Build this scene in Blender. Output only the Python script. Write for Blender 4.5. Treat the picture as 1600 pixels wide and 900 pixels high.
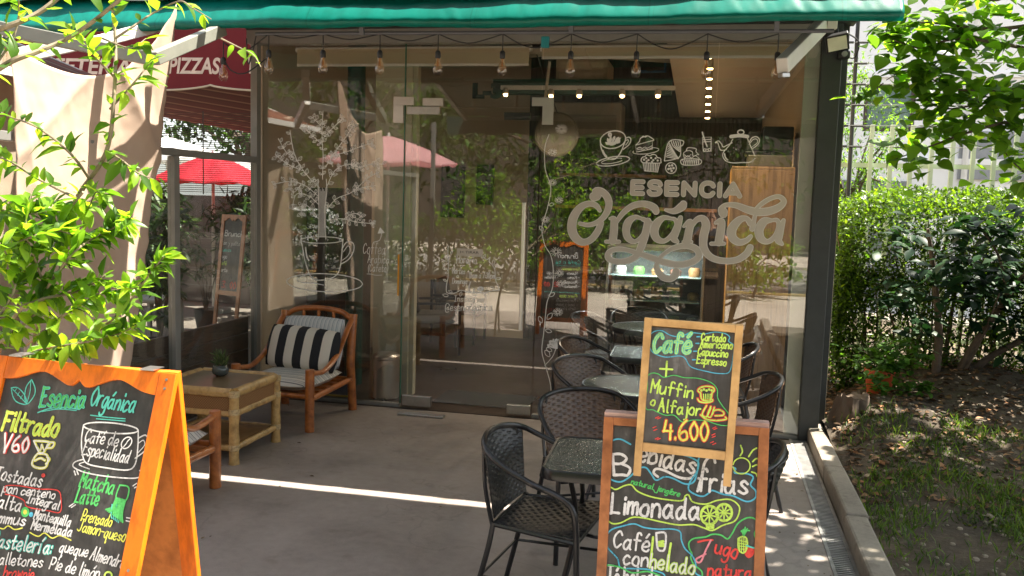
import bpy, math, random
import numpy as np
from mathutils import Vector, Matrix, Euler
for o in list(bpy.data.objects): bpy.data.objects.remove(o)
SC = bpy.context.scene
COL = SC.collection
R = math.radians

# ------------------------------------------------------------------ camera
F_PX, PITCH, YAW, ROLL, HCAM = 1409.0, 0.09909, 0.21377, 0.02925, 1.85
_cy, _sy = math.cos(YAW), math.sin(YAW)
FW = Vector((-_sy*math.cos(PITCH), _cy*math.cos(PITCH), -math.sin(PITCH)))
_r = Vector((_cy, _sy, 0)); _u = _r.cross(FW)
RT = math.cos(ROLL)*_r + math.sin(ROLL)*_u
UP = -math.sin(ROLL)*_r + math.cos(ROLL)*_u
CAM = Vector((0, 0, HCAM))
cd = bpy.data.cameras.new("camera"); cam = bpy.data.objects.new("camera", cd); COL.objects.link(cam)
cd.sensor_width = 36; cd.lens = 36*F_PX/1600; cd.clip_start = 0.05; cd.clip_end = 600
cam.matrix_world = Matrix(((RT.x, UP.x, -FW.x, 0), (RT.y, UP.y, -FW.y, 0), (RT.z, UP.z, -FW.z, HCAM), (0, 0, 0, 1)))
SC.camera = cam

# ------------------------------------------------------------------ world and sun
TO_SUN = Vector((0.42, 0.25, 1.0)).normalized()
w = bpy.data.worlds.new("World"); SC.world = w; w.use_nodes = True
nt = w.node_tree
sky = nt.nodes.new("ShaderNodeTexSky"); sky.sky_type = 'NISHITA'; sky.sun_disc = False
sky.sun_elevation = math.asin(TO_SUN.z); sky.sun_rotation = math.atan2(TO_SUN.x, TO_SUN.y)
sky.air_density = 1.0; sky.dust_density = 1.5
bgn = nt.nodes["Background"]; hsv = nt.nodes.new("ShaderNodeHueSaturation"); hsv.inputs["Saturation"].default_value = 0.32
nt.links.new(sky.outputs[0], hsv.inputs["Color"]); nt.links.new(hsv.outputs[0], bgn.inputs[0]); bgn.inputs[1].default_value = 0.085
sd = bpy.data.lights.new("sun", 'SUN'); sd.energy = 5.0; sd.angle = R(0.5); sd.color = (1.0, 0.92, 0.80)
sun = bpy.data.objects.new("sun", sd); COL.objects.link(sun)
sun.rotation_euler = TO_SUN.to_track_quat('Z', 'Y').to_euler(); sun.location = (4, 4, 12)

SC.view_settings.view_transform = 'Standard'; SC.view_settings.look = 'None'
SC.view_settings.exposure = 2.2; SC.view_settings.gamma = 1.0
SC.view_settings.use_curve_mapping = False
cy = SC.cycles
SC.render.engine = 'CYCLES'
cy.max_bounces = 9; cy.diffuse_bounces = 4; cy.glossy_bounces = 4; cy.transmission_bounces = 6; cy.transparent_max_bounces = 16
cy.use_denoising = True; cy.sample_clamp_indirect = 6.0; cy.caustics_reflective = False; cy.caustics_refractive = False
try: cy.denoiser = 'OPENIMAGEDENOISE'
except Exception: pass

# ------------------------------------------------------------------ measuring: photo pixel -> point of a real plane
def ray(px, py): return FW + RT*((px-800)/F_PX) - UP*((py-450)/F_PX)
def at(px, py, Y): d = ray(px, py); return CAM + d*(Y/d.y)
def atx(px, py, X): d = ray(px, py); return CAM + d*(X/d.x)
def fl(px, py, z=0.0): d = ray(px, py); return CAM + d*((z-HCAM)/d.z)

# ------------------------------------------------------------------ materials
def new_mat(name):
    m = bpy.data.materials.new(name); m.use_nodes = True
    return m, m.node_tree, m.node_tree.nodes["Principled BSDF"]
def tex_coord(t, kind="Object", scale=None):
    c = t.nodes.new("ShaderNodeTexCoord"); out = c.outputs[kind]
    if scale is not None:
        mp = t.nodes.new("ShaderNodeMapping"); mp.inputs["Scale"].default_value = scale; t.links.new(out, mp.inputs[0]); out = mp.outputs[0]
    return out
def ramp(t, fac, stops, interp='LINEAR'):
    r = t.nodes.new("ShaderNodeValToRGB"); r.color_ramp.interpolation = interp
    e = r.color_ramp.elements
    while len(e) > 1: e.remove(e[-1])
    e[0].position = stops[0][0]; e[0].color = (*stops[0][1], 1)
    for p, c in stops[1:]:
        x = e.new(p); x.color = (*c, 1)
    t.links.new(fac, r.inputs[0]); return r.outputs[0]
def noise(t, vec, scale, detail=4, rough=0.55):
    n = t.nodes.new("ShaderNodeTexNoise"); n.inputs["Scale"].default_value = scale
    n.inputs["Detail"].default_value = detail; n.inputs["Roughness"].default_value = rough
    t.links.new(vec, n.inputs[0]); return n.outputs[0]
def bump(t, b, h, strength=0.3, dist=0.01):
    n = t.nodes.new("ShaderNodeBump"); n.inputs["Strength"].default_value = strength; n.inputs["Distance"].default_value = dist
    t.links.new(h, n.inputs["Height"]); t.links.new(n.outputs[0], b.inputs["Normal"])
def sh(c, k): return tuple(min(1, x*k) for x in c)
def M_plain(name, col, rough=0.5, metal=0.0, var=0.12, nscale=9.0, bmp=0.0, bscale=60.0, spec=0.5, scale=None):
    m, t, b = new_mat(name)
    v = tex_coord(t, "Object", scale)
    n = noise(t, v, nscale, 5)
    c = ramp(t, n, [(0.3, sh(col, 1-var)), (0.7, sh(col, 1+var))])
    t.links.new(c, b.inputs["Base Color"]); b.inputs["Roughness"].default_value = rough; b.inputs["Metallic"].default_value = metal
    b.inputs["Specular IOR Level"].default_value = spec
    if bmp: bump(t, b, noise(t, v, bscale, 3), bmp, 0.004)
    return m
def M_wood(name, c1, c2, rough=0.4, scale=(3, 3, 30), coat=0.0, along=None):
    m, t, b = new_mat(name)
    v = tex_coord(t, "Object", scale)
    n = noise(t, v, 2.2, 6, 0.6)
    n2 = noise(t, tex_coord(t, "Object"), 1.7, 2)
    mx = t.nodes.new("ShaderNodeMath"); mx.operation = 'MULTIPLY_ADD'; mx.inputs[1].default_value = 0.35; t.links.new(n2, mx.inputs[0]); t.links.new(n, mx.inputs[2])
    c = ramp(t, mx.outputs[0], [(0.42, c1), (0.62, c2), (0.85, sh(c1, 0.7))])
    t.links.new(c, b.inputs["Base Color"]); b.inputs["Roughness"].default_value = rough
    b.inputs["Coat Weight"].default_value = coat; b.inputs["Coat Roughness"].default_value = 0.25
    bump(t, b, n, 0.15, 0.003)
    return m
def M_glass(name, tint=(0.93, 0.97, 0.94), r0=0.055, grime=0.0):
    # a clear pane: Schlick mirror reflection over straight transmission
    m, t, b = new_mat(name); t.nodes.remove(b)
    out = t.nodes["Material Output"]
    g = t.nodes.new("ShaderNodeNewGeometry")
    dp = t.nodes.new("ShaderNodeVectorMath"); dp.operation = 'DOT_PRODUCT'; t.links.new(g.outputs["Normal"], dp.inputs[0]); t.links.new(g.outputs["Incoming"], dp.inputs[1])
    def mt(op, a, bb):
        n = t.nodes.new("ShaderNodeMath"); n.operation = op
        for i, q in enumerate((a, bb)):
            if q is None: continue
            if isinstance(q, (int, float)): n.inputs[i].default_value = q
            else: t.links.new(q, n.inputs[i])
        return n.outputs[0]
    a = mt('ABSOLUTE', dp.outputs["Value"], None); a = mt('SUBTRACT', 1.0, a); a = mt('POWER', a, 5.0)
    a = mt('MULTIPLY_ADD', a, 1-r0); a.node.inputs[2].default_value = r0
    tr = t.nodes.new("ShaderNodeBsdfTransparent"); tr.inputs[0].default_value = (*tint, 1)
    gl = t.nodes.new("ShaderNodeBsdfGlossy"); gl.inputs["Roughness"].default_value = 0.0; gl.inputs[0].default_value = (1, 1, 1, 1)
    mx = t.nodes.new("ShaderNodeMixShader"); t.links.new(a, mx.inputs[0]); t.links.new(tr.outputs[0], mx.inputs[1]); t.links.new(gl.outputs[0], mx.inputs[2])
    last = mx.outputs[0]
    if grime:
        df = t.nodes.new("ShaderNodeBsdfDiffuse"); df.inputs[0].default_value = (0.7, 0.68, 0.62, 1)
        nz = noise(t, tex_coord(t, "Object"), 1.3, 5)
        fc = t.nodes.new("ShaderNodeMapRange"); fc.inputs[1].default_value = 0.35; fc.inputs[2].default_value = 0.75; fc.inputs[3].default_value = grime*0.3; fc.inputs[4].default_value = grime
        t.links.new(nz, fc.inputs[0])
        m2 = t.nodes.new("ShaderNodeMixShader"); t.links.new(fc.outputs[0], m2.inputs[0]); t.links.new(last, m2.inputs[1]); t.links.new(df.outputs[0], m2.inputs[2]); last = m2.outputs[0]
    t.links.new(last, out.inputs[0])
    return m
def M_leaf(name, c1, c2, trans=0.45, rough=0.45, tcol=None):
    m, t, b = new_mat(name)
    out = t.nodes["Material Output"]
    g = t.nodes.new("ShaderNodeNewGeometry")
    yel = (min(1, c2[0]*1.75), c2[1]*1.35, c2[2]*1.2)
    col = ramp(t, g.outputs["Random Per Island"], [(0.0, sh(c1, .75)), (0.3, c1), (0.65, c2), (0.9, sh(c2, 1.35)), (1.0, yel)])
    t.links.new(col, b.inputs["Base Color"]); b.inputs["Roughness"].default_value = rough; b.inputs["Specular IOR Level"].default_value = 0.3
    tb = t.nodes.new("ShaderNodeBsdfTranslucent")
    hs = t.nodes.new("ShaderNodeMix"); hs.data_type = 'RGBA'; hs.blend_type = 'MULTIPLY'; hs.inputs[0].default_value = 1.0
    t.links.new(col, hs.inputs[6]); hs.inputs[7].default_value = (*(tcol or (2.6, 2.5, 0.9)), 1)
    t.links.new(hs.outputs[2], tb.inputs[0])
    mx = t.nodes.new("ShaderNodeMixShader"); mx.inputs[0].default_value = trans
    t.links.new(b.outputs[0], mx.inputs[1]); t.links.new(tb.outputs[0], mx.inputs[2]); t.links.new(mx.outputs[0], out.inputs[0])
    return m
def M_fabric(name, col, trans=0.25, rough=0.85, var=0.1, nscale=3.0, weave=0.0):
    m, t, b = new_mat(name); out = t.nodes["Material Output"]
    v = tex_coord(t, "Object")
    c = ramp(t, noise(t, v, nscale, 5), [(0.3, sh(col, 1-var)), (0.7, sh(col, 1+var))])
    t.links.new(c, b.inputs["Base Color"]); b.inputs["Roughness"].default_value = rough
    tb = t.nodes.new("ShaderNodeBsdfTranslucent"); t.links.new(c, tb.inputs[0])
    mx = t.nodes.new("ShaderNodeMixShader"); mx.inputs[0].default_value = trans
    t.links.new(b.outputs[0], mx.inputs[1]); t.links.new(tb.outputs[0], mx.inputs[2]); t.links.new(mx.outputs[0], out.inputs[0])
    if weave: bump(t, b, noise(t, v, 220, 2), weave, 0.002)
    return m
def M_stripes(name, stops, axis, period, rough=0.85, offset=0.0, trans=0.0, bmp=0.2):
    # woven stripes along one object axis; stops over one period
    m, t, b = new_mat(name); out = t.nodes["Material Output"]
    s = t.nodes.new("ShaderNodeSeparateXYZ"); t.links.new(tex_coord(t, "Object"), s.inputs[0])
    a = t.nodes.new("ShaderNodeMath"); a.operation = 'MULTIPLY_ADD'; a.inputs[1].default_value = 1/period; a.inputs[2].default_value = offset+100
    t.links.new(s.outputs[axis], a.inputs[0])
    f = t.nodes.new("ShaderNodeMath"); f.operation = 'FRACT'; t.links.new(a.outputs[0], f.inputs[0])
    c = ramp(t, f.outputs[0], stops, 'CONSTANT')
    t.links.new(c, b.inputs["Base Color"]); b.inputs["Roughness"].default_value = rough
    if bmp: bump(t, b, noise(t, tex_coord(t, "Object"), 160, 2), bmp, 0.002)
    if trans:
        tb = t.nodes.new("ShaderNodeBsdfTranslucent"); t.links.new(c, tb.inputs[0])
        mx = t.nodes.new("ShaderNodeMixShader"); mx.inputs[0].default_value = trans
        t.links.new(b.outputs[0], mx.inputs[1]); t.links.new(tb.outputs[0], mx.inputs[2]); t.links.new(mx.outputs[0], out.inputs[0])
    return m
def M_emit(name, col, strength):
    m, t, b = new_mat(name)
    b.inputs["Base Color"].default_value = (*col, 1); b.inputs["Emission Color"].default_value = (*col, 1); b.inputs["Emission Strength"].default_value = strength
    return m

# ------------------------------------------------------------------ mesh builder
def frame_from(n, up=Vector((0, 0, 1))):
    n = Vector(n).normalized()
    if abs(n.dot(up)) > 0.98: up = Vector((1, 0, 0))
    u = up.cross(n).normalized(); v = n.cross(u)
    return u, v, n
ORG = {}
def org(o):
    return ORG.get(o.name, Vector((0, 0, 0))) if o else Vector((0, 0, 0))
class MB:
    def __init__(s): s.v = []; s.f = []; s.m = []
    def add(s, vs, fs, m=0):
        k = len(s.v); s.v += [tuple(p) for p in vs]
        s.f += [tuple(i+k for i in f) for f in fs]; s.m += [m]*len(fs); return s
    def box(s, c, d, rot=None, m=0):
        c = Vector(c); h = Vector(d)/2; vs = []
        for x in (-1, 1):
            for y in (-1, 1):
                for z in (-1, 1):
                    p = Vector((x*h.x, y*h.y, z*h.z))
                    if rot is not None: p = rot @ p
                    vs.append(c+p)
        return s.add(vs, [(0, 1, 3, 2), (4, 6, 7, 5), (0, 4, 5, 1), (2, 3, 7, 6), (0, 2, 6, 4), (1, 5, 7, 3)], m)
    def bb(s, x0, x1, y0, y1, z0, z1, m=0): return s.box(((x0+x1)/2, (y0+y1)/2, (z0+z1)/2), (abs(x1-x0), abs(y1-y0), abs(z1-z0)), None, m)
    def bar(s, a, b, w, h, m=0, up=Vector((0, 0, 1))):
        a, b = Vector(a), Vector(b); d = b-a; u, v, n = frame_from(d, up)
        vs = [p+u*(i*w/2)+v*(j*h/2) for p in (a, b) for i, j in ((-1, -1), (1, -1), (1, 1), (-1, 1))]
        return s.add(vs, [(3, 2, 1, 0), (4, 5, 6, 7), (0, 1, 5, 4), (1, 2, 6, 5), (2, 3, 7, 6), (3, 0, 4, 7)], m)
    def tube(s, pts, r, seg=8, closed=False, m=0, flat=1.0):
        pts = [Vector(p) for p in pts]; n = len(pts)
        rs = r if isinstance(r, (list, tuple)) else [r]*n
        vs = []; u = None
        for i, p in enumerate(pts):
            if closed: d = pts[(i+1) % n]-pts[i-1]
            else: d = pts[min(i+1, n-1)]-pts[max(i-1, 0)]
            d.normalize()
            if u is None: u = frame_from(d)[0]
            u = (u-d*u.dot(d)).normalized(); v = d.cross(u)
            for k in range(seg):
                a = 2*math.pi*k/seg; vs.append(p+(u*math.cos(a)+v*math.sin(a)*flat)*rs[i])
        fs = []
        for i in range(n if closed else n-1):
            j = (i+1) % n
            for k in range(seg): fs.append((i*seg+k, i*seg+(k+1) % seg, j*seg+(k+1) % seg, j*seg+k))
        if not closed:
            fs.append(tuple(range(seg-1, -1, -1))); fs.append(tuple((n-1)*seg+k for k in range(seg)))
        return s.add(vs, fs, m)
    def lathe(s, prof, c=(0, 0, 0), seg=24, m=0, axis=None):
        c = Vector(c); vs = []
        u, v, n = (Vector((1, 0, 0)), Vector((0, 1, 0)), Vector((0, 0, 1))) if axis is None else frame_from(axis)
        for r, z in prof:
            for k in range(seg):
                a = 2*math.pi*k/seg; vs.append(c+(u*math.cos(a)+v*math.sin(a))*r+n*z)
        fs = [(i*seg+k, i*seg+(k+1) % seg, (i+1)*seg+(k+1) % seg, (i+1)*seg+k) for i in range(len(prof)-1) for k in range(seg)]
        if prof[0][0] > 1e-6: fs.append(tuple(range(seg-1, -1, -1)))
        if prof[-1][0] > 1e-6: fs.append(tuple((len(prof)-1)*seg+k for k in range(seg)))
        return s.add(vs, fs, m)
    def prism(s, poly, o, u, v, n, th, m=0):
        o, u, v, n = Vector(o), Vector(u), Vector(v), Vector(n); k = len(poly)
        a = [o+u*x+v*y for x, y in poly]; b = [p+n*th for p in a]
        return s.add(a+b, [tuple(range(k-1, -1, -1)), tuple(range(k, 2*k))]+[(i, (i+1) % k, k+(i+1) % k, k+i) for i in range(k)], m)
    def grid(s, fn, nu, nv, m=0, closed_u=False):
        vs = [fn(i/(nu if closed_u else nu-1), j/(nv-1)) for i in range(nu) for j in range(nv)]
        fs = [(i*nv+j, ((i+1) % nu)*nv+j, ((i+1) % nu)*nv+j+1, i*nv+j+1) for i in range(nu if closed_u else nu-1) for j in range(nv-1)]
        return s.add(vs, fs, m)
    def build(s, name, mats, parent=None, smooth=False, bevel=0.0, thick=0.0, subd=0):
        me = bpy.data.meshes.new(name); o0 = org(parent)
        me.from_pydata([(p[0]-o0.x, p[1]-o0.y, p[2]-o0.z) for p in s.v], [], s.f)
        if not isinstance(mats, (list, tuple)): mats = [mats]
        for m in mats: me.materials.append(m)
        if len(mats) > 1: me.polygons.foreach_set("material_index", s.m)
        if smooth: me.polygons.foreach_set("use_smooth", [True]*len(me.polygons))
        me.update()
        o = bpy.data.objects.new(name, me); COL.objects.link(o)
        if parent: o.parent = parent; ORG[o.name] = o0
        if smooth:
            try: me.set_sharp_from_angle(angle=R(40))
            except Exception: pass
        if thick:
            q = o.modifiers.new("solid", 'SOLIDIFY'); q.thickness = thick; q.offset = 0
        if subd:
            q = o.modifiers.new("subd", 'SUBSURF'); q.levels = subd; q.render_levels = subd
        if bevel:
            q = o.modifiers.new("bevel", 'BEVEL'); q.width = bevel; q.segments = 2; q.limit_method = 'ANGLE'; q.angle_limit = R(50)
        return o
def thing(name, label, cat, loc=(0, 0, 0), group=None, rotz=0.0):
    o = bpy.data.objects.new(name, None); COL.objects.link(o); o.location = loc; o.rotation_euler = (0, 0, rotz)
    o.empty_display_size = 0.1
    ORG[o.name] = Vector(loc); tag(o, label, cat, group); return o
def tag(o, label, cat, group=None, kind=None):
    if label: o["label"] = label
    if cat: o["category"] = cat
    if group: o["group"] = group
    if kind: o["kind"] = kind
    return o
def struct(o, label=None): o["kind"] = "structure"; o["label"] = label or o.name.replace("_", " "); return o
def copy_tree(root, loc=None, rotz=None, label=None, group=None, parent=None):
    c = root.copy(); COL.objects.link(c)
    if parent: c.parent = parent
    if loc is not None: c.location = loc
    if rotz is not None: c.rotation_euler = (0, 0, rotz)
    if label: c["label"] = label
    if group: c["group"] = group
    for ch in list(root.children): copy_tree(ch, parent=c)
    return c
def catmull(pts, n=6, closed=False):
    pts = [tuple(p) for p in pts]; out = []; k = len(pts); d = len(pts[0])
    if k < 3 and not closed:
        return [tuple(pts[0][i]+(pts[1][i]-pts[0][i])*q/n for i in range(d)) for q in range(n+1)] if k == 2 else pts
    for i in range(k if closed else k-1):
        p1, p2 = pts[i % k], pts[(i+1) % k]
        p0 = pts[(i-1) % k] if (closed or i > 0) else p1
        p3 = pts[(i+2) % k] if (closed or i+2 < k) else p2
        if p1 == p2: continue
        for q in range(n):
            t = q/n
            out.append(tuple(0.5*(2*p1[a]+(p2[a]-p0[a])*t+(2*p0[a]-5*p1[a]+4*p2[a]-p3[a])*t*t+(3*p1[a]-p0[a]-3*p2[a]+p3[a])*t**3) for a in range(d)))
    if not closed: out.append(pts[-1])
    return out

# ------------------------------------------------------------------ leaves
def leaf_cloud(name, mat, parent, P, D, N, L, W, fold=0.25, droop=0.2, kind="oval"):
    """P base points, D directions, N up vectors, L lengths, W widths (numpy): one small folded blade per row"""
    P = np.asarray(P, float); D = np.asarray(D, float); N = np.asarray(N, float); L = np.asarray(L, float)[:, None]; W = np.asarray(W, float)[:, None]
    D = D/np.linalg.norm(D, axis=1)[:, None]
    S = np.cross(D, N); S = S/np.maximum(np.linalg.norm(S, axis=1), 1e-6)[:, None]; U = np.cross(S, D)
    if kind == "simple": prof = [(0.0, 0.0), (0.5, 0.5), (1.0, 0.0)]
    elif kind == "heart": prof = [(0.0, 0.0), (0.08, 0.36), (0.32, 0.52), (0.62, 0.38), (1.0, 0.0)]
    else: prof = [(0.0, 0.0), (0.2, 0.3), (0.45, 0.5), (0.75, 0.32), (1.0, 0.0)]
    rows = []; dr = np.asarray(droop, float); dr = dr[:, None] if dr.ndim else dr
    for t, wd in prof:
        mid = P + D*L*t - U*L*dr*t*t
        if wd == 0: rows.append([mid])
        else: rows.append([mid + S*W*wd + U*W*wd*fold, mid, mid - S*W*wd + U*W*wd*fold])
    n = len(P); flat = [a for r in rows for a in r]; k = len(flat)
    V = np.stack(flat, axis=1).reshape(-1, 3)
    idx = []; c = 0; base = []
    for r in rows: base.append(c); c += len(r)
    faces = []
    for i in range(len(rows)-1):
        a, b = base[i], base[i+1]; la, lb = len(rows[i]), len(rows[i+1])
        if la == 1 and lb == 3: faces += [(a, b, b+1), (a, b+1, b+2)]
        elif la == 3 and lb == 3: faces += [(a, b, b+1, a+1), (a+1, b+1, b+2, a+2)]
        elif la == 3 and lb == 1: faces += [(a, b, a+1), (a+1, b, a+2)]
    F = [tuple(i*k+q for q in f) for i in range(n) for f in faces]
    o0 = org(parent); V = V - np.array(o0)
    me = bpy.data.meshes.new(name); me.from_pydata(V.tolist(), [], F); me.materials.append(mat); me.update()
    me.polygons.foreach_set("use_smooth", [True]*len(me.polygons))
    o = bpy.data.objects.new(name, me); COL.objects.link(o)
    if parent: o.parent = parent; ORG[o.name] = o0
    return o
def rnd_unit(rg, n):
    v = rg.normal(size=(n, 3)); return v/np.linalg.norm(v, axis=1)[:, None]
def crown_points(rg, c, rad, n, clumps, hollow=0.4, csize=0.28):
    """leaf places in uneven clumps through an ellipsoid"""
    c = np.array(c, float); rad = np.array(rad, float)
    cc = rnd_unit(rg, clumps)*(hollow+(1-hollow)*rg.random((clumps, 1))**0.6)
    sz = csize*(0.55+0.9*rg.random(clumps))
    k = rg.integers(0, clumps, n)
    q = cc[k] + rg.normal(size=(n, 3))*0.45*sz[k][:, None]
    return c + q*rad
# ------------------------------------------------------------------ hand lettering: single-stroke alphabet, base-36 x y pairs (baseline 4, x-height 9, tall 13)
GLYPH = {
'a':"58391806143457 595564",'b':"0d04 0729495755341405",'c':"58391806143455",'d':"58391806143457 5d5564",'e':"065749290705244455",'f':"5c4d2c24 0959",
'g':"58391806143457 595230100 1",'h':"0d04 0729495754",'i':"1914 1b1c",'j':"29211000 2b2c",'k':"0d04 5906 2754",'l':"1d1524",'m':"0904 07293834 37596864",
'n':"0904 0729495754",'o':"2907052444574929",'p':"0900 0729495755341405",'q':"58391806143457 595061",'r':"0904 072949",'s':"5839182746553405",'t':"2c253455 0959",
'u':"0905244557 5954",'v':"092459",'w':"0914385469",'x':"0954 5904",'y':"0935 5910",'z':"095959040454",
'A':"043d3d64 1858",'B':"0d04 0d3d5b3909 3967543404",'C':"6b4d1b08153466",'D':"0d04 0d4d6a674404",'E':"5d0d0d040454 0949",'F':"5d0d0d04 0949",'G':"6b4d1b081544666848",
'H':"0d04 6d64 0969",'I':"2d24 0d4d 0444",'J':"5d563405 2d6d",'L':"0d040454",'M':"040d0d38386d6d64",'N':"040d0d64646d",'O':"3d0a0734676a3d",'P':"0d04 0d4d6b4808",
'R':"0d04 0d4d6b4808 2864",'S':"6c4d1c1a57553405",'T':"0d6d 3d34",'U':"0d062444666d",'V':"0d34346d",'X':"0d64 6d04",'Z':"0d6d6d040464",
'0':"2d0a0724474a2d",'1':"0b2d2d24",'2':"0b2d5b040454",'3':"0c3d5b2929563405",'4':"1d080858 4b44",'5':"5d0d0d093a573405",'6':"4d1a062455481706",'7':"0d5d5d14",'8':"29 4b2d0b29552405 29",
'.':"0405",',':"1503",'-':"0848",'+':"0868 3b35",':':"0506 0809",'"':"0d0b 2d2b",'/':"0450",'|':"1d12",'(':"2d0a0723",')':"0d2a2703",'@':"576947165647 59586773 8a6d2d0a0623 5161",'_':"0363",
}
GLYPH['8'] = "294b2d0b2956350629"; GLYPH['g'] = "58391806143457 5952301001"; GLYPH['@'] = "68483655 6657 69667586 8a7c4d1c0906134273"
ACC = {'á': 'a', 'é': 'e', 'í': 'i', 'ó': 'o'}
def glyph(ch):
    base = ACC.get(ch, ch); g = GLYPH.get(base)
    if g is None: return [], 4
    st = [[(int(q[i], 36), int(q[i+1], 36)-4) for i in range(0, len(q), 2)] for q in g.split()]
    if ch == 'í': st = st[:1]
    if ch in ACC: st.append([(2, 7), (4, 9)])
    return st, max(p[0] for q in st for p in q)
class Ink:
    """marker strokes lying on a real plane (origin o, axes u v, outward normal n)"""
    def __init__(s, o, u, v, n, lift=0.0012, hand=0.35, seed=1):
        s.o, s.u, s.v, s.n = Vector(o), Vector(u).normalized(), Vector(v).normalized(), Vector(n).normalized()
        s.lift = lift; s.layer = 0; s.mb = MB(); s.k = 0; s.rg = random.Random(seed); s.hand = hand
    def px(s, x, y):
        d = ray(x, y); p = CAM + d*((s.o-CAM).dot(s.n)/d.dot(s.n)) - s.o
        return (p.dot(s.u), p.dot(s.v))
    def P(s, q, z): return s.o + s.u*q[0] + s.v*q[1] + s.n*z
    def stroke(s, pts, w, m=0, n=5, closed=False, smooth=True, wob=0.0):
        """pts (a,b) or (a,b,width) in plane metres"""
        has = len(pts[0]) == 3
        c = catmull(pts, n, closed) if smooth else list(pts)
        if closed: c = c+[c[0]]
        if len(c) < 2: return
        z0 = s.lift+s.layer*0.0022+0.00022*(s.k % 9); s.k += 1
        q = [(a[0], a[1]) for a in c]; ws = [a[2] if has else w for a in c]
        L, Rr = [], []
        for i, p in enumerate(q):
            a, b = q[max(i-1, 0)], q[min(i+1, len(q)-1)]
            if closed and i in (0, len(q)-1): a, b = q[-2], q[1]
            dx, dy = b[0]-a[0], b[1]-a[1]; l = math.hypot(dx, dy) or 1e-9
            h = ws[i]/2*(1+wob*(s.rg.random()-0.5)*2); nx, ny = -dy/l*h, dx/l*h
            L.append((p[0]+nx, p[1]+ny)); Rr.append((p[0]-nx, p[1]-ny))
        N = len(q); vs = []
        for i in range(N):
            z = z0+0.00018*i/N
            vs += [s.P(L[i], z), s.P(Rr[i], z)]
        fs = [(2*i, 2*i+1, 2*i+3, 2*i+2) for i in range(N-1)]
        if not closed:
            for e, (a, b), hw, z in ((0, (q[0], q[1]), ws[0]/2, z0), (N-1, (q[-1], q[-2]), ws[-1]/2, z0+0.00018)):
                ang = math.atan2(a[1]-b[1], a[0]-b[0]); base = len(vs)
                arc = [(a[0]+hw*math.cos(ang+t), a[1]+hw*math.sin(ang+t)) for t in (-1.5708, -0.9, -0.3, 0.3, 0.9, 1.5708)]
                vs += [s.P(t, z) for t in arc]; fs.append(tuple(range(base, base+6)))
        s.mb.add(vs, fs, m)
    def fill(s, pts, m=0, smooth=False):
        c = catmull(pts, 5, True) if smooth else pts
        z = s.lift+s.layer*0.0022+0.00022*(s.k % 9); s.k += 1
        s.mb.add([s.P(q, z) for q in c], [tuple(range(len(c)))], m)
    def line_px(s, pts, w, m=0, closed=False, smooth=True, org=(0, 0), k=1.0):
        q = [(*s.px(org[0]+p[0]/k, org[1]+p[1]/k),)+((p[2]*w,) if len(p) > 2 else ()) for p in pts]
        s.stroke(q, w, m, 5, closed, smooth)
    def fill_px(s, pts, m=0, org=(0, 0), k=1.0, smooth=False): s.fill([s.px(org[0]+p[0]/k, org[1]+p[1]/k) for p in pts], m, smooth)
    def ell_px(s, c, rx, ry, w, m=0, rot=0.0, a0=0, a1=360, org=(0, 0), k=1.0):
        pts = []
        for i in range(17):
            t = R(a0+(a1-a0)*i/16); x, y = rx*math.cos(t), ry*math.sin(t); r = R(rot)
            pts.append((c[0]+x*math.cos(r)-y*math.sin(r), c[1]+x*math.sin(r)+y*math.cos(r)))
        s.line_px(pts, w, m, org=org, k=k)
    def text(s, txt, a, b, xh, w, m=0, slant=0.12, jit=1.0, cond=1.0):
        """txt on the baseline a -> b (plane points), xh = x-height in metres"""
        d = Vector((b[0]-a[0], b[1]-a[1])); wid = d.length; d.normalize(); e = Vector((-d.y, d.x))
        x = 0; items = []
        for ch in txt:
            if ch == ' ': x += 4.2; continue
            st, gw = glyph(ch); items.append((x, st)); x += gw+2.2
        tot = max(x-2.2, 1); sx = wid/tot; sy = xh/5
        layers = w if isinstance(w, list) else [(w, m)]
        plan = []
        for gx, st in items:
            jy = (s.rg.random()-0.5)*1.1*s.hand*jit; js = 1+(s.rg.random()-0.5)*0.3*s.hand*jit; ja = (s.rg.random()-0.5)*0.16*s.hand*jit
            for q in st:
                pts = []
                for px_, py_ in q:
                    px_ += (s.rg.random()-0.5)*0.5*s.hand*jit; py_ += (s.rg.random()-0.5)*0.5*s.hand*jit
                    X = (gx+px_+ja*py_)*sx+(slant*py_)*sy; Y = (py_*js+jy)*sy
                    pts.append((a[0]+d.x*X+e.x*Y, a[1]+d.y*X+e.y*Y))
                plan.append(pts)
        for j, (ww, mm) in enumerate(layers):
            s.layer = j
            for pts in plan: s.stroke(pts, ww, mm, 5, wob=0.12)
        s.layer = 0
    def text_px(s, txt, x0, y0, x1, y1, xh, w, m=0, slant=0.12, org=(0, 0), k=1.0, jit=1.0):
        a = s.px(org[0]+x0/k, org[1]+y0/k); b = s.px(org[0]+x1/k, org[1]+y1/k)
        t = s.px(org[0]+x0/k, org[1]+(y0-xh)/k)
        s.text(txt, a, b, math.hypot(t[0]-a[0], t[1]-a[1]), w, m, slant, jit)
    def build(s, name, mats, parent): return s.mb.build(name, mats, parent)
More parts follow.
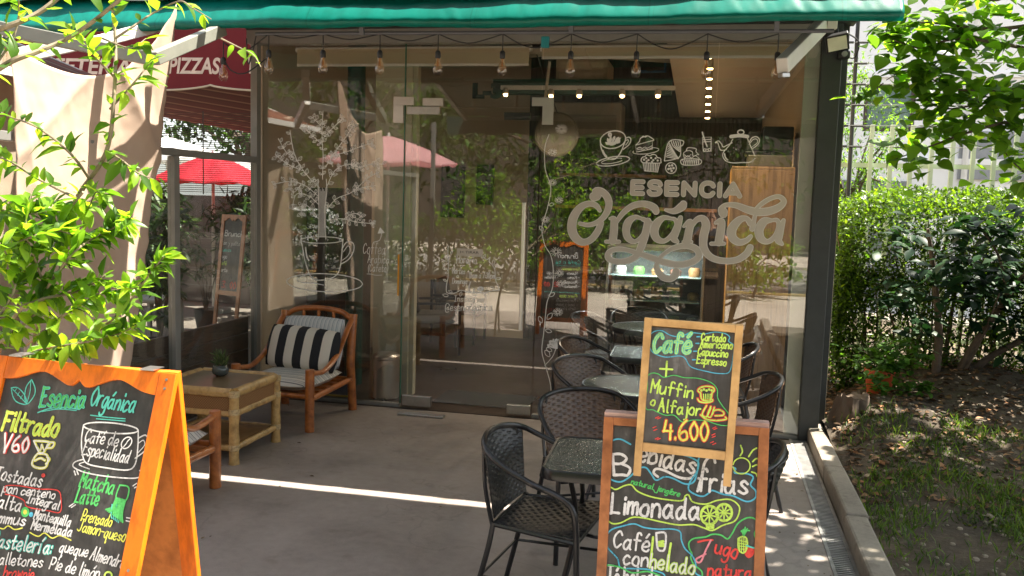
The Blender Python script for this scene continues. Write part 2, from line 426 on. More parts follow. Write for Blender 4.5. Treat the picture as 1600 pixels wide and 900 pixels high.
def type_mesh(name, txt, size, mat, o, u, v, n, parent=None, width=None, shear=0.0, bold=0.0, depth=0.002, align='LEFT', spacing=1.0):
    """printed capitals: the built-in face turned into a mesh, set on a plane"""
    c = bpy.data.curves.new("lettering", 'FONT'); c.body = txt; c.size = size; c.shear = shear; c.offset = bold; c.extrude = depth; c.space_character = spacing
    t = bpy.data.objects.new("lettering", c); COL.objects.link(t)
    dg = bpy.context.evaluated_depsgraph_get(); dg.update()
    me = bpy.data.meshes.new_from_object(t.evaluated_get(dg)); bpy.data.objects.remove(t)
    xs = [p.co.x for p in me.vertices]; x0, x1 = min(xs), max(xs); k = (width/(x1-x0)) if width else 1.0
    off = -x0 if align == 'LEFT' else -(x0+x1)/2
    u, v, n, o = Vector(u).normalized(), Vector(v).normalized(), Vector(n).normalized(), Vector(o); o0 = org(parent)
    for p in me.vertices:
        q = p.co; p.co = o+u*((q.x+off)*k)+v*q.y+n*(q.z+depth)-o0
    me.materials.clear(); me.materials.append(mat); me.name = name; me.update()
    ob = bpy.data.objects.new(name, me); COL.objects.link(ob)
    if parent: ob.parent = parent; ORG[ob.name] = o0
    return ob
# ================================================================== materials in use
FAC = 7.40           # the glazed front
SX = -3.93           # the side screen
def M_concrete(name, c1, c2, rough=0.8, s=1.2):
    m, t, b = new_mat(name); v = tex_coord(t, "Object")
    n1 = noise(t, v, s, 8, 0.62); n2 = noise(t, v, s*14, 4, 0.6); n3 = noise(t, v, s*120, 2, 0.6)
    a = t.nodes.new("ShaderNodeMath"); a.operation = 'MULTIPLY_ADD'; a.inputs[1].default_value = 0.35; t.links.new(n2, a.inputs[0]); t.links.new(n1, a.inputs[2])
    a2 = t.nodes.new("ShaderNodeMath"); a2.operation = 'MULTIPLY_ADD'; a2.inputs[1].default_value = 0.30; t.links.new(n3, a2.inputs[0]); t.links.new(a.outputs[0], a2.inputs[2])
    a3 = t.nodes.new("ShaderNodeMath"); a3.operation = 'SUBTRACT'; a3.inputs[1].default_value = 0.15; t.links.new(a2.outputs[0], a3.inputs[0]); a = a3
    c = ramp(t, a.outputs[0], [(0.45, c1), (0.62, sh(tuple((x+y)/2 for x, y in zip(c1, c2)), 1.0)), (0.85, c2)])
    wv = noise(t, v, s*.55, 5, .5); df = t.nodes.new("ShaderNodeMath"); df.operation = 'SUBTRACT'; df.inputs[1].default_value = .5; t.links.new(wv, df.inputs[0]); ab = t.nodes.new("ShaderNodeMath"); ab.operation = 'ABSOLUTE'; t.links.new(df.outputs[0], ab.inputs[0])
    crk = ramp(t, ab.outputs[0], [(0, (.82,)*3), (.0012, (.9,)*3), (.0026, (1,)*3)])
    spt = ramp(t, noise(t, v, s*4.2, 3, .5), [(.62, (1,)*3), (.72, (.80, .78, .76))])
    for q in (crk, spt):
        mx = t.nodes.new("ShaderNodeMix"); mx.data_type = 'RGBA'; mx.blend_type = 'MULTIPLY'; mx.inputs[0].default_value = 1; t.links.new(c, mx.inputs[6]); t.links.new(q, mx.inputs[7]); c = mx.outputs[2]
    t.links.new(c, b.inputs["Base Color"]); t.links.new(ramp(t, n1, [(0.3, (rough-0.18,)*3), (0.7, (rough+0.1,)*3)]), b.inputs["Roughness"])
    bump(t, b, n3, 0.25, 0.003); return m
def M_soil(name, c1, c2, c3):
    m, t, b = new_mat(name); v = tex_coord(t, "Object")
    n1 = noise(t, v, 1.1, 6, 0.6); n2 = noise(t, v, 22, 6, 0.7)
    a = t.nodes.new("ShaderNodeMath"); a.operation = 'MULTIPLY_ADD'; a.inputs[1].default_value = 0.6; t.links.new(n2, a.inputs[0]); t.links.new(n1, a.inputs[2])
    t.links.new(ramp(t, a.outputs[0], [(0.55, c1), (0.8, c2), (1.05, c3)]), b.inputs["Base Color"]); b.inputs["Roughness"].default_value = 0.95
    bump(t, b, n2, 0.8, 0.02); return m
m_terrace = M_concrete("terrace_concrete", (0.185, 0.155, 0.135), (0.34, 0.295, 0.262), 0.55)
m_pave = M_concrete("pale_pavement", (0.30, 0.255, 0.21), (0.46, 0.41, 0.35), 0.85, 0.7)
m_road = M_concrete("asphalt", (0.10, 0.098, 0.095), (0.17, 0.165, 0.16), 0.9, 0.8)
m_kerbc = M_concrete("kerb_concrete", (0.16, 0.135, 0.105), (0.32, 0.28, 0.225), 0.9, 3.0)
m_soil = M_soil("garden_soil", (0.028, 0.021, 0.014), (0.075, 0.056, 0.036), (0.14, 0.105, 0.07))
m_infloor = M_concrete("indoor_floor", (0.022, 0.015, 0.012), (0.042, 0.029, 0.022), 0.42, 0.9)
m_cream = M_plain("cream_wall", (0.50, 0.43, 0.33), 0.85, var=0.06, nscale=2)
m_white = M_plain("white_paint", (0.72, 0.70, 0.66), 0.55, var=0.05)
m_darkpost = M_plain("anthracite_steel", (0.035, 0.04, 0.04), 0.55, var=0.15, bmp=0.05)
m_black = M_plain("black_metal", (0.012, 0.012, 0.013), 0.4, var=0.2)
m_blackpl = M_plain("black_plastic", (0.018, 0.018, 0.018), 0.5, var=0.2)
m_alu = M_plain("brushed_aluminium", (0.42, 0.415, 0.40), 0.35, 1.0, var=0.08, nscale=30)
m_greya = M_plain("grey_anodised_frame", (0.26, 0.255, 0.235), 0.5, 0.3, var=0.08)
m_steel = M_plain("stainless", (0.52, 0.50, 0.47), 0.34, 0.8, var=0.08)
m_darkceil = M_plain("dark_ceiling", (0.055, 0.052, 0.048), 0.9, var=0.15)
m_darkgreen = M_plain("dark_green_paint", (0.006, 0.055, 0.045), 0.5, var=0.15)
m_glass = M_glass("shop_glass", (0.955, 0.95, 0.925), 0.086, 0.014)
m_sideglass = M_glass("screen_glass", (0.90, 0.92, 0.90), 0.04, 0.035)
m_smallglass = M_glass("clear_glass", (0.95, 0.97, 0.96), 0.04)
m_edge = M_plain("glass_edge", (0.05, 0.16, 0.11), 0.15, var=0.1)
m_whiteink = M_plain("white_marker", (0.88, 0.86, 0.82), 0.8, var=0.04)
m_sand = M_plain("sandblast_film", (0.64, 0.58, 0.50), 0.8, var=0.03)
m_sandedge = M_plain("film_edge", (0.84, 0.80, 0.74), 0.8, var=0.03)

def flat(name, x0, x1, y0, y1, z, m, nx=2, ny=2, zf=None):
    b = MB()
    b.grid(lambda u, v: (x0+(x1-x0)*u, y0+(y1-y0)*v, z if zf is None else zf(x0+(x1-x0)*u, y0+(y1-y0)*v)), nx, ny)
    o = b.build(name, m); return struct(o)
# ------------------------------------------------------------------ ground
g = flat("ground", -160, 160, -160, 160, -0.16, M_soil("far_ground", (0.10, 0.09, 0.07), (0.16, 0.14, 0.11), (0.2, 0.18, 0.14)))
b = MB(); b.bb(SX-0.05, 0.70, 0.4, FAC-0.06, -0.15, 0.0)
terrace = struct(b.build("terrace_floor", m_terrace), "worn grey brown concrete terrace floor")
b = MB(); b.bb(SX-0.05, 0.95, FAC-0.055, 12.6, -0.15, 0.004); struct(b.build("indoor_floor", m_infloor), "dark brown indoor floor")
b = MB(); b.bb(-14, 14, -4.6, 0.397, -0.15, -0.002); struct(b.build("pavement", m_pave), "pale sunlit pavement in front of the terrace")
b = MB(); b.bb(-40, 40, -4.9, -4.6, -0.15, 0.03); struct(b.build("road_kerb", M_plain("yellow_kerb_paint", (0.30, 0.22, 0.08), 0.7, var=0.15)), "yellow painted kerb along the street")
b = MB(); b.bb(-40, 40, -14, -4.9, -0.158, -0.09); struct(b.build("road", m_pave if False else M_concrete("sunlit_street", (0.16, 0.15, 0.14), (0.24, 0.225, 0.205), 0.9, 0.6)), "street beyond the pavement")
b = MB(); b.bb(-14, SX-0.06, 0.4, 16, -0.15, -0.012); struct(b.build("neighbour_terrace_floor", M_concrete("tile_floor", (0.08, 0.065, 0.055), (0.14, 0.12, 0.10), 0.8, 1.5)), "floor of the neighbouring terrace")
b = MB(); b.bb(-40, 40, -20, -14, -0.155, 0.0); struct(b.build("far_pavement", m_pave), "far pavement across the street")
# garden terrain with a small mound
from mathutils import noise as mnoise
def hmound(x, y):
    s_ = max(0, min(1, (y-5.2)/3.2)); h = 0.03+0.10*max(0, min(1, (x-1.0)/1.2))+.09*s_*s_*(3-2*s_)*max(0, min(1, (x-.98)/.45))
    h += 0.20*math.exp(-(((x-1.35)/0.55)**2+((y-7.35)/0.75)**2))
    h += 0.30*math.exp(-(((x-2.3)/0.9)**2+((y-8.6)/1.0)**2))
    h += 0.025*mnoise.noise(Vector((x*1.6, y*1.6, 0)))+0.010*mnoise.noise(Vector((x*7, y*7, 3)))+0.006*mnoise.noise(Vector((x*19, y*19, 3)))
    return h
flat("garden_soil", 0.955, 9.0, 1.5, 14.0, 0, m_soil, 150, 200, hmound)["label"] = "bare brown garden soil with a low mound"
# ------------------------------------------------------------------ drain and kerb
t = thing("drain_channel", "long grey slotted drain grate set along the right edge of the terrace", "drain", (0.75, 4.0, 0))
b = MB(); b.bb(0.697, 0.828, 0.5, FAC+0.3, -0.12, -0.03); b.build("channel", m_black, t)
b = MB(); b.bb(0.698, 0.716, 0.5, FAC+0.3, -0.03, 0.006); b.bb(0.81, 0.828, 0.5, FAC+0.3, -0.03, 0.006)
y = 0.5
while y < FAC+0.3: b.bb(0.716, 0.81, y, y+0.013, -0.02, 0.004); y += 0.026
b.build("grate", M_plain("galvanised_grate", (0.33, 0.33, 0.32), 0.6, 0.5, var=0.25, nscale=12), t)
b = MB(); rgk = random.Random(4); y = 0.4
while y < FAC+0.2:
    L = 0.98; jx = rgk.uniform(-0.006, 0.006); b.box((0.895+jx, y+L/2, 0.03+rgk.uniform(-0.004, 0.004)), (0.128, L-0.012, 0.17), Euler((0, 0, rgk.uniform(-0.006, 0.006))).to_matrix()); y += L
kb = b.build("garden_kerb", m_kerbc, bevel=0.016); struct(kb, "weathered concrete kerb between the drain and the garden")

# ================================================================== the cafe building
cafe = thing("cafe_building", "glass fronted cafe with dark back wall and anthracite corner post", "cafe", (0, FAC, 0))
YB = 11.6
m_slat = None
def M_slatwall():
    m, t, b = new_mat("dark_slatted_panel"); s = t.nodes.new("ShaderNodeSeparateXYZ"); t.links.new(tex_coord(t, "Object"), s.inputs[0])
    a = t.nodes.new("ShaderNodeMath"); a.operation = 'MULTIPLY'; a.inputs[1].default_value = 18; t.links.new(s.outputs[0], a.inputs[0])
    f = t.nodes.new("ShaderNodeMath"); f.operation = 'PINGPONG'; f.inputs[1].default_value = 0.5; t.links.new(a.outputs[0], f.inputs[0])
    t.links.new(ramp(t, f.outputs[0], [(0.0, (0.015, 0.014, 0.013)), (0.12, (0.045, 0.036, 0.030)), (0.5, (0.05, 0.04, 0.033))]), b.inputs["Base Color"])
    b.inputs["Roughness"].default_value = 0.7; bump(t, b, f.outputs[0], 0.5, 0.01); return m
b = MB(); b.bb(-2.35, 0.95, YB, YB+0.15, 0.0, 3.75); b.build("back_wall", M_slatwall(), cafe)
b = MB(); b.bb(SX-0.1, -2.352, YB, YB+0.15, 0.0, 3.75); b.build("back_wall", m_cream, cafe)
b = MB(); b.bb(SX-0.12, SX-0.005, FAC+0.06, YB-0.002, 0.0, 3.75); b.build("left_wall", m_cream, cafe)
b = MB(); b.prism([(0.80, FAC+0.12), (0.98, FAC+0.12), (0.98, YB-0.002), (0.56, YB-0.002)], (0, 0, 0.005), (1, 0, 0), (0, 1, 0), (0, 0, 1), 3.7); b.build("right_wall", M_plain("warm_beige_wall", (0.58, 0.49, 0.37), 0.85, var=0.05, nscale=2), cafe)
b = MB(); b.bb(SX-0.1, 1.0, FAC-0.02, YB+0.15, 3.77, 3.95); b.build("roof", m_darkceil, cafe)
b = MB(); b.prism([(FAC+0.1, 3.27), (YB-0.003, 2.92), (YB-0.003, 3.7), (FAC+0.1, 3.7)], (-0.44, 0, 0), (0, 1, 0), (0, 0, 1), (1, 0, 0), 1.24); b.build("sloping_soffit", M_plain("soffit_paint", (0.62, 0.57, 0.50), 0.85, var=0.04, nscale=2), cafe)
b = MB(); b.bb(SX-0.1, 0.765, FAC-0.05, FAC+0.09, 3.125, 3.24); b.build("head_beam", m_greya, cafe)
b = MB(); b.bb(SX-0.1, 1.0, FAC-0.07, FAC+0.09, 3.242, 3.76); b.build("fascia", m_darkpost, cafe)
b = MB(); b.bb(0.768, 0.912, FAC-0.06, FAC+0.10, 0.0, 3.24); b.build("corner_post", m_darkpost, cafe, bevel=0.004)
b = MB(); b.bb(0.914, 0.975, FAC+0.105, YB, 0.0, 3.3); b.build("outer_wall", m_darkpost, cafe)
b = MB(); b.bb(SX+0.02, -2.585, FAC-0.03, FAC+0.03, 0.0, 0.032); b.build("threshold", m_greya, cafe, bevel=0.003)
b = MB(); b.bb(-1.40, 0.764, FAC-0.03, FAC+0.03, 0.0, 0.032); b.build("threshold", m_greya, cafe, bevel=0.003)
b = MB(); b.bb(0.655, 0.764, FAC+0.03, FAC+0.075, 0.033, 3.12); b.build("end_jamb", M_plain("pale_green_jamb", (0.48, 0.52, 0.44), 0.6, var=0.05), cafe)
# pale pier and curtain-like panel inside left of the door
b = MB(); b.bb(-3.02, -2.62, FAC+0.45, FAC+0.53, 0.006, 3.2); b.bb(-2.72, -2.66, FAC+0.41, FAC+0.45, 0.006, 3.2); b.build("inner_partition", M_plain("grey_green_panel", (0.44, 0.42, 0.31), 0.7, var=0.05, nscale=2), cafe, bevel=0.004)
b = MB(); b.tube([(-3.33, FAC+0.75, 0.006), (-3.33, FAC+0.75, 3.6)], 0.085, 14); b.build("inner_column", m_darkgreen, cafe, smooth=True)
b = MB(); b.bb(-2.36, -0.46, 9.6, 9.75, 2.97, 3.12); b.build("ceiling_beam", m_darkgreen, cafe)
b = MB()
for y0, y1, xa, xb, z in ((8.2, 9.4, -2.6, 0.0, 3.25), (9.4, 8.3, -2.3, -0.45, 3.3)): b.bar((xa, y0, z), (xb, y1, z), 0.04, 0.05)
b.bar((-1.62, 8.9, 3.2), (-1.72, 9.2, 2.75), 0.025, 0.025)
b.build("roof_brace", M_plain("pale_brace", (0.42, 0.38, 0.30), 0.6), cafe)

def pane(x0, x1, z0, z1, label, name="window_pane", y=FAC):
    t_ = MB(); t_.bb(x0, x1, y-0.006, y+0.006, z0, z1); o = t_.build(name, [m_glass]); tag(o, label, "window pane"); 
    return o
p_left = pane(SX+0.03, -2.582, 0.034, 3.12, "clear shop window left of the door with a coffee tree drawn over a cup")
p_mid = pane(-1.398, -0.003, 0.034, 3.12, "wide shop window right of the door with large beige logo lettering")
p_right = pane(0.003, 0.764, 0.034, 3.12, "narrow end shop window beside the dark corner post with a teapot drawing")
p_top = pane(-2.574, -1.404, 2.60, 3.12, "clear transom pane above the glass door", "transom_pane")
# door
door = thing("glass_door", "frameless glass door with long steel pull handle and hand drawn opening hours", "door", (-2.0, FAC, 0))
b = MB(); b.bb(-2.57, -1.408, FAC-0.006, FAC+0.006, 0.06, 2.592); doorglass = b.build("door_pane", m_glass, door)
b = MB(); b.bb(-1.525, -1.495, FAC-0.075, FAC-0.045, 0.75, 1.82); b.bb(-1.525, -1.495, FAC-0.05, FAC-0.007, 0.88, 0.91); b.bb(-1.525, -1.495, FAC-0.05, FAC-0.007, 1.68, 1.71); b.build("handle", m_greya if False else M_plain("polished_handle", (.75, .74, .70), .3, .6, var=.05), door, bevel=0.006)
b = MB(); b.bb(-2.56, -2.27, FAC-0.02, FAC+0.02, 2.535, 2.60); b.build("hinge_patch", m_alu, door, bevel=0.003)
b = MB(); b.bb(-2.56, -2.30, FAC-0.02, FAC+0.02, 0.02, 0.11); b.build("hinge_patch", m_alu, door, bevel=0.003)
b = MB(); b.bb(-1.62, -1.415, FAC-0.02, FAC+0.02, 0.02, 0.10); b.build("lock_patch", m_alu, door, bevel=0.003)
b = MB(); b.bb(-1.72, -1.50, FAC+0.015, FAC+0.06, 2.50, 2.56); b.build("door_closer", m_blackpl, door)
for x, l in ((-2.59, "steel patch fitting joining glass at the upper left corner of the door"), (-1.39, "steel patch fitting joining glass at the upper right corner of the door")):
    b = MB(); b.bb(x-0.09, x+0.09, FAC-0.022, FAC-0.0065, 2.50+0.11, 2.68); b.bb(x-0.09 if x < -2 else x-0.0, x if x < -2 else x+0.09, FAC-0.022, FAC-0.0065, 2.46, 2.61)
    tag(b.build("patch_fitting", m_steel, bevel=0.002), l, "fitting", "patch fittings of the glass front")
b = MB(); b.bb(-2.42, -2.24, FAC-0.022, FAC-0.0065, 2.605, 2.67); tag(b.build("patch_fitting", m_steel, bevel=0.002), "short steel clamp plate on the transom just right of the left door corner", "fitting", "patch fittings of the glass front")
b = MB(); b.bb(-2.586, -2.578, FAC-0.0075, FAC+0.0075, 0.034, 3.12); tag(b.build("glass_joint", m_edge), "green glass edge left of the door", "joint")
b = MB(); b.bb(-2.62, -2.608, FAC-0.016, FAC-0.0065, 0.98, 1.34); tag(b.build("orange_strip", M_plain("orange_tape", (0.75, 0.33, 0.02), 0.5)), "thin orange strip stuck on the glass left of the door", "strip")
b = MB(); b.bb(-2.5, -2.1, FAC-0.30, FAC-0.22, 0.0005, 0.018); tag(b.build("floor_door_stop", m_alu, bevel=0.003), "flat metal door stop plate on the floor below the door", "door stop")

# ------------------------------------------------------------------ decals on the glass
def on_glass(seed=1): return Ink((0, FAC-0.0062, 0), (1, 0, 0), (0, 0, 1), (0, -1, 0), 0.0006, 0.3, seed)
# main logo: printed word and hand drawn script, traced in the film's own outline
LK, LO = 4.4444, (880, 270)
A_ = [
 [(205,160,40),(212,172,44),(240,160,46),(225,130,46),(262,128,42),(300,160,44),(318,215,42),(300,280,38),(250,335,30),(180,362,24),(115,352,20)],
 [(255,262,20),(225,225,32),(170,215,34),(110,250,46),(68,320,56),(62,400,58),(92,458,52),(140,482,42),(195,462,40),(240,405,40),(262,350,36)],
 [(325,318,14),(352,325,40),(352,400,48),(345,472,48)], [(298,478,20),(388,478,20)],
 [(365,350,20),(415,280,30),(485,228,36),(565,216,38),(628,240,44),(645,268,40)],
 [(545,318,16),(500,308,26),(455,338,46),(437,395,46),(450,452,40),(495,478,24),(545,445,26),(580,380,26),(572,330,22),(545,318,16)],
 [(552,322,22),(585,335,24),(612,345,16)],
 [(588,335,40),(572,420,46),(546,500,46),(510,575,40),(440,612,38),(360,615,35),(312,590,36),(322,548,32),(380,530,30),(450,538,26),(520,560,30),(620,592,38),(700,620,40),(800,638,40),(890,622,40),(942,580,40),(925,530,38),(860,506,36),(780,518,30),(710,555,22),(658,610,22),(652,670,36),(690,722,40),(745,735,38),(782,705,44),(784,680,40)],
 [(752,318,16),(700,312,28),(655,345,48),(632,400,52),(648,455,44),(700,474,26),(752,435,26),(788,370,26),(778,326,20),(752,318,16)],
 [(815,312,26),(792,380,44),(768,450,46),(792,478,22)], [(712,258,14),(770,266,34),(822,236,52),(834,218,44)],
 [(838,372,14),(872,342,30),(884,352,42),(872,410,46),(860,476,50)], [(835,480,18),(890,480,18)],
 [(876,400,18),(922,330,30),(968,318,40),(992,362,50),(975,440,50),(976,520,46),(1020,582,40),(1100,610,36),(1200,606,36),(1270,565,40),(1298,518,38)],
 [(1058,348,16),(1098,335,38),(1094,400,48),(1080,482,48)], [(1028,492,20),(1116,492,20)],
 [(1112,285,50),(1108,270,56),(1098,250,34),(1130,224,24),(1200,226,32),(1280,256,42),(1350,272,46),(1430,266,46),(1500,238,40),(1532,198,30),(1500,166,24),(1440,178,24),(1380,214,24),(1342,248,18)],
 [(1300,352,34),(1272,318,28),(1222,328,42),(1172,390,56),(1176,450,50),(1222,482,40),(1272,470,30),(1302,442,22)], [(1332,294,18),(1312,390,30)],
 [(1450,330,16),(1395,338,48),(1360,395,52),(1372,455,46),(1420,478,28),(1472,440,28),(1498,370,26),(1486,330,22),(1450,330,16)],
 [(1530,330,20),(1506,400,42),(1494,465,44),(1520,495,16)],
]
i1 = on_glass(2)
px1 = abs(i1.px(1000, 350)[0]-i1.px(1001, 350)[0])/LK
for q in A_: i1.line_px([(a, b_, c+9) for a, b_, c in q], px1, 0, org=LO, k=LK)
i1.lift = 0.0032
for q in A_: i1.line_px([(a, b_, c-1) for a, b_, c in q], px1, 1, org=LO, k=LK)
o = i1.build("logo_script", [m_sandedge, m_sand], p_mid)
WORD = {'E': [[(0,0),(0,10)], [(0,10),(7.5,10)], [(0,5),(7,5)], [(0,0),(7.5,0)]], 'N': [[(0,0),(0,10)], [(0,10),(8,0)], [(8,0),(8,10)]], 'I': [[(0,0),(0,10)]], 'A': [[(-.5,0),(4.5,10)], [(4.5,10),(9.5,0)], [(1.5,2.6),(7.5,2.6)]]}
iw = on_glass(11); wa, wc = iw.px(988, 302), iw.px(1145, 303.5); s10 = 0.094/10
for lay, ww, mm in ((0, .040, 0), (1, .030, 1)):
    iw.lift = .0006 if lay == 0 else .0034; xx = 0
    for ch in "ESENCIA":
        if ch == 'S': q = [[(8,8),(6.5,10),(2,10.2),(.2,8),(1.8,5.7),(6,4.8),(8,2.8),(6.5,.2),(1.5,-.2),(0,1.8)]]; w_ = 8
        elif ch == 'C': q = [[(8.2,8),(6.6,10),(3,10.2),(.3,7.6),(.3,2.5),(3,-.2),(6.6,0),(8.2,2)]]; w_ = 8.2
        else: q = WORD[ch]; w_ = max(p[0] for st_ in q for p in st_)
        for st_ in q: iw.stroke([(wa[0]+(xx+p[0])*s10*1.17, wa[1]+p[1]*s10) for p in st_], ww, mm, 6, smooth=ch in 'SC')
        xx += w_+4.7
iw.build("logo_word", [m_sandedge, m_sand], p_mid)

# drinks and pastry drawings
i2 = on_glass(3); wl = 0.0075
K1, O1 = 7.273, (840, 180); K2, O2 = 6.957, (1020, 180)
def l1(p, w=1.0, closed=False, smooth=True): i2.line_px(p, wl*w, 0, closed, smooth, O1, K1)
def l2(p, w=1.0, closed=False, smooth=True): i2.line_px(p, wl*w, 0, closed, smooth, O2, K2)
i2.ell_px((857, 278), 146, 98, wl*1.2, 0, -12, org=O1, k=K1)
l1([(715,300),(722,370),(765,465),(830,500),(890,490),(950,410),(1000,280)], 1.2)
l1([(1000,262),(1040,250),(1060,280),(1038,335),(972,388)], 1.1); l1([(1003,285),(1028,280),(1030,300),(1000,340)], 0.8)
i2.ell_px((858, 522), 190, 48, wl*1.1, 0, -9, org=O1, k=K1); i2.ell_px((850, 520), 125, 26, wl*0.8, 0, -9, 30, 330, org=O1, k=K1)
for x, y, dx, dy in ((805,335,-30,-25),(815,320,-20,-55),(830,315,0,-70),(850,310,25,-70),(875,310,45,-60),(895,300,45,-40),(905,320,30,-30)): l1([(x,y,10),(x+dx*.6,y+dy*.6,34),(x+dx,y+dy,14)], 0.09)
i2.fill_px([(790,315),(850,300),(915,300),(880,335),(830,345)], 0, O1, K1, True); i2.ell_px((822, 222), 14, 16, wl*2, 0, org=O1, k=K1)
l1([(742,400),(760,440),(785,468)], 1.6)
l1([(1115,340),(1300,290),(1307,382),(1122,418)], 0.9, True, False); l1([(1130,378),(1165,365),(1190,378),(1220,362),(1250,372),(1295,350)], 0.9); l1([(1130,395),(1165,385),(1195,395),(1230,380),(1260,388),(1298,370)], 0.7)
l1([(1118,338),(1155,300),(1170,262),(1210,245),(1240,235),(1275,245),(1320,280),(1300,292)], 0.9); l1([(1180,255),(1200,238),(1225,250),(1250,235),(1280,252),(1315,272)], 0.9)
i2.ell_px((1230, 405), 148, 34, wl*0.7, 0, -6, -60, 200, org=O1, k=K1)
l1([(1200,545),(1215,632),(1365,645),(1385,545)], 1, False, False)
for k in range(8): l1([(1220+k*20,548),(1228+k*18,630)], 1.0)
l1([(1195,540),(1175,515),(1190,480),(1220,470),(1240,450),(1275,460),(1310,445),(1345,455),(1360,480),(1395,490),(1400,520),(1385,545),(1195,540)], 1)
for x, y in ((1210,505),(1235,488),(1260,510),(1290,485),(1315,510),(1340,490),(1365,515),(1240,525),(1300,530)): i2.ell_px((x, y), 5, 5, wl*1.3, 0, org=O1, k=K1)
l2([(180,285),(325,277),(325,325),(302,345),(290,455),(145,495),(130,470)], 1.0, True)
for k in range(9): l2([(178-k*4,300+k*19),(210+k*6,360+k*14),(250+k*4,430+k*5)], 0.9)
for k in range(5): l2([(200+k*24,284),(225+k*20,340),(292+k*2,395-k*16)], 1.0)
l2([(345,470),(335,415),(365,385),(375,358),(410,352),(470,365),(470,395),(500,430)], 0.9)
l2([(320,480),(510,480),(505,535),(330,540)], 1.0, True); l2([(345,430),(380,455),(415,425)], 0.8); l2([(365,390),(400,385),(430,400),(440,445),(490,425)], 0.8); l2([(345,470),(380,440),(420,465),(460,440),(505,470)], 0.8)
for k in range(8): l2([(325+k*24,485),(340+k*22,535)], 0.7); l2([(348+k*22,485),(330+k*24,535)], 0.7)
i2.ell_px((198, 575), 58, 58, wl, 0, org=O2, k=K2)
for x, y in ((180,550),(210,545),(225,575),(195,580),(170,585),(205,605)): i2.ell_px((x, y), 6, 6, wl*1.4, 0, org=O2, k=K2)
l2([(540,240),(635,237),(632,395),(548,398)], 0.9, True, False); l2([(538,185),(552,235),(590,340)], 1.5); l2([(542,268),(634,262)], 0.9); l2([(545,290),(634,285)], 0.9)
for x, y in ((565,378),(590,382),(615,375)): i2.ell_px((x, y), 12, 14, wl*0.8, 0, org=O2, k=K2)
i2.ell_px((957, 185), 34, 24, wl*1.3, 0, org=O2, k=K2); l2([(850,232,1),(940,222,1),(1030,232,1)], 3.6)
l2([(868,260),(830,330),(770,400),(762,450),(800,500),(870,518),(960,515),(1060,510),(1110,470)], 1.0); l2([(1030,255),(1060,330),(1110,440)], 1.0)
l2([(862,300),(800,330),(765,345),(745,310),(715,280),(680,295)], 1.1); l2([(800,375),(740,380),(720,340),(705,300),(680,300)], 1.0)
l2([(1050,290),(1080,245),(1130,235),(1160,270),(1140,320),(1075,370)], 1.1); l2([(1045,320),(1090,265),(1130,262),(1135,300),(1070,350)], 0.8); l2([(780,420),(790,460),(815,488)], 1.3)
i2.build("pastry_drawing", [m_whiteink], p_mid)

# coffee tree growing out of a cup (left window)
i3 = on_glass(5); K3, O3 = 3.0, (410, 160); wt = 0.0062
def l3(p, w=1.0, closed=False, smooth=True): i3.line_px(p, wt*w, 0, closed, smooth, O3, K3)
l3([(180,640),(190,690),(205,760),(235,825),(290,832),(340,815),(365,770),(378,640)], 1.5); i3.ell_px((278, 645), 98, 15, wt*1.1, 0, org=O3, k=K3)
l3([(372,690),(395,655),(425,660),(428,695),(405,735),(368,758)], 1.4); l3([(380,700),(402,672),(412,692),(400,720),(375,740)], 1.0)
i3.ell_px((292, 845), 178, 42, wt*1.3, 0, 2, org=O3, k=K3); l3([(200,812),(165,825),(175,842),(240,848),(288,856)], 1.2); l3([(203,680),(208,720),(218,740)], 2.2)
l3([(262,640),(266,520),(262,420),(262,360)], 1.2); l3([(298,640),(292,520),(302,420),(300,360)], 1.2)
for k in range(7): l3([(268+k*4.5,630),(266+k*5,520),(266+k*5,400+8*(k % 3))], 0.7)
rgt = random.Random(8)
def sprig(path, n, size, berries=0.25):
    l3(path, 1.0)
    c = catmull(path, 8)
    for k in range(n):
        i = int((k+0.7)/n*(len(c)-2)); p = c[i]; d = (c[i+1][0]-p[0], c[i+1][1]-p[1]); a0 = math.atan2(d[1], d[0])
        for sgn in (-1, 1):
            if rgt.random() < 0.12: continue
            a1 = a0+sgn*rgt.uniform(0.5, 1.2); L = size*rgt.uniform(0.8, 1.35); x, y = p[0]+math.cos(a1)*3, p[1]+math.sin(a1)*3
            tip = (x+math.cos(a1)*L, y+math.sin(a1)*L); nx, ny = -math.sin(a1)*L*0.28, math.cos(a1)*L*0.28; mx_, my_ = (x+tip[0])/2, (y+tip[1])/2
            l3([(x, y), (mx_+nx, my_+ny), tip, tip, (mx_-nx, my_-ny), (x, y)], 0.62); l3([(x, y), tip], 0.5)
        if rgt.random() < berries:
            for q in range(4): i3.ell_px((p[0]+rgt.uniform(-14, 14), p[1]+rgt.uniform(-12, 12)), 6, 6, wt*0.6, 0, org=O3, k=K3)
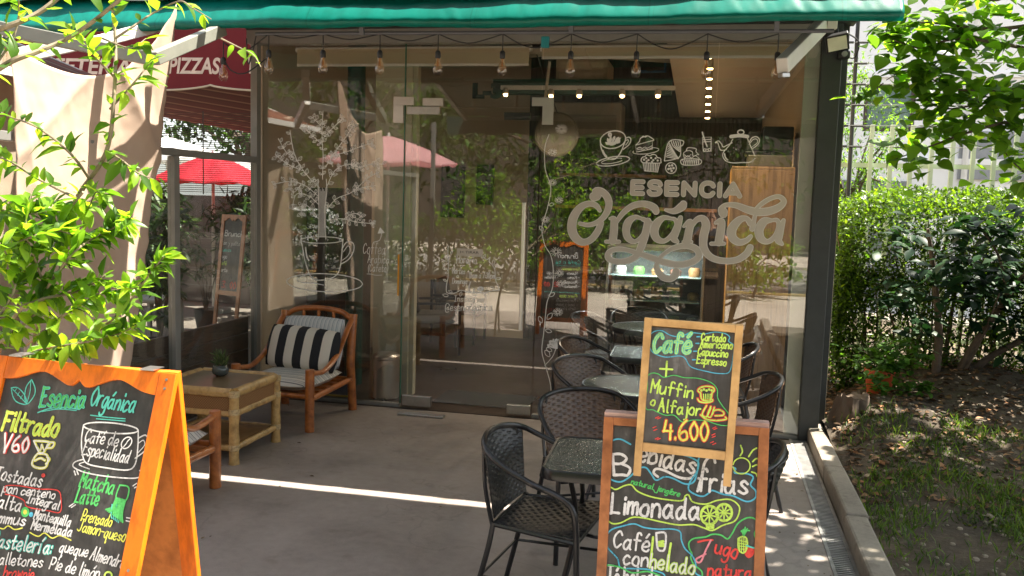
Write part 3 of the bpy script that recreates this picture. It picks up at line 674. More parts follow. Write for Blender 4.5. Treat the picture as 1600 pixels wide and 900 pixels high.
for path, n in (([(282,360),(285,250),(280,150),(285,40)], 8), ([(283,170),(330,120),(385,70)], 5), ([(283,200),(240,160),(200,120)], 5), ([(284,120),(250,85),(235,70)], 3),
                ([(268,400),(200,330),(150,240),(130,130)], 8), ([(190,320),(120,290),(60,245)], 5), ([(262,440),(200,390),(130,370),(50,385)], 7), ([(180,385),(150,420),(120,400)], 3),
                ([(265,480),(220,440),(160,430),(140,500)], 5), ([(262,545),(230,500),(190,480),(185,540)], 5), ([(300,400),(340,320),(400,290),(450,300)], 6), ([(298,300),(350,220),(400,150),(430,100)], 7),
                ([(330,250),(400,230),(480,200),(520,190)], 6), ([(302,500),(350,450),(420,420),(500,350),(545,330)], 8), ([(420,420),(470,400),(530,390)], 4), ([(440,310),(510,290),(570,290)], 5),
                ([(305,555),(370,545),(440,560),(530,570)], 7), ([(380,548),(430,520),(470,540)], 4), ([(330,300),(320,260),(350,230)], 3), ([(150,260),(110,230),(75,170)], 4)):
    sprig(path, n, 21)
l3([(522,655),(550,645),(560,610)], 1.0); i3.fill_px([(540,615),(552,585),(575,612)], 0, O3, K3)
K4, O4 = 9.0, (540, 360)
for s_, x0, y0, x1, y1, h, in (("Coffea",245,325,550,335,85),("Arabica",310,455,610,465,62),("(Cafeto)",315,575,590,585,60)): i3.text_px(s_, x0, y0, x1, y1, h, wt*0.75, 0, 0.1, O4, K4)
i3.line_px([(300,612),(360,615),(420,630),(510,628)], wt*0.7, 0, org=O4, k=K4)
i3.build("coffee_tree_drawing", [m_whiteink], p_left)

# opening hours on the door
i4 = on_glass(7); K5, O5 = 7.5, (680, 380); wd = 0.0058
def l5(p, w=1.0, closed=False): i4.line_px(p, wd*w, 0, closed, True, O5, K5)
l5([(152,30),(150,120),(155,250),(150,400),(132,500),(135,575),(200,590),(250,575),(300,552),(360,565),(410,580),(440,570)], 1.1)
l5([(520,80),(525,140),(560,165),(610,190),(645,165),(632,215),(670,255),(700,320),(705,420),(735,500),(752,552)], 1.1); l5([(440,575),(520,580),(600,575),(660,555),(752,548)], 1.1)
for x, y, r_ in ((130,205,22),(100,290,22),(130,350,16),(115,435,20),(122,610,34),(180,565,24),(300,595,28),(465,600,28),(600,600,32),(665,520,22),(685,225,30),(740,415,28),(580,150,22),(545,105,24),(680,345,14),(190,110,18)):
    a1 = rgt.uniform(0, 6.28); l5([(x-r_*math.cos(a1), y-r_*math.sin(a1)), (x+r_*.5*math.sin(a1), y-r_*.5*math.cos(a1)), (x+r_*math.cos(a1), y+r_*math.sin(a1)), (x-r_*.5*math.sin(a1), y+r_*.5*math.cos(a1))], 0.8, True)
l5([(405,570),(395,520),(415,450,)], 1.5); l5([(455,570),(455,530)], 1.0); i4.ell_px((530, 535), 26, 18, wd*3, 0, org=O5, k=K5); l5([(530,545),(532,575)], 1)
for s_, x0, y0, x1, y1, h in (("Horario",250,230,480,240,48),("Martes",200,352,345,362,36),("a",250,402,275,404,26),("Domingo",200,470,370,478,34),("10am a 7:30pm",395,408,695,412,38),("Instagram",225,682,565,690,38),("@esen.organica",118,790,665,788,48)):
    i4.text_px(s_, x0, y0, x1, y1, h, wd*0.95, 0, 0.08, O5, K5)
i4.build("opening_hours_drawing", [m_whiteink], doorglass)
b = MB(); q = at(714, 389, FAC-0.008); r_ = at(754, 401, FAC-0.008); b.bb(q.x, r_.x, FAC-0.0105, FAC-0.0068, r_.z, q.z+0.006)
dsg = b.build("push_label", M_plain("silver_label", (0.62, 0.56, 0.48), 0.5), doorglass)
type_mesh("label_lettering", "I< TIRAR", 0.03, m_black, (q.x+0.03, FAC-0.0108, r_.z+0.022), (1, 0, 0), (0, 0, 1), (0, -1, 0), doorglass, width=(r_.x-q.x)*0.72, depth=0.0004)
# climbing flower drawing on the edge of the logo window
i5 = on_glass(9); K6, O6 = 1.8, (830, 160); wf = 0.0055
def l6(p, w=1.0, closed=False): i5.line_px(p, wf*w, 0, closed, True, O6, K6)
l6([(25,875),(50,850),(55,800),(40,740),(30,700),(35,650),(40,600),(45,560),(60,520),(62,470),(55,430),(38,400),(30,350),(45,300),(55,240),(40,190),(38,130),(50,90)], 1.1)
for x, y, r_ in ((85,75,17),(60,140,13),(60,225,12),(78,275,12),(40,330,12),(70,420,16),(80,480,12),(82,510,12),(75,590,14)):
    for k in range(16):
        a1 = k*0.3927+rgt.uniform(-.1, .1); l6([(x+r_*.25*math.cos(a1), y+r_*.25*math.sin(a1)), (x+r_*math.cos(a1), y+r_*.8*math.sin(a1))], 0.62)
for x, y, r_ in ((70,683,22),):
    for k in range(26):
        a1 = 3.14+k*0.125; rr = r_*(0.75+0.35*rgt.random()); l6([(x, y+10), (x+rr*math.cos(a1), y+rr*math.sin(a1)*.9+4)], 0.7)
        i5.ell_px((x+rr*math.cos(a1), y+rr*math.sin(a1)*.9+4), 1.7, 1.7, wf*0.6, 0, org=O6, k=K6)
l6([(38,740),(60,715),(70,690)], 1); 
for (x, y, a1, L) in ((45,610,-0.9,22),(30,620,-2.0,20),(52,715,-2.2,22),(75,712,0.1,24),(58,700,-2.6,18),(40,640,0.3,18),(50,545,-.5,18),(34,360,-2.3,16),(50,290,-.4,15)):
    t_ = (x+math.cos(a1)*L, y+math.sin(a1)*L); nx, ny = -math.sin(a1)*L*.28, math.cos(a1)*L*.28; l6([(x, y), ((x+t_[0])/2+nx, (y+t_[1])/2+ny), t_, ((x+t_[0])/2-nx, (y+t_[1])/2-ny)], .8, True)
i5.build("flower_vine_drawing", [m_whiteink], p_mid)
# ================================================================== inside the cafe
m_blind = M_fabric("roller_blind_cloth", (0.62, 0.54, 0.38), 0.35, var=0.04)
for x0, x1, l, zb in ((-3.63, -1.545, "wide cream roller blind rolled up above the door and left window", 2.975), (-1.435, 0.60, "narrow cream roller blind rolled up above the logo window", 3.03)):
    t = thing("roller_blind", l, "roller blind", (x0, FAC+0.14, 3.09), "roller blinds inside the shop front")
    b = MB(); b.tube([(x0-0.02, FAC+0.14, 3.10), (x1+0.02, FAC+0.14, 3.10)], 0.026, 10); b.build("roller_tube", m_white, t, smooth=True)
    b = MB(); b.bb(x0, x1, FAC+0.112, FAC+0.118, zb, 3.10); b.build("blind_cloth", m_blind, t)
    b = MB(); b.bb(x0, x1, FAC+0.107, FAC+0.123, zb-0.022, zb-0.001); b.build("bottom_rail", m_white, t)
# L-3 sign
L0 = at(738, 152, 9.25); m_l3 = M_plain("sign_dark_green", (0.006, 0.03, 0.028), 0.5)
t = thing("unit_sign", "dark green letters reading L-3 hung inside above the door", "sign", L0)
type_mesh("lettering", "L-3", 0.20, m_l3, (L0.x, 9.27, L0.z), (1, 0, 0), (0, 0, 1), (0, -1, 0), t, width=0.31, bold=0.012, depth=0.012)
# air conditioner hung high at the back
c = at(893, 165, 10.9); t = thing("air_conditioner", "large grey air conditioner hung under the dark ceiling at the back", "air conditioner", (c.x+.2, 10.9, 2.8))
p0, p1 = at(858, 210, 10.9), at(972, 160, 10.9)
b = MB(); b.bb(p0.x, p1.x, 10.9, 11.35, p0.z, p1.z); b.build("casing", M_plain("ac_casing", (0.30, 0.27, 0.22), 0.5), t, bevel=0.02)
b = MB(); b.bb(p0.x+.06, p1.x-.06, 10.885, 10.898, p0.z+.07, p0.z+.24)
for k in range(5): b.bb(p0.x+.08, p1.x-.08, 10.875, 10.884, p0.z+.09+k*.03, p0.z+.10+k*.03)
b.build("louvre", M_plain("ac_louvre", (0.20, 0.18, 0.15), 0.5), t)
p0, p1 = at(868, 128, 9.9), at(950, 92, 9.9)
t = thing("ceiling_unit", "pale boxed cassette unit under the ceiling above the track lights", "ceiling unit", (p0.x, 9.9, p0.z)); b = MB(); b.bb(p0.x, p1.x, 9.9, 10.5, p0.z, p1.z); b.build("casing", M_plain("unit_casing", (0.50, 0.40, 0.28), 0.6), t, bevel=0.01)
b = MB(); b.bb(p0.x+.04, p1.x-.04, 9.888, 9.8985, p0.z+.03, p0.z+.10); b.bb(p0.x+.04, p1.x-.04, 9.888, 9.8985, p0.z+.13, p1.z-.03); b.build("panel", M_plain("unit_panel", (0.58, 0.47, 0.33), 0.6), t, bevel=0.005)
# blue cable tray
p0, p1 = at(1000, 112, 10.2), at(1040, 92, 10.2)
t = thing("cable_tray", "thin blue frame with looped black cables under the ceiling", "cable tray", p0)
b = MB(); b.tube([(p0.x, 10.2, p0.z), (p1.x, 10.2, p0.z), (p1.x, 10.2, p1.z+.15)], 0.018, 6); b.build("frame", M_plain("blue_paint", (0.03, 0.14, 0.30), 0.5), t)
b = MB()
for k in range(3): b.tube(catmull([(p0.x-.1+k*.05, 10.2, p1.z+.2), (p0.x+.05+k*.06, 10.18, p0.z+.03+k*.02), (p0.x+.25+k*.03, 10.2, p0.z+.08), (p0.x+.32+k*.03, 10.2, p1.z+.2)], 6), 0.010, 6)
b.build("cable", m_blackpl, t)
# track lights with lit spots
m_lamp = M_emit("warm_lamp", (1.0, 0.66, 0.28), 8.0)
z0 = at(790, 143, 9.2).z; xa, xb = at(790, 143, 9.2).x, at(1055, 145, 9.2).x
t = thing("light_track", "pale track rail with small lit spotlights under the ceiling", "track light", (xa, 9.2, z0))
b = MB(); b.bb(xa-.05, xb, 9.18, 9.22, z0+0.02, z0+0.06); b.build("rail", m_white, t)
names = ["leftmost lit spotlight on the ceiling track, next to the unit sign", "second lit spotlight on the ceiling track, tilted", "third lit spotlight on the ceiling track above the air conditioner", "fourth lit spotlight on the ceiling track, tilted outward", "rightmost lit spotlight on the ceiling track"]
for (px, py), nm in zip(((790, 148), (861, 150), (905, 150), (972, 150), (1028, 150)), names):
    p = at(px, py, 9.19)
    s = thing("spotlight", nm, "spotlight", (p.x, 9.19, p.z), "spotlights on the ceiling track")
    b = MB(); b.lathe([(0.022, 0.07), (0.03, 0.05), (0.035, 0.012), (0.028, 0.010)], (p.x, 9.19, p.z), 12); b.build("housing", M_plain("spot_housing", (0.45, 0.40, 0.33), 0.5), s, smooth=True)
    b = MB(); b.lathe([(0.0, 0.008), (0.020, 0.007), (0.021, -0.008), (0.014, -0.016), (0.0, -0.018)], (p.x, 9.19, p.z), 12); b.build("lamp", m_lamp, s)
    ld = bpy.data.lights.new("spot_glow", 'SPOT'); ld.energy = 8; ld.color = (1.0, 0.82, 0.62); ld.spot_size = R(152); ld.spot_blend = 0.6; ld.shadow_soft_size = 0.03
    lo = bpy.data.objects.new("spot_glow", ld); COL.objects.link(lo); lo.parent = s; lo.location = (0, 0, -0.03)
# hanging column of warm lights along the soffit edge
t = thing("pendant_strip", "receding row of small warm lit lamps along the soffit edge", "light strip", (-0.09, 9.0, 2.9))
for k in range(8):
    y_ = 8.2+k*0.42; xk = -0.47
    pz = 3.27-(y_-FAC-.1)*0.0854-.03
    p = Vector((at(1107, 150, y_).x, y_, pz-.0))
    b = MB(); b.lathe([(0.03, 0.03), (0.034, -0.05), (0.03, -0.055)], p, 10); b.build("lamp_holder", M_plain("lamp_holder", (0.40, 0.33, 0.25), 0.5), t, smooth=True)
    b = MB(); b.lathe([(0, -0.056), (0.027, -0.057), (0.027, -0.065), (0, -0.07)], p, 10); b.build("lamp", m_lamp, t)
    if k in (0, 3, 6):
        ld = bpy.data.lights.new("strip_glow", 'SPOT'); ld.energy = 24; ld.color = (1.0, 0.80, 0.58); ld.shadow_soft_size = 0.05; ld.spot_size = R(105); ld.spot_blend = 0.8
        lo = bpy.data.objects.new("strip_glow", ld); COL.objects.link(lo); lo.parent = t; lo.location = p+Vector((.15, -.25, -.10))-Vector((-0.09, 9.0, 2.9))
# round wall clock hanging at the back
p = at(870, 210, 9.95)
t = thing("round_clock", "large pale round clock hanging inside right of the door", "clock", (p.x, 9.95, p.z))
rc = 0.225
b = MB(); b.tube([(p.x, 9.95, p.z+rc), (p.x, 8.6, 3.25)], .006, 6); b.build("hanger", m_black, t)
b = MB(); b.lathe([(rc+.02, -0.02), (rc+.02, 0.025), (rc, 0.03), (rc-.005, 0.018)], (p.x, 9.95, p.z), 40, axis=(0, -1, 0)); b.build("rim", M_plain("clock_rim", (0.10, 0.085, 0.055), 0.5), t, smooth=True)
b = MB(); b.lathe([(rc-.004, 0.0), (rc-.004, 0.014), (0, 0.0141)], (p.x, 9.95, p.z), 40, axis=(0, -1, 0)); b.build("dial", M_plain("clock_dial", (0.80, 0.75, 0.55), 0.7, var=0.1), t)
ik = Ink((p.x, 9.935, p.z), (1, 0, 0), (0, 0, 1), (0, -1, 0), 0.001)
for k in range(12):
    a = k*math.pi/6; ik.stroke([(.15*math.sin(a), .15*math.cos(a)), (.20*math.sin(a), .20*math.cos(a))], 0.012)
    if k % 3 == 0:
        for d in (-.02, .02): ik.stroke([(.15*math.sin(a)+d*math.cos(a), .15*math.cos(a)-d*math.sin(a)), (.20*math.sin(a)+d*math.cos(a), .20*math.cos(a)-d*math.sin(a))], 0.009)
ik.stroke([(0, 0), (.10, .06)], 0.012); ik.stroke([(0, 0), (-.04, .15)], 0.008)
for rr in (.213, .14, .10): ik.stroke([(rr*math.cos(a*math.pi/12), rr*math.sin(a*math.pi/12)) for a in range(24)], 0.004, 0, 2, True)
ik.build("dial_marks", m_blackpl, t)
# dark pictures on the back wall, shelves
for (x0, y0, x1, y1), l in (((690, 257, 725, 340), "tall dark framed picture on the cream back wall, left of the smaller one"), ((745, 257, 770, 320), "smaller dark framed picture on the cream back wall, behind the door")):
    a, c = at(x0, y0, YB-.03), at(x1, y1, YB-.03)
    t = thing("wall_picture", l, "picture", (a.x, YB-.03, c.z), "dark pictures on the back wall")
    b = MB(); b.bb(a.x, c.x, YB-.03, YB-.002, c.z, a.z); b.build("frame", m_black, t, bevel=0.004)
    b = MB(); b.bb(a.x+.03, c.x-.03, YB-.034, YB-.0305, c.z+.03, a.z-.03); b.build("canvas", M_plain("picture_surface", (0.03, 0.035, 0.03), 0.3, var=0.5, nscale=5), t)
m_shelf = M_wood("warm_shelf_wood", (0.20, 0.09, 0.035), (0.28, 0.13, 0.05), 0.5, (2, 20, 20))
for y0, l in ((272, "upper long brown wooden shelf on the dark back wall"), (322, "lower long brown wooden shelf on the dark back wall")):
    a, c = at(868, y0, YB-.3), at(1040 if y0 < 300 else 1120, y0+4, YB-.3)
    b = MB(); b.bb(a.x, c.x, YB-.32, YB-.002, a.z-.02, a.z+.02); tag(b.build("wall_shelf", m_shelf, bevel=0.003), l, "shelf", "shelves on the dark back wall")
rgs = random.Random(3)
for k in range(9):
    xx = -1.65+k*.19+rgs.uniform(-.04, .04); zz = at(868, 272 if k % 2 else 322, YB-.3).z+.021; h = rgs.uniform(.10, .2)
    b = MB(); b.lathe([(.03, 0), (.035, h*.6), (.015, h*.8), (.013, h), (0, h)], (xx, YB-.17, zz), 10)
    tag(b.build("bottle", M_plain("dark_bottle", rgs.choice([(.03, .05, .02), (.12, .06, .02), (.2, .18, .15)]), .25), smooth=True), "small dark bottle or jar standing on the back wall shelves", "bottle", "bottles on the back wall shelves")
# tall wood cabinet
m_cab = M_wood("oak_veneer", (0.30, 0.175, 0.075), (0.42, 0.26, 0.12), 0.45, (14, 14, 1.2))
t = thing("tall_cabinet", "tall oak veneer cabinet against the right wall inside the shop", "cabinet", (0.47, 8.4, 0.006))
b = MB(); b.bb(0.165, 0.70, 8.25, 8.29, 0.006, 2.165); b.build("front_panel", m_cab, t, bevel=0.003)
b = MB(); b.bb(0.165, 0.19, 8.292, 9.1, 0.006, 2.165); b.bb(0.67, 0.70, 8.292, 9.1, 0.006, 2.165); b.build("side_panel", M_wood("lit_side_oak", (0.60, 0.26, 0.03), (0.75, 0.36, 0.05), 0.5, (14, 14, 1.2)), t)  # sides get a brighter orange that paints light on the cabinet's left face
b = MB(); b.bb(0.165, 0.70, 8.25, 9.1, 2.167, 2.19); b.build("top", m_cab, t, bevel=0.003)
t = thing("coffee_machine", "boxy steel and black espresso machine on top of the tall cabinet", "coffee machine", (0.5, 8.7, 2.191))
b = MB(); b.bb(0.30, 0.68, 8.4, 8.8, 2.192, 2.30); b.build("base", M_plain("cream_metal", (0.10, 0.095, 0.06), 0.4), t, bevel=0.012)
b = MB(); b.bb(0.28, 0.69, 8.5, 8.82, 2.302, 2.34); b.build("tray", m_black, t, bevel=0.01)
b = MB(); b.bb(0.42, 0.69, 8.48, 8.82, 2.342, 2.56); b.build("tank", M_plain("dark_tank", (0.018, 0.02, 0.018), 0.3), t, bevel=0.015)
b = MB(); b.bb(0.30, 0.415, 8.55, 8.80, 2.342, 2.52); b.build("grinder", M_plain("grey_green_metal", (0.05, 0.055, 0.045), 0.35), t, bevel=0.02)
# display fridge with shelves
t = thing("display_fridge", "glass fronted refrigerated pastry case with shelves inside the shop", "display case", (-0.52, 9.0, 0.006))
xl, xr = at(948, 400, 9.0).x, at(1102, 400, 9.0).x
b = MB(); b.bb(xl, xr, 9.05, 9.6, 0.006, 0.42); b.build("base", M_plain("fridge_base", (0.16, 0.17, 0.17), 0.4), t, bevel=0.01)
b = MB()
for x in (xl+.012, xr-.012): b.bb(x-.012, x+.012, 9.0, 9.6, 0.42, 1.37)
b.bb(xl, xr, 9.0, 9.6, 1.372, 1.41); b.build("frame", m_alu, t, bevel=0.004)
b = MB(); b.bb(xl+.03, xr-.03, 9.58, 9.6, 0.42, 1.37); b.build("back_panel", M_plain("fridge_back", (0.16, 0.17, 0.16), 0.4), t)
for z in (0.62, 0.86, 1.10):
    b = MB(); b.bb(xl+.03, xr-.03, 9.06, 9.55, z, z+.012); b.build("shelf", M_plain("shelf_glass_frosted", (0.25, 0.38, 0.37), 0.15), t)
b = MB(); b.bb(xl+.025, xr-.025, 9.0, 9.008, 0.43, 1.365); b.build("front_glass", m_smallglass, t)
rgs = random.Random(6)
for z in (0.633, 0.873, 1.113):
    for k in range(5):
        xx = xl+.12+k*(xr-xl-.22)/4
        cc = rgs.choice([(.09, .035, .02), (.55, .38, .16), (.5, .48, .42), (.32, .16, .06), (.10, .22, .06)])
        b = MB(); hh = rgs.uniform(.05, .10); b.lathe([(.055, 0), (.06, hh*.7), (.045, hh), (0, hh)], (xx, 9.28, z), 14)
        tag(b.build("cake", M_plain("pastry", cc, .7, var=.3, nscale=30), smooth=True), "small cake or pastry on a shelf of the glass display case", "cake", "pastries in the display case")
ld = bpy.data.lights.new("case_fill_light", 'AREA'); ld.shape = 'RECTANGLE'; ld.size = xr-xl-.15; ld.size_y = 0.06; ld.energy = 4.5; ld.color = (0.9, 0.96, 1.0)  # added area light without a lamp body, brightens the case shelves
lo = bpy.data.objects.new("case_fill_light", ld); COL.objects.link(lo); lo.parent = t; lo.location = Vector(((xl+xr)/2, 9.12, 1.36))-Vector((-0.52, 9.0, 0.006))
# long counter under the shelves
t = thing("counter", "dark service counter behind the pastry case", "counter", (-0.8, 10.6, 0.006)); b = MB(); b.bb(-1.7, 0.1, 10.5, 11.0, 0.006, 1.0); b.build("body", M_plain("counter_body", (0.05, 0.042, 0.036), 0.5), t); b = MB(); b.bb(-1.75, 0.12, 10.45, 11.05, 1.002, 1.04); b.build("top", M_plain("counter_top", (0.09, 0.07, 0.055), 0.3), t, bevel=0.004)
# dark metal lounge seats by the left wall
def indoor_seat():
    t = thing("indoor_armchair", "dark metal framed indoor armchair with grey seat behind the door glass", "armchair")
    b = MB()
    for y in (-.28, .28):
        b.bar((-.28, y, 0), (-.28, y, .62), .03, .03); b.bar((.28, y, 0), (.28, y, .80), .03, .03); b.bar((-.295, y, .605), (.28, y, .605), .03, .028)
    b.bar((.28, -.28, .78), (.28, .28, .78), .03, .03); b.bar((-.28, -.265, .36), (-.28, .265, .36), .03, .03); b.bar((.28, -.265, .36), (.28, .265, .36), .03, .03)
    b.build("frame", m_black, t)
    b = MB(); b.box((0, 0, .42), (.52, .50, .11)); b.build("seat", M_plain("grey_upholstery", (.13, .125, .12), .9), t, bevel=.03)
    b = MB(); b.box((.23, 0, .64), (.08, .50, .30), Euler((0, .15, 0)).to_matrix()); b.build("backrest", M_plain("grey_upholstery_back", (.11, .105, .10), .9), t, bevel=.03)
    return t
s0 = indoor_seat(); s0.location = (-3.15, 10.2, 0.005); s0.rotation_euler = (0, 0, R(200)); s0["group"] = "indoor armchairs"; s0["label"] = "dark metal framed indoor armchair with grey seat, nearer one behind the door glass"
copy_tree(s0, (-3.1, 11.1, 0.005), R(180), "dark metal framed indoor armchair with grey seat, farther one against the back wall")
# bin, mat, small box
t = thing("pedal_bin", "small stainless steel waste bin standing behind the glass left of the door", "bin", (-2.80, 7.63, 0.006))
b = MB(); b.lathe([(.118, 0.02), (.118, .37), (.112, .375)], (-2.80, 7.63, 0.006), 32); b.build("body", m_steel, t, smooth=True)
b = MB(); b.lathe([(.122, .376), (.122, .40), (.10, .42), (0, .428)], (-2.80, 7.63, 0.006), 32); b.build("lid", m_steel, t, smooth=True)
b = MB(); b.lathe([(.122, 0.0), (.122, .02)], (-2.80, 7.63, 0.006), 32); b.bb(-2.84, -2.76, 7.46, 7.52, 0.02, 0.035); b.build("base_ring", m_blackpl, t)
b = MB(); b.bb(-2.36, -1.50, 7.62, 8.15, 0.0065, 0.016); tag(b.build("door_mat", M_plain("dark_doormat", (0.016, 0.016, 0.016), 0.95, bmp=.6, bscale=300), bevel=.004), "dark doormat on the indoor floor behind the glass door", "doormat")
t = thing("floor_sign", "low dark blue sign with white letters behind the glass, under the wooden armchair", "sign", (-3.2, 7.55, 0.006))
q0, q1 = at(488, 624, 7.55), at(551, 596, 7.55)
b = MB(); b.bb(q0.x, q1.x, 7.54, 7.57, 0.012, q1.z); b.build("board", M_plain("navy_board", (0.01, 0.025, 0.07), 0.5), t); b = MB(); b.bb(q0.x, q1.x, 7.535, 7.5395, 0.012, 0.03); b.build("yellow_edge", M_plain("yellow_line", (0.5, 0.36, 0.02), 0.5), t)
type_mesh("lettering", "RMA", 0.075, m_white, (q0.x+.13, 7.539, 0.10), (1, 0, 0), (0, 0, 1), (0, -1, 0), t, bold=.002)
# tall cupboard by the left wall
t = thing("dark_cupboard", "tall dark cupboard standing by the left wall inside", "cupboard", (-3.65, 8.5, 0.006)); b = MB(); b.bb(-3.90, -3.45, 8.3, 8.9, .006, 1.9); b.build("body", M_plain("cupboard_dark", (.03, .026, .022), .5), t, bevel=.004); b = MB(); b.bb(-3.88, -3.685, 8.28, 8.298, .05, 1.86); b.bb(-3.665, -3.47, 8.28, 8.298, .05, 1.86); b.build("door", M_plain("cupboard_door", (.045, .036, .03), .4), t, bevel=.003)
# ================================================================== terrace furniture
m_tube = M_plain("black_tube", (0.014, 0.014, 0.015), 0.28, var=0.2)
def M_weave(name, c1, c2, sc=42):
    m, t, b = new_mat(name)
    n = noise(t, tex_coord(t, "Object"), 40, 3)
    t.links.new(ramp(t, n, [(.3, c1), (.7, c2)]), b.inputs["Base Color"]); b.inputs["Roughness"].default_value = 0.38; return m
m_wv_black = M_weave("black_rattan", (0.012, 0.012, 0.012), (0.03, 0.03, 0.03))
m_wv_brown = M_weave("brown_rattan", (0.05, 0.026, 0.014), (0.12, 0.066, 0.034))
def weave_grid(b, fn, nu, nv, amp, cu, cv):
    """a woven sheet: vertices pushed along the normal in an over-under pattern"""
    e = 1e-3
    def f(u, v):
        p = fn(u, v); du = fn(min(1, u+e), v)-fn(max(0, u-e), v); dv = fn(u, min(1, v+e))-fn(u, max(0, v-e)); n = du.cross(dv)
        n = n.normalized() if n.length > 1e-12 else Vector((0, 0, 1))
        iu, iv = int(u*cu*0.9999), int(v*cv*0.9999); s_ = 1 if (iu+iv) % 2 else -1
        h = abs(math.sin(u*cu*math.pi))**.6*abs(math.sin(v*cv*math.pi))**.6
        return p+n*amp*(h*(0.55+0.45*s_))
    b.grid(f, nu, nv)
def wicker_chair(label, mw, group):
    t = thing("wicker_chair", label, "chair", group=group)
    # one bent tube: front foot, arm, round the back, arm, front foot  (chair faces +x)
    half = [(.235, .275, 0), (.225, .272, .25), (.215, .27, .47), (.195, .272, .575), (.13, .278, .625), (.02, .28, .66), (-.12, .272, .715), (-.215, .225, .765), (-.262, .12, .79)]
    pts = half+[(-.275, 0, .797)]+[(x, -y, z) for x, y, z in reversed(half)]
    b = MB(); b.tube(catmull(pts, 5), .0135, 9); b.build("arm_tube", m_tube, t, smooth=True)
    for s in (1, -1):
        b = MB(); b.tube(catmull([(-.175, s*.215, .445), (-.20, s*.225, .30), (-.275, s*.245, 0)], 4), .0125, 8); b.build("leg", m_tube, t, smooth=True)
    b = MB()
    for s in (1, -1):
        b.tube([(.215, s*.262, .425), (-.18, s*.215, .435)], .010, 6); b.tube(catmull([(-.18, s*.215, .43), (-.215, s*.222, .60), (-.235, s*.20, .765)], 4), .010, 6)
    b.tube([(.215, -.262, .425), (.215, .262, .425)], .010, 6); b.tube([(-.18, -.215, .435), (-.18, .215, .435)], .010, 6)
    b.tube([(.225, -.27, .20), (-.225, -.232, .20)], .007, 6); b.tube([(.225, .27, .20), (-.225, .232, .20)], .007, 6); b.tube([(-.225, -.232, .20), (-.225, .232, .20)], .007, 6)
    b.build("seat_frame", m_tube, t, smooth=True)
    b = MB(); weave_grid(b, lambda u, v: Vector((.225-.41*u, (-1+2*v)*(.262-.045*u), .442-.022*math.sin(math.pi*v)*math.sin(math.pi*min(1, u*1.1))-.006*u)), 73, 73, .0045, 18, 18)
    b.build("seat", mw, t, smooth=True, thick=.006)
    b = MB()
    def back(u, v):
        th = (-1+2*v); z = .455+u*.325
        wy = .20+.035*u; y = th*wy
        x = -.178-.085*u-.03*(1-th*th)*(0.3+.7*u)
        return Vector((x+(.05*th*th*u), y, z-(.025*th*th*u)))
    weave_grid(b, back, 85, 61, .0045, 21, 15); b.build("backrest", mw, t, smooth=True, thick=.006)
    return t
def M_pebble():
    m, t, b = new_mat("pebbled_glass"); v = tex_coord(t, "Object")
    vo = t.nodes.new("ShaderNodeTexVoronoi"); vo.inputs["Scale"].default_value = 95; t.links.new(v, vo.inputs[0])
    n = noise(t, v, 5, 4)
    t.links.new(ramp(t, n, [(.3, (.035, .048, .043)), (.7, (.075, .095, .085))]), b.inputs["Base Color"]); b.inputs["Roughness"].default_value = .12
    b.inputs["Specular IOR Level"].default_value = 0.8
    bump(t, b, vo.outputs["Distance"], .55, .004); return m
m_pebble = M_pebble()
def cafe_table(label, rnd, s=.29):
    t = thing("cafe_table", label, "table", group="glass topped terrace tables")
    if rnd: pr = [(s*math.cos(k*math.pi/24), s*math.sin(k*math.pi/24)) for k in range(48)]
    else:
        pr = []; r_ = .07
        for cx, cy_, a0 in ((s-r_, s-r_, 0), (-s+r_, s-r_, 90), (-s+r_, -s+r_, 180), (s-r_, -s+r_, 270)):
            for k in range(7): a = R(a0+15*k); pr.append((cx+r_*math.cos(a), cy_+r_*math.sin(a)))
    def off(q, d): return [(x*(1-d/s), y*(1-d/s)) for x, y in q]
    b = MB(); b.prism(off(pr, .012), (0, 0, .695), (1, 0, 0), (0, 1, 0), (0, 0, 1), .012); b.build("glass_top", m_pebble, t)
    b = MB(); n = len(pr); i_ = off(pr, .013); vs = []
    for q, z in ((pr, .665), (pr, .703), (off(pr, .004), .711), (i_, .7085), (i_, .665)): vs += [(x, y, z) for x, y in q]
    b.add(vs, [(r_*n+k, r_*n+(k+1) % n, ((r_+1) % 5)*n+(k+1) % n, ((r_+1) % 5)*n+k) for r_ in range(5) for k in range(n)]); b.build("rim", m_tube, t, smooth=True)
    d = s*.62
    for sx, sy in ((1, 1), (1, -1), (-1, 1), (-1, -1)):
        b = MB(); b.tube(catmull([(sx*d, sy*d, .68), (sx*d*.8, sy*d*.8, .42), (sx*d*1.25, sy*d*1.25, 0)], 5), .012, 8); b.build("leg", m_tube, t, smooth=True)
    b = MB(); b.tube([(d*.8*math.cos(k*math.pi/10)*1.35, d*.8*math.sin(k*math.pi/10)*1.35, .40) for k in range(20)], .008, 6, True); b.build("leg_ring", m_tube, t, smooth=True)
    return t
t1 = cafe_table("square glass topped table with black rim nearest the camera, beside the near black chair", False); t1.location = (-0.375, 3.97, 0); t1.rotation_euler = (0, 0, R(2))
t2 = cafe_table("round pebbled glass table with black rim, middle of the row", True, .345); t2.location = (-0.40, 5.61, 0)
t3 = copy_tree(t1, (-0.40, 6.86, 0), R(1), "square glass topped table with black rim nearest the shop window")
CG = "wicker chairs around the terrace tables"
c1 = wicker_chair("black wicker chair with curved arms, nearest the camera, empty seat in full view", m_wv_black, CG); c1.location = (-0.655, 3.90, 0); c1.rotation_euler = (0, 0, R(-8))
c2 = wicker_chair("brown wicker chair with its back seen just behind the near square table", m_wv_brown, CG); c2.location = (-0.55, 4.72, 0); c2.rotation_euler = (0, 0, R(-62))
for loc, rz, l in (((-0.66, 5.86, 0), -36, "brown wicker chair left of the round table"),):
    copy_tree(c2, loc, R(rz), l)
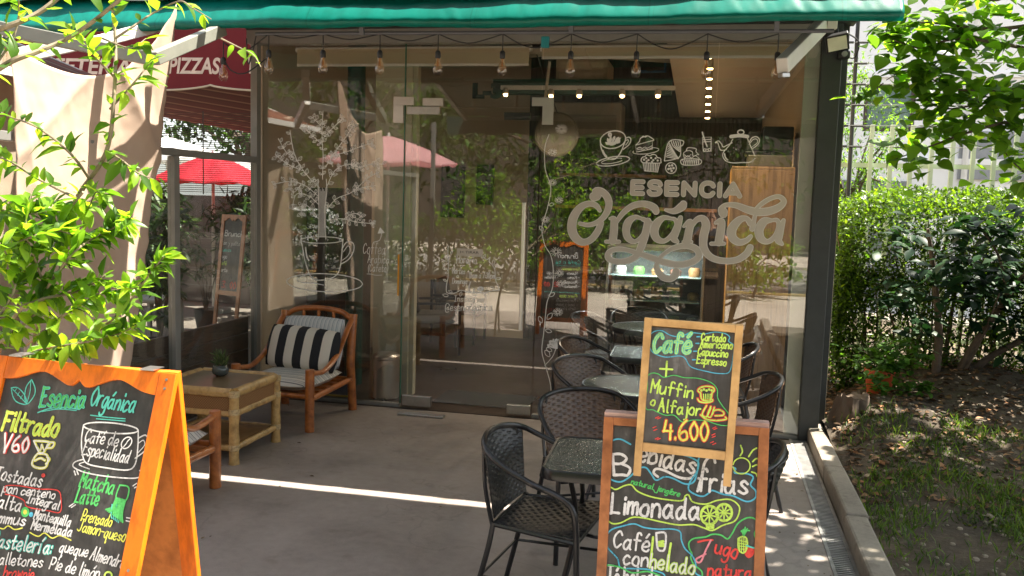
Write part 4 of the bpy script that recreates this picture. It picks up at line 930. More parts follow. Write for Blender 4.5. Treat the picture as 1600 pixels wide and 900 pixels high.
for loc, rz, l in (((-0.78, 6.72, 0), -15, "dark wicker chair left of the farthest square table, close to the shop window"), ((0.09, 4.05, 0), 178, "dark wicker chair mostly hidden behind the large drinks board, right side"), ((0.20, 5.75, 0), 188, "dark wicker chair right of the round table with its arm beside the small board"), ((0.12, 6.98, 0), 184, "dark wicker chair right of the farthest square table, in front of the oak cabinet")):
    copy_tree(c1 if "hidden" in l else c2, loc, R(rz), l)
# inside the window the row goes on
t4 = copy_tree(t2, (-0.50, 8.28, 0.005), 0, "round glass table just inside the shop window")
copy_tree(c1, (-0.92, 8.25, 0.005), R(-20), "black wicker chair left of the indoor round table"); copy_tree(c1, (-0.62, 8.75, 0.005), R(-80), "black wicker chair behind the indoor round table")

# ------------------------------------------------------------------ wooden armchairs with cushions
m_redwood = M_wood("red_brown_cane", (0.31, 0.088, 0.018), (0.45, 0.145, 0.034), 0.32, (6, 6, 6), 0.35)
st = [(0.0, (.62, .59, .52))]
m_tick = M_stripes("ticking_stripes", [(0, (.60, .57, .50)), (.30, (.17, .17, .17)), (.42, (.60, .57, .50)), (.55, (.30, .30, .29)), (.60, (.60, .57, .50)), (.72, (.17, .17, .17)), (.80, (.60, .57, .50))], 1, .072)
m_tickb = M_stripes("ticking_stripes_back", [(0, (.62, .62, .60)), (.35, (.25, .30, .34)), (.5, (.62, .62, .60)), (.7, (.36, .40, .43)), (.8, (.62, .62, .60))], 0, .035)
m_bw = M_stripes("black_white_stripes", [(0, (.012, .012, .014)), (.5, (.62, .57, .48))], 0, .158, offset=.25)
def cushion(b, c, d, puff, rot=None, n=14):
    """a pillow: squashed box bulging towards the middle"""
    c = Vector(c)
    def side(sg):
        def f(u, v):
            x, y = -1+2*u, -1+2*v; e = (1-abs(x)**4)*(1-abs(y)**4)
            k = 1-.07*(x*x*y*y)
            p = Vector((x*d[0]/2*k, y*d[1]/2*k, sg*(d[2]/2*e**.35*.62+puff*e)))
            return c+(rot @ p if rot is not None else p)
        return f
    b.grid(side(1), n, n); b.grid(lambda u, v: side(-1)(v, u), n, n); return b
def armchair(label):
    t = thing("wooden_armchair", label, "armchair", group="red brown wooden armchairs with striped cushions")   # faces -y, local origin between the legs
    W = .32
    for s in (1, -1):
        b = MB(); b.tube([(s*W, -.36, 0), (s*W, -.36, .49)], .036, 12); b.build("front_leg", m_redwood, t, smooth=True, bevel=.004)
        b = MB(); b.tube(catmull([(s*W, .44, 0), (s*W, .40, .30), (s*W, .385, .45), (s*W, .43, .83)], 4), [.036]*13, 12); b.build("back_post", m_redwood, t, smooth=True)
        b = MB(); b.tube(catmull([(s*W, .41, .79), (s*W, .31, .71), (s*W, .12, .53), (s*W, -.10, .44), (s*W, -.26, .445), (s*W, -.335, .46)], 5), .025, 10, flat=.8); b.build("arm", m_redwood, t, smooth=True)
        b = MB(); b.tube([(s*W, -.33, .255), (s*W, .39, .275)], .025, 10); b.build("side_rail", m_redwood, t, smooth=True)
    b = MB(); b.tube([(-W+.03, -.36, .275), (W-.03, -.36, .275)], .022, 10); b.build("front_rail", m_redwood, t, smooth=True)
    b = MB(); b.tube([(-W+.03, .385, .275), (W-.03, .385, .275)], .022, 10); b.build("back_rail", m_redwood, t, smooth=True)
    b = MB(); b.tube(catmull([(-W+.02, .425, .79), (-.2, .43, .845), (0, .43, .865), (.2, .43, .845), (W-.02, .425, .79)], 5), .024, 10); b.build("top_rail", m_redwood, t, smooth=True)
    for x in (-.14, 0, .14):
        b = MB(); b.tube([(x, .41, .30), (x, .428, .845)], .014, 8); b.build("spindle", m_redwood, t, smooth=True)
    b = MB()
    for k in range(5): b.bb(-W+.02, W-.02, -.30+k*.15, -.22+k*.15, .262, .278)
    b.build("seat_slats", m_redwood, t)
    b = MB(); cushion(b, (0, -.02, .345), (.60, .70, .13), .02); b.build("seat_cushion", m_tick, t, smooth=True)
    b = MB(); cushion(b, (0, .305, .585), (.585, .45, .13), .02, Euler((R(74), 0, 0)).to_matrix()); b.build("back_cushion", m_tickb, t, smooth=True)
    return t
ac = armchair("wooden armchair with striped cushions and a pillow facing the camera by the window"); ac.location = (-3.265, 6.74, 0); ac.rotation_euler = (0, 0, R(-2))
b = MB(); cushion(b, (0, 0, 0), (.66, .37, .15), .04, Euler((R(72), 0, 0)).to_matrix())
pl = b.build("throw_pillow", m_bw, smooth=True); pl.location = (-3.25, 6.86, .56); pl.rotation_euler = (0, R(3), R(-3)); tag(pl, "black and white broad striped pillow resting on the far wooden armchair", "pillow")
copy_tree(ac, (-3.25, 4.60, 0), R(181), "wooden armchair with striped cushions mostly hidden behind the left menu board")

# ------------------------------------------------------------------ bamboo side table
m_bamboo = M_wood("bamboo", (0.38, 0.22, 0.07), (0.52, 0.33, 0.12), 0.35, (8, 8, 8), 0.3)
m_bind = M_wood("cane_binding", (0.42, 0.30, 0.14), (0.55, 0.40, 0.2), 0.55, (30, 30, 30))
def M_cane():
    m, t, b = new_mat("woven_cane"); v = tex_coord(t, "Object", (1, 1, 1)); w_ = t.nodes.new("ShaderNodeTexChecker"); w_.inputs["Scale"].default_value = 110; t.links.new(v, w_.inputs[0])
    w_.inputs[1].default_value = (.30, .155, .055, 1); w_.inputs[2].default_value = (.17, .08, .028, 1); t.links.new(w_.outputs[0], b.inputs["Base Color"]); b.inputs["Roughness"].default_value = .6; bump(t, b, w_.outputs[1], .5, .003); return m
bt = thing("bamboo_table", "low bamboo side table with a glass top between the two wooden armchairs", "side table", (-3.38, 5.74, 0))
X0, X1, Y0, Y1 = -3.68, -3.075, 5.44, 6.04; H = .51
for x in (X0, X1):
    for y in (Y0, Y1):
        b = MB(); pp = []; rr = []
        for k in range(13):
            z = H*k/12*.97; pp.append((x, y, z)); rr.append(.033+(.004 if k in (0, 4, 8, 12) else 0))
        b.tube(pp, rr, 14); lg = b.build("leg", m_bamboo, bt, smooth=True)
        for z in (.115, .36, H-.03):
            b = MB(); b.lathe([(.0345, -.020)]+[(.036+.0025*(q % 2), -.018+.006*q) for q in range(7)]+[(.0345, .020)], (x, y, z), 14); b.build("binding", m_bind, lg, smooth=True)
b = MB()
for z, r_ in ((H-.022, .032), (.345, .022), (.11, .022)):
    for a, c in (((X0, Y0), (X1, Y0)), ((X1, Y0), (X1, Y1)), ((X1, Y1), (X0, Y1)), ((X0, Y1), (X0, Y0))):
        e0, e1 = Vector((a[0], a[1], z)), Vector((c[0], c[1], z)); d = (e1-e0).normalized(); e0 += d*.02; e1 -= d*.02
        pp = [e0.lerp(e1, k/8) for k in range(9)]; b.tube(pp, [r_+(.003 if k in (2, 6) else 0) for k in range(9)], 12)
b.build("rails", m_bamboo, bt, smooth=True)
b = MB(); b.bb(X0+.035, X1-.035, Y0-.006, Y0+.006, .365, H-.05); b.bb(X0+.035, X1-.035, Y1-.006, Y1+.006, .365, H-.05); b.bb(X0-.006, X0+.006, Y0+.035, Y1-.035, .365, H-.05); b.bb(X1-.006, X1+.006, Y0+.035, Y1-.035, .365, H-.05); b.build("apron", M_cane(), bt)
b = MB(); b.bb(X0+.03, X1-.03, Y0+.03, Y1-.03, H-.022, H-.006); b.build("top_panel", M_plain("smoked_top", (.15, .105, .055), .3, var=.25, nscale=4), bt)
b = MB(); b.bb(X0+.03, X1-.03, Y0+.03, Y1-.03, .112, .124); b.build("shelf", M_wood("shelf_cane", (.2, .1, .04), (.28, .16, .06), .6), bt)
# plant in a glass bowl
c = Vector((-3.42, 5.86, H-.0055)); t = thing("table_plant", "small spiky green plant in a round glass bowl on the bamboo table", "plant", c)
b = MB(); b.lathe([(.03, 0.001), (.055, .02), (.062, .045), (.052, .075), (.045, .08)], c, 20); b.build("bowl", M_plain("smoky_bowl", (.06, .07, .065), .1), t, smooth=True)
b = MB(); b.lathe([(.05, .062), (0, .07)], c, 16); b.build("potting_soil", m_soil, t)
rg = np.random.default_rng(5); n = 130
ang = rg.random(n)*6.28; el = rg.uniform(.5, 1.5, n); hh = rg.uniform(.07, .16, n)
P_ = np.stack([c.x+.045*np.cos(ang)*rg.random(n), c.y+.045*np.sin(ang)*rg.random(n), c.z+hh], 1); D_ = np.stack([np.cos(ang)*np.cos(el), np.sin(ang)*np.cos(el), np.sin(el)], 1)
leaf_cloud("leaves", M_leaf("succulent_leaf", (.05, .09, .03), (.11, .15, .06), .15), t, P_, D_, rnd_unit(rg, n), rg.uniform(.03, .055, n), rg.uniform(.008, .014, n))
b = MB()
for k in range(9): a = k*.7; b.tube([(c.x+.02*math.cos(a), c.y+.02*math.sin(a), c.z+.06), (c.x+.05*math.cos(a), c.y+.05*math.sin(a), c.z+.15+.03*math.sin(k*2))], .003, 5)
b.build("stem", M_plain("plant_stem", (.06, .08, .03), .6), t)
# ================================================================== chalk boards
def M_slate(name):
    m, t, b = new_mat(name); v = tex_coord(t, "Object")
    n1 = noise(t, v, 3.2, 6, .65); n2 = noise(t, tex_coord(t, "Object", (26, 26, 2.5)), 1.0, 4, .6)
    a = t.nodes.new("ShaderNodeMath"); a.operation = 'MULTIPLY_ADD'; a.inputs[1].default_value = .6; t.links.new(n2, a.inputs[0]); t.links.new(n1, a.inputs[2])
    t.links.new(ramp(t, a.outputs[0], [(.50, (.015, .0145, .0145)), (.78, (.040, .038, .036)), (.95, (.085, .08, .076)), (1.1, (.14, .135, .13))]), b.inputs["Base Color"]); b.inputs["Roughness"].default_value = .55; return m
m_slate = M_slate("chalkboard")
def ink_m(name, c):
    m, t, b = new_mat("chalk_"+name); v = tex_coord(t, "Object"); n = noise(t, v, 150, 3, .7); n2 = noise(t, v, 16, 3)
    a = t.nodes.new("ShaderNodeMath"); a.operation = 'MULTIPLY_ADD'; a.inputs[1].default_value = .8; t.links.new(n2, a.inputs[0]); t.links.new(n, a.inputs[2])
    t.links.new(ramp(t, a.outputs[0], [(.62, sh(c, .42)), (.78, sh(c, .85)), (1.0, sh(c, 1.08))]), b.inputs["Base Color"]); b.inputs["Roughness"].default_value = .9; return m
CW, CY, CG, CT, CB, CR, CLG, CPK = (ink_m(n, c) for n, c in (("white", (.72, .71, .70)), ("yellow", (.75, .75, .12)), ("green", (.10, .55, .14)), ("turquoise", (.12, .60, .50)), ("blue", (.10, .45, .62)), ("red", (.72, .07, .06)), ("lime", (.55, .78, .13)), ("pink", (.72, .25, .30))))
INKS = [CW, CY, CG, CT, CB, CR, CLG, CPK]; W_, Y_, G_, T_, B_, R_, LG, PK = range(8)
m_orange = M_wood("orange_varnished_pine", (0.80, 0.165, 0.003), (0.86, 0.19, 0.004), 0.45, (12, 12, 2.5), .08)
m_orangeb = M_wood("orange_board_back", (0.55, 0.17, 0.03), (0.66, 0.23, 0.05), 0.5, (4, 4, 4))

def panel_axes(top, tilt, yaw=0.0, back=False, roll=0.0):
    """u along the top edge, v up the board, n out of its writing side; tilt = run per unit rise"""
    u = Vector((math.cos(yaw), math.sin(yaw), 0)); f = Vector((math.sin(yaw), -math.cos(yaw), 0))
    v = (Vector((0, 0, 1))-f*tilt).normalized(); n = u.cross(v)
    if roll:
        r = Matrix.Rotation(roll, 3, n); u = r @ u; v = r @ v
    return u, v, n

# ---- left menu board (A-frame)
TL, TRt = Vector((-2.285, 2.5, 1.29)), Vector((-1.612, 2.5, 1.272))
lb = thing("menu_board", "large orange framed folding chalkboard menu with scalloped top edge at the left front", "chalkboard", (-1.95, 2.5, 0))
WB = .672; Tm = Vector((-1.948, 2.5, 1.281))
def aframe(root, Tm, W, u, v, n, Hf, rail, mats, face_mat, th=.022, top_rail=None, scal=False, bottom=.16, side=.055, name="front_panel"):
    b = MB(); O = Vector(Tm)
    def bx(x0, x1, y0, y1, z0, z1):
        vs = [O+u*x+v*y+n*z for x in (x0, x1) for y in (y0, y1) for z in (z0, z1)]
        b.add(vs, [(0, 1, 3, 2), (4, 6, 7, 5), (0, 4, 5, 1), (2, 3, 7, 6), (0, 2, 6, 4), (1, 5, 7, 3)])
    bx(-W/2, -W/2+side, -Hf, 0, -th, 0); bx(W/2-side, W/2, -Hf, 0, -th, 0)
    tr = top_rail or rail
    if scal:
        e = W/2-side-.0005; ys = []
        N = 44
        for k in range(N+1):
            x = -e+2*e*k/N; q = abs(x)/e
            # two lobes each side of a small centre notch, rising to the rounded shoulders
            y = -.074+.036*math.exp(-((q-.5)/.26)**2)-.004*math.exp(-((q-.14)/.06)**2)+.022*math.exp(-(q/.045)**2)
            ys.append((x, y))
        b.prism([(-e, -.0005), *[(x, y) for x, y in ys], (e, -.0005)], O-n*th*.98, u, v, n, th*.96)
    else: bx(-W/2+side, W/2-side, -tr, 0, -th+.0005, -.0005)
    bx(-W/2+side, W/2-side, -Hf+bottom, -Hf+bottom+rail, -th+.0005, -.0005)
    o = b.build(name, mats, root, bevel=.002)
    b = MB(); O2 = O-n*.012
    b.prism([(-W/2+side*.6, -Hf+bottom+rail*.5), (W/2-side*.6, -Hf+bottom+rail*.5), (W/2-side*.6, -.03), (-W/2+side*.6, -.03)], O2-n*.004, u, v, n, .004)
    s = b.build("slate", face_mat, o)
    return o, s
u, v, n = panel_axes(Tm, .33, math.atan2(0, .672))
u = (TRt-TL).normalized(); n = u.cross(v).normalized(); v = n.cross(u)
fp, sl = aframe(lb, Tm, WB, u, v, n, 1.345, .06, m_orange, m_slate, scal=True, side=.058, bottom=.18)
ub, vb, nb = panel_axes(Tm, .15, math.pi)
ob, sb = aframe(lb, Tm+Vector((0, .028, -.004)), WB, ub, vb, nb, 1.285, .06, m_orange, m_slate, scal=True, side=.058, bottom=.18, name="back_panel")
b = MB(); b.prism([(-WB/2+.04, -1.05), (WB/2-.04, -1.05), (WB/2-.04, -.05), (-WB/2+.04, -.05)], Tm+Vector((0, .028, -.004))-nb*.0205, ub, vb, nb, .004); b.build("back_board", m_orangeb, ob)
for s in (-.24, .24):
    b = MB(); b.bar(Tm+u*s+Vector((0, -.012, .005)), Tm+u*s+Vector((0, .045, .005)), .05, .004); b.build("hinge", m_alu, lb)
for sx in (-1, 1):
    for dy in (-.022, -.05, -.60):
        b = MB(); b.lathe([(.0045, -.001), (.0045, .0012), (.002, .0016), (0, .0010)], Tm+u*(sx*(WB/2-.029))+v*dy, 10, axis=n); b.build("screw", m_alu, fp)
I = Ink(Tm-n*.012, u, v, n, .0012, .55, 21); K, O = 2.5, (0, 540); lw = .0037
def L(p, w=1.0, m=W_, closed=False, smooth=True): I.line_px(p, lw*w, m, closed, smooth, O, K)
def TX(s, x0, y0, x1, y1, h, w=1.0, m=W_, sl=.1): I.text_px(s, x0, y0, x1, y1, h, ([(lw*a, c) for a, c in w] if isinstance(w, list) else lw*w), m, sl, O, K)
L([(45,165),(70,165),(95,190),(105,228),(70,222),(52,200),(45,165)], .9, T_, False); L([(45,165),(75,195),(105,228)], .7, T_)
L([(125,133),(138,165),(135,195),(108,228),(98,200),(105,160),(125,133)], .9, T_); L([(122,140),(118,185),(106,226)], .7, T_)
for a in ((70,195),(82,208),(60,180)): L([a,(a[0]+8,a[1]-14)], .5, T_)
TX("Esencia", 158, 238, 328, 243, 42, [(2.7, T_), (1.3, CLG and G_)], T_); TX("Orgánica", 352, 232, 522, 262, 38, 1.7, T_)
L([(150,262),(200,245),(260,242),(312,250)], 1, T_); L([(165,258),(230,248),(300,254)], .8, T_); L([(355,272),(420,280),(490,286)], .9, T_); L([(378,286),(430,290),(490,295)], .9, T_)
TX("Filtrado", 10, 328, 222, 357, 42, [(2.9, Y_), (1.4, LG)]); TX("V60", 8, 408, 106, 418, 34, [(3.2, R_), (1.9, W_)], sl=.02)
for m_, w_ in ((Y_, 2.3), (W_, 1.0)):
    I.layer = 0 if m_ == Y_ else 1
    L([(135,372),(195,378),(180,405),(172,418),(158,418),(150,405),(135,372)], w_, m_); L([(195,378),(214,380),(206,398),(186,400)], w_, m_); L([(145,392),(160,410),(165,385),(175,410),(188,385)], w_*.7, m_)
    L([(150,422),(182,425),(190,445),(180,475),(150,478),(128,465),(135,440),(150,422)], w_, m_); L([(186,435),(196,445),(182,462)], w_, m_); L([(138,450),(160,440),(178,448)], w_, m_)
I.layer = 0
I.ell_px((435, 322), 107, 20, lw*1.2, W_, 5, org=O, k=K)
L([(328,310),(320,370),(325,430),(345,462),(420,478),(500,486),(530,462),(540,400),(542,335)], 1.2); L([(542,362),(570,350),(580,372),(568,410),(530,440)], 1.2); L([(545,380),(562,370),(566,390),(538,422)], .8)
L([(325,445),(295,455),(290,475),(340,497),(430,512),(530,518),(560,500),(548,488)], 1.1); L([(330,455),(310,465),(350,482)], .8)
TX("Café de", 330, 374, 458, 393, 27, 1.15); TX("Especialidad", 322, 425, 500, 458, 29, 1.15); I.ell_px((496, 380), 17, 25, lw*1.0, W_, 38, org=O, k=K); L([(484,396),(494,384),(500,374),(510,364)], .9)
L([(292,490),(297,505)], 1.2); L([(302,488),(308,503)], 1.2); L([(522,548),(536,538)], 1); L([(526,556),(540,548)], 1); L([(272,628),(290,616)], 1); L([(280,632),(296,622)], 1); L([(496,672),(512,675)], 1); L([(494,684),(510,688)], 1)
TX("Matcha", 310, 550, 440, 580, 34, 1.5, G_); TX("Latte", 295, 610, 380, 626, 34, 1.5, G_)
L([(470,545),(500,550),(505,570),(492,605),(455,595),(470,545)], 1.3, G_)
for k in range(11): L([(456+k*3.6,595+k),(440+k*4,630+k*2),(416+k*6.5,640+k*5)], 1.5, G_)
for k in range(5): L([(440+k*9,620),(436+k*8,660+k*3),(440+k*6,675+k*4)], .9, T_)
TX("Prensado", 318, 683, 434, 708, 24, 1.05, Y_); TX("Jamón-queso", 303, 722, 487, 766, 25, 1.05, Y_)
TX("Tostadas", -20, 520, 160, 552, 28, 1.35); I.ell_px((171, 507), 4, 4, lw*1.6, R_, org=O, k=K)
TX("en pan centeno", -38, 566, 214, 598, 20, 1.1); TX("Integral", 106, 612, 228, 641, 20, 1.25)
L([(22,572),(25,548),(80,548),(150,560),(225,565),(240,600),(236,650),(190,645),(110,630),(95,605),(60,588),(22,580)], .9, R_)
TX("Palta", -36, 628, 78, 648, 30, 1.35); I.ell_px((100, 650), 9, 12, lw*3.4, G_, org=O, k=K); I.ell_px((100, 650), 3, 4, lw*2.4, Y_, org=O, k=K); I.ell_px((124, 660), 4, 5, lw*2, B_, org=O, k=K)
TX("Hommus", -60, 685, 96, 702, 24, 1.35); TX("Mantequilla", 132, 675, 272, 707, 22, 1.2); TX("Mermelada", 122, 716, 278, 746, 21, 1.3)
L([(-10,706),(15,716),(35,704),(60,718),(90,712)], 1, Y_); L([(118,730),(150,745),(175,732),(205,752),(235,742),(278,760)], 1, Y_)
TX("Pastelería:", -34, 782, 198, 815, 32, [(2.2, T_), (1.1, W_)]); TX("queque", 232, 803, 340, 824, 24, 1.15); TX("Almendra", 352, 832, 484, 872, 26, 1.15)
TX("galletones", -24, 850, 164, 866, 24, 1.15); TX("Pie de limón", 194, 870, 384, 912, 27, 1.2); TX("brownie", 14, 905, 130, 912, 24, 1.2, R_); I.ell_px((425, 898), 14, 14, lw*1.5, LG, org=O, k=K); TX("Torta", 190, 960, 300, 980, 27, 1.2); TX("té y mate", 20, 985, 160, 1000, 26, 1.2, LG)
I.build("chalk_writing", INKS, sl)
# back face: brunch menu, seen mirrored in the shop window
Ib = Ink(Tm+Vector((0, .028, -.004))-nb*.012, ub, vb, nb, .0012, .5, 33)
def TB(s, x, y, w_, h, m=W_, k=1.0): Ib.text(s, (x, y), (x+w_, y-.004), h, .0065*k, m, .1)
TB("Brunch", -.20, -.22, .27, .040, W_, 1.4); TB("Café o té", -.24, -.30, .34, .026, T_); Ib.stroke([(-.24, -.325), (0, -.33), (.15, -.325)], .005, T_)
for k, (a_, c_) in enumerate((("Pan a elección", LG), ("- Huevos", W_), ("- Palta", W_), ("- Mantequilla", W_), ("- Mermelada", W_))): TB(a_, -.24, -.385-.06*k, .09+.011*len(a_), .022, c_)
TB("- Jugo", .06, -.445, .16, .022); TB("- Tostadas", .06, -.51, .18, .022); TB("12.900", .04, -.62, .20, .034, R_, 1.6)
Ib.stroke([(-.25, -.70), (0, -.695), (.24, -.70)], .005, T_); TB("Para dos", -.22, -.76, .24, .026, LG)
for k, a_ in enumerate(("- Pan amasado", "- Queso y jamón", "- Torta y kuchen")): TB(a_, -.24, -.82-.055*k, .3, .021)
TB("17.500", .02, -.99, .22, .036, R_, 1.6)
for q in ([(.17,-.17),(.20,-.13),(.26,-.13),(.23,-.18),(.17,-.17)], [(.17,-.17),(.14,-.20)]): Ib.stroke(q, .009, G_)
Ib.build("chalk_writing", INKS, sb)

# ---- large drinks board
m_redframe = M_wood("red_brown_frame", (0.30, 0.095, 0.028), (0.42, 0.15, 0.05), .38, (5, 5, 5), .25)
Tb = (at(945, 651, 3.15)+at(1201, 669, 3.15))/2; Wb = (at(1201, 669, 3.15)-at(945, 651, 3.15)).length+.006
db = thing("drinks_board", "red brown framed folding chalkboard listing cold drinks at the right front", "chalkboard", (Tb.x, 3.15, 0))
u, v, n = panel_axes(Tb, .18); u = (at(1201, 669, 3.15)-at(945, 651, 3.15)).normalized(); n = u.cross(v).normalized(); v = n.cross(u)
fp, sl = aframe(db, Tb, Wb, u, v, n, 1.135, .045, m_redframe, m_slate, side=.035, top_rail=.028, bottom=.12)
ub, vb, nb = panel_axes(Tb, .22, math.pi)
ob, sb2 = aframe(db, Tb+Vector((0, .05, -.004)), Wb, ub, vb, nb, 1.13, .045, m_redframe, m_slate, side=.035, top_rail=.028, bottom=.12, name="back_panel")
m_littop = M_wood("lit_top_wood", (.50, .30, .24), (.6, .4, .33), .6)  # pale pink stands for light falling on the board's top face
for s in (-1, 1):
    b = MB(); b.bar(Tb+u*(s*Wb/2)+Vector((0, .035, .004)), Tb+u*s*(Wb/2-.16)+Vector((0, .035, .004)), .045, .02); b.build("lit_top_block", m_littop, db, bevel=.002)
I = Ink(Tb-n*.012, u, v, n, .0012, .45, 41); K, O = 3.75, (900, 660); lw = .0042
TX("B", 222, 308, 318, 306, 70, 2.3, W_, .02); TX("ebidas", 362, 222, 690, 300, 62, 2.1, W_, .04)
L([(480,318),(455,295),(470,272),(520,282),(600,320),(660,328),(690,312)], 2.1); 
TX("frias", 712, 402, 1000, 420, 70, 2.2, W_, .08); L([(815,235),(805,205),(780,205),(752,240),(738,310),(712,402)], 2.2)
L([(605,185),(660,200),(705,222),(718,240),(710,290),(690,348),(640,360),(570,328),(520,318),(470,338),(440,300),(410,265),(370,270),(310,322),(260,348),(205,332),(190,290),(205,220),(188,160),(210,110),(260,98),(320,128)], 1.35, B_)
L([(740,185),(718,215),(710,285),(670,345),(660,392),(700,422),(745,432),(780,412),(800,398),(860,420),(920,430),(1000,463),(1050,442),(1052,400),(1022,365),(1038,320),(1000,300),(930,296),(935,270),(905,258)], 1.3, B_)
I.ell_px((970, 254), 50, 47, lw*1.0, LG, 0, 190, 530, org=O, k=K)
for p in ([(962,195),(975,170),(965,135)], [(1012,200),(1035,165),(1058,150)], [(1035,230),(1055,212),(1080,215)], [(1035,258),(1060,248),(1082,258)], [(1030,290),(1055,300),(1065,322),(1088,320)]): L(p, 1.2, LG)
TX("natural/jengibre", 322, 358, 604, 434, 18, .9, G_, .15)
L([(175,372),(205,380),(235,392),(285,370),(325,366),(360,402),(430,432),(520,450),(620,458),(640,430),(660,425),(685,465),(760,478),(830,456),(905,452),(955,490),(952,540),(925,580),(860,602),(800,632),(750,618),(690,598),(600,600),(500,582),(400,560),(330,556),(262,588),(208,590),(178,550),(192,480),(175,410)], 1.2, LG, True)
TX("Limonada", 208, 530, 718, 570, 66, 2.3, W_, .06)
for c_, r_ in (((782,543),52), ((868,527),47)):
    I.ell_px(c_, r_, r_*1.08, lw*1.5, LG, org=O, k=K); I.ell_px(c_, r_*.86, r_*.92, lw*.6, LG, org=O, k=K)
    for k in range(9):
        a = k*.698+.2; L([(c_[0]+5*math.cos(a), c_[1]+5*math.sin(a)), (c_[0]+r_*.85*math.cos(a), c_[1]+r_*.9*math.sin(a))], 1.2, LG)
for k in range(5): L([(765+k*10,600),(768+k*9,620)], 1.6, LG)
L([(520,896),(500,880),(420,860),(330,856),(262,850),(245,800),(220,770),(185,730),(175,680),(205,630),(270,608),(340,594),(400,615),(480,625),(560,624),(610,640),(618,690),(640,740),(682,782),(702,830),(700,880),(740,905)], 1.2, B_)
TX("Café", 218, 728, 424, 758, 56, 1.7, W_, .05); TX("con", 278, 832, 420, 842, 50, 1.7, W_, .05); TX("helado", 432, 848, 690, 890, 48, [(2.3, LG), (1.0, W_)], LG, .05); L([(452,672),(445,740),(432,845)], 1.9, LG); L([(556,708),(545,780),(540,860)], 1.9, LG)
L([(470,648),(478,735),(500,752),(520,738),(524,650),(470,648)], 1.7); L([(485,700),(515,695),(485,712),(515,710),(484,722),(514,724)], 1.7, LG)
L([(740,905),(735,870),(690,830),(672,790),(680,770),(665,740),(662,705),(690,680),(760,670),(800,655),(850,660),(888,682),(915,650),(950,590),(1005,558),(1050,566),(1070,600),(1046,650),(1060,692),(1085,708)], 1.2, G_)
L([(715,700),(760,690),(800,688)], 1.5, R_); L([(790,690),(760,750),(735,810),(715,820),(705,800),(760,770)], 1.5, PK); TX("ugo", 812, 765, 940, 795, 50, 1.6, R_, .05); TX("natural", 772, 895, 1050, 915, 42, 1.6, R_, .08)
L([(950,680),(952,740),(980,765),(1003,730),(1000,680),(975,668),(950,680)], 1.2, LG)
for k in range(4): L([(955,690+k*17),(1000,700+k*14)], .7, LG); L([(960+k*12,675),(958+k*12,758)], .7, LG)
for dx in (-22, -10, 2, 14, 26): L([(982,665),(985+dx*.6,635),(990+dx,612+abs(dx-4))], 1.1, G_)
I.fill_px([(985,735),(1010,728),(1045,735),(1040,775),(1012,795),(990,775)], R_, O, K, True)
I.layer = 1; L([(1000,720),(1020,728),(1048,736)], 1.3, T_)
L([(152,852),(190,835),(260,848),(330,880),(420,872),(490,895)], 1.3, G_); TX("Té helado", 182, 950, 480, 960, 60, 1.9); TX("y batidos", 240, 1045, 560, 1060, 50, 1.8, LG); TX("de fruta", 640, 1060, 980, 1075, 50, 1.7, PK)
I.build("chalk_writing", INKS, sl)

# ---- small coffee board standing astride the big one
m_pine = M_wood("pale_pine", (0.50, 0.27, 0.085), (0.62, 0.37, 0.14), .45, (3, 3, 3), .15)
ya, yb_ = 3.085, 3.06
a, c = at(1007, 497, ya), at(1162, 508, ya); Ts = (a+c)/2; Ws = (c-a).length
sm = thing("coffee_board", "small pale pine chalkboard with coffee offer propped on top of the drinks board", "chalkboard", Ts)
u = (c-a).normalized(); e = (at(985, 740, yb_)+at(1143, 764, yb_))/2; v = (Ts-e); Hs = v.length+.0; v = v.normalized(); v = (v-u*v.dot(u)*.35).normalized()
n = u.cross(v).normalized(); u = v.cross(n)
fp, sl = aframe(sm, Ts, Ws, u, v, n, Hs, .030, m_pine, m_slate, th=.020, side=.026, top_rail=.026, bottom=.088)
ub, vb, nb = panel_axes(Ts, .36, math.pi)
ob, sb3 = aframe(sm, Ts+Vector((0, .030, -.002)), Ws, ub, vb, nb, Hs*.99, .030, m_pine, m_slate, th=.020, side=.026, top_rail=.026, bottom=.088, name="back_panel")
I = Ink(Ts-n*.012, u, v, n, .0012, .4, 51); K, O = 3.75, (920, 480); lw = .0030
L([(355,195),(362,160),(390,140),(430,138),(480,165),(540,172),(590,150),(640,152),(680,156),(740,145),(800,155),(825,175),(820,200),(850,225),(845,290),(835,350),(815,385),(760,388),(700,378),(600,350),(565,300),(530,285),(450,292),(380,268),(358,235)], 1.1, B_, True)
TX("Café", 375, 258, 590, 268, 62, [(4.6, T_), (3.0, CLG and LG), (1.1, T_)], T_, .12)
for s_, x0, y0, x1, y1 in (("-Cortado",632,192,800,202),("-Americano",626,232,840,244),("-Capuccino",612,276,812,294),("-Espresso",606,326,803,343)):
    TX(s_[0], x0, y0, x0+18, y0, 24, 1.5, B_); TX(s_[1:], x0+26, y0+2, x1, y1, 25, 1.5, LG, .06)
L([(458,318),(455,360),(452,405)], 2.2, LG); L([(418,360),(455,362),(490,364)], 2.2, LG)
L([(345,470),(345,405),(375,385),(410,392),(440,410),(500,398),(560,412),(640,416),(715,440),(752,480),(755,530),(785,580),(822,630),(822,685),(785,692),(740,682),(690,665),(610,660),(550,672),(500,632),(450,632),(400,612),(375,600),(338,595),(332,540)], 1.0, G_, True)
TX("Muffin", 362, 500, 606, 532, 42, 2.0, LG, .06); TX("o", 362, 572, 386, 574, 28, 1.8, LG); TX("Alfajor", 406, 610, 650, 634, 40, 2.0, LG, .06)
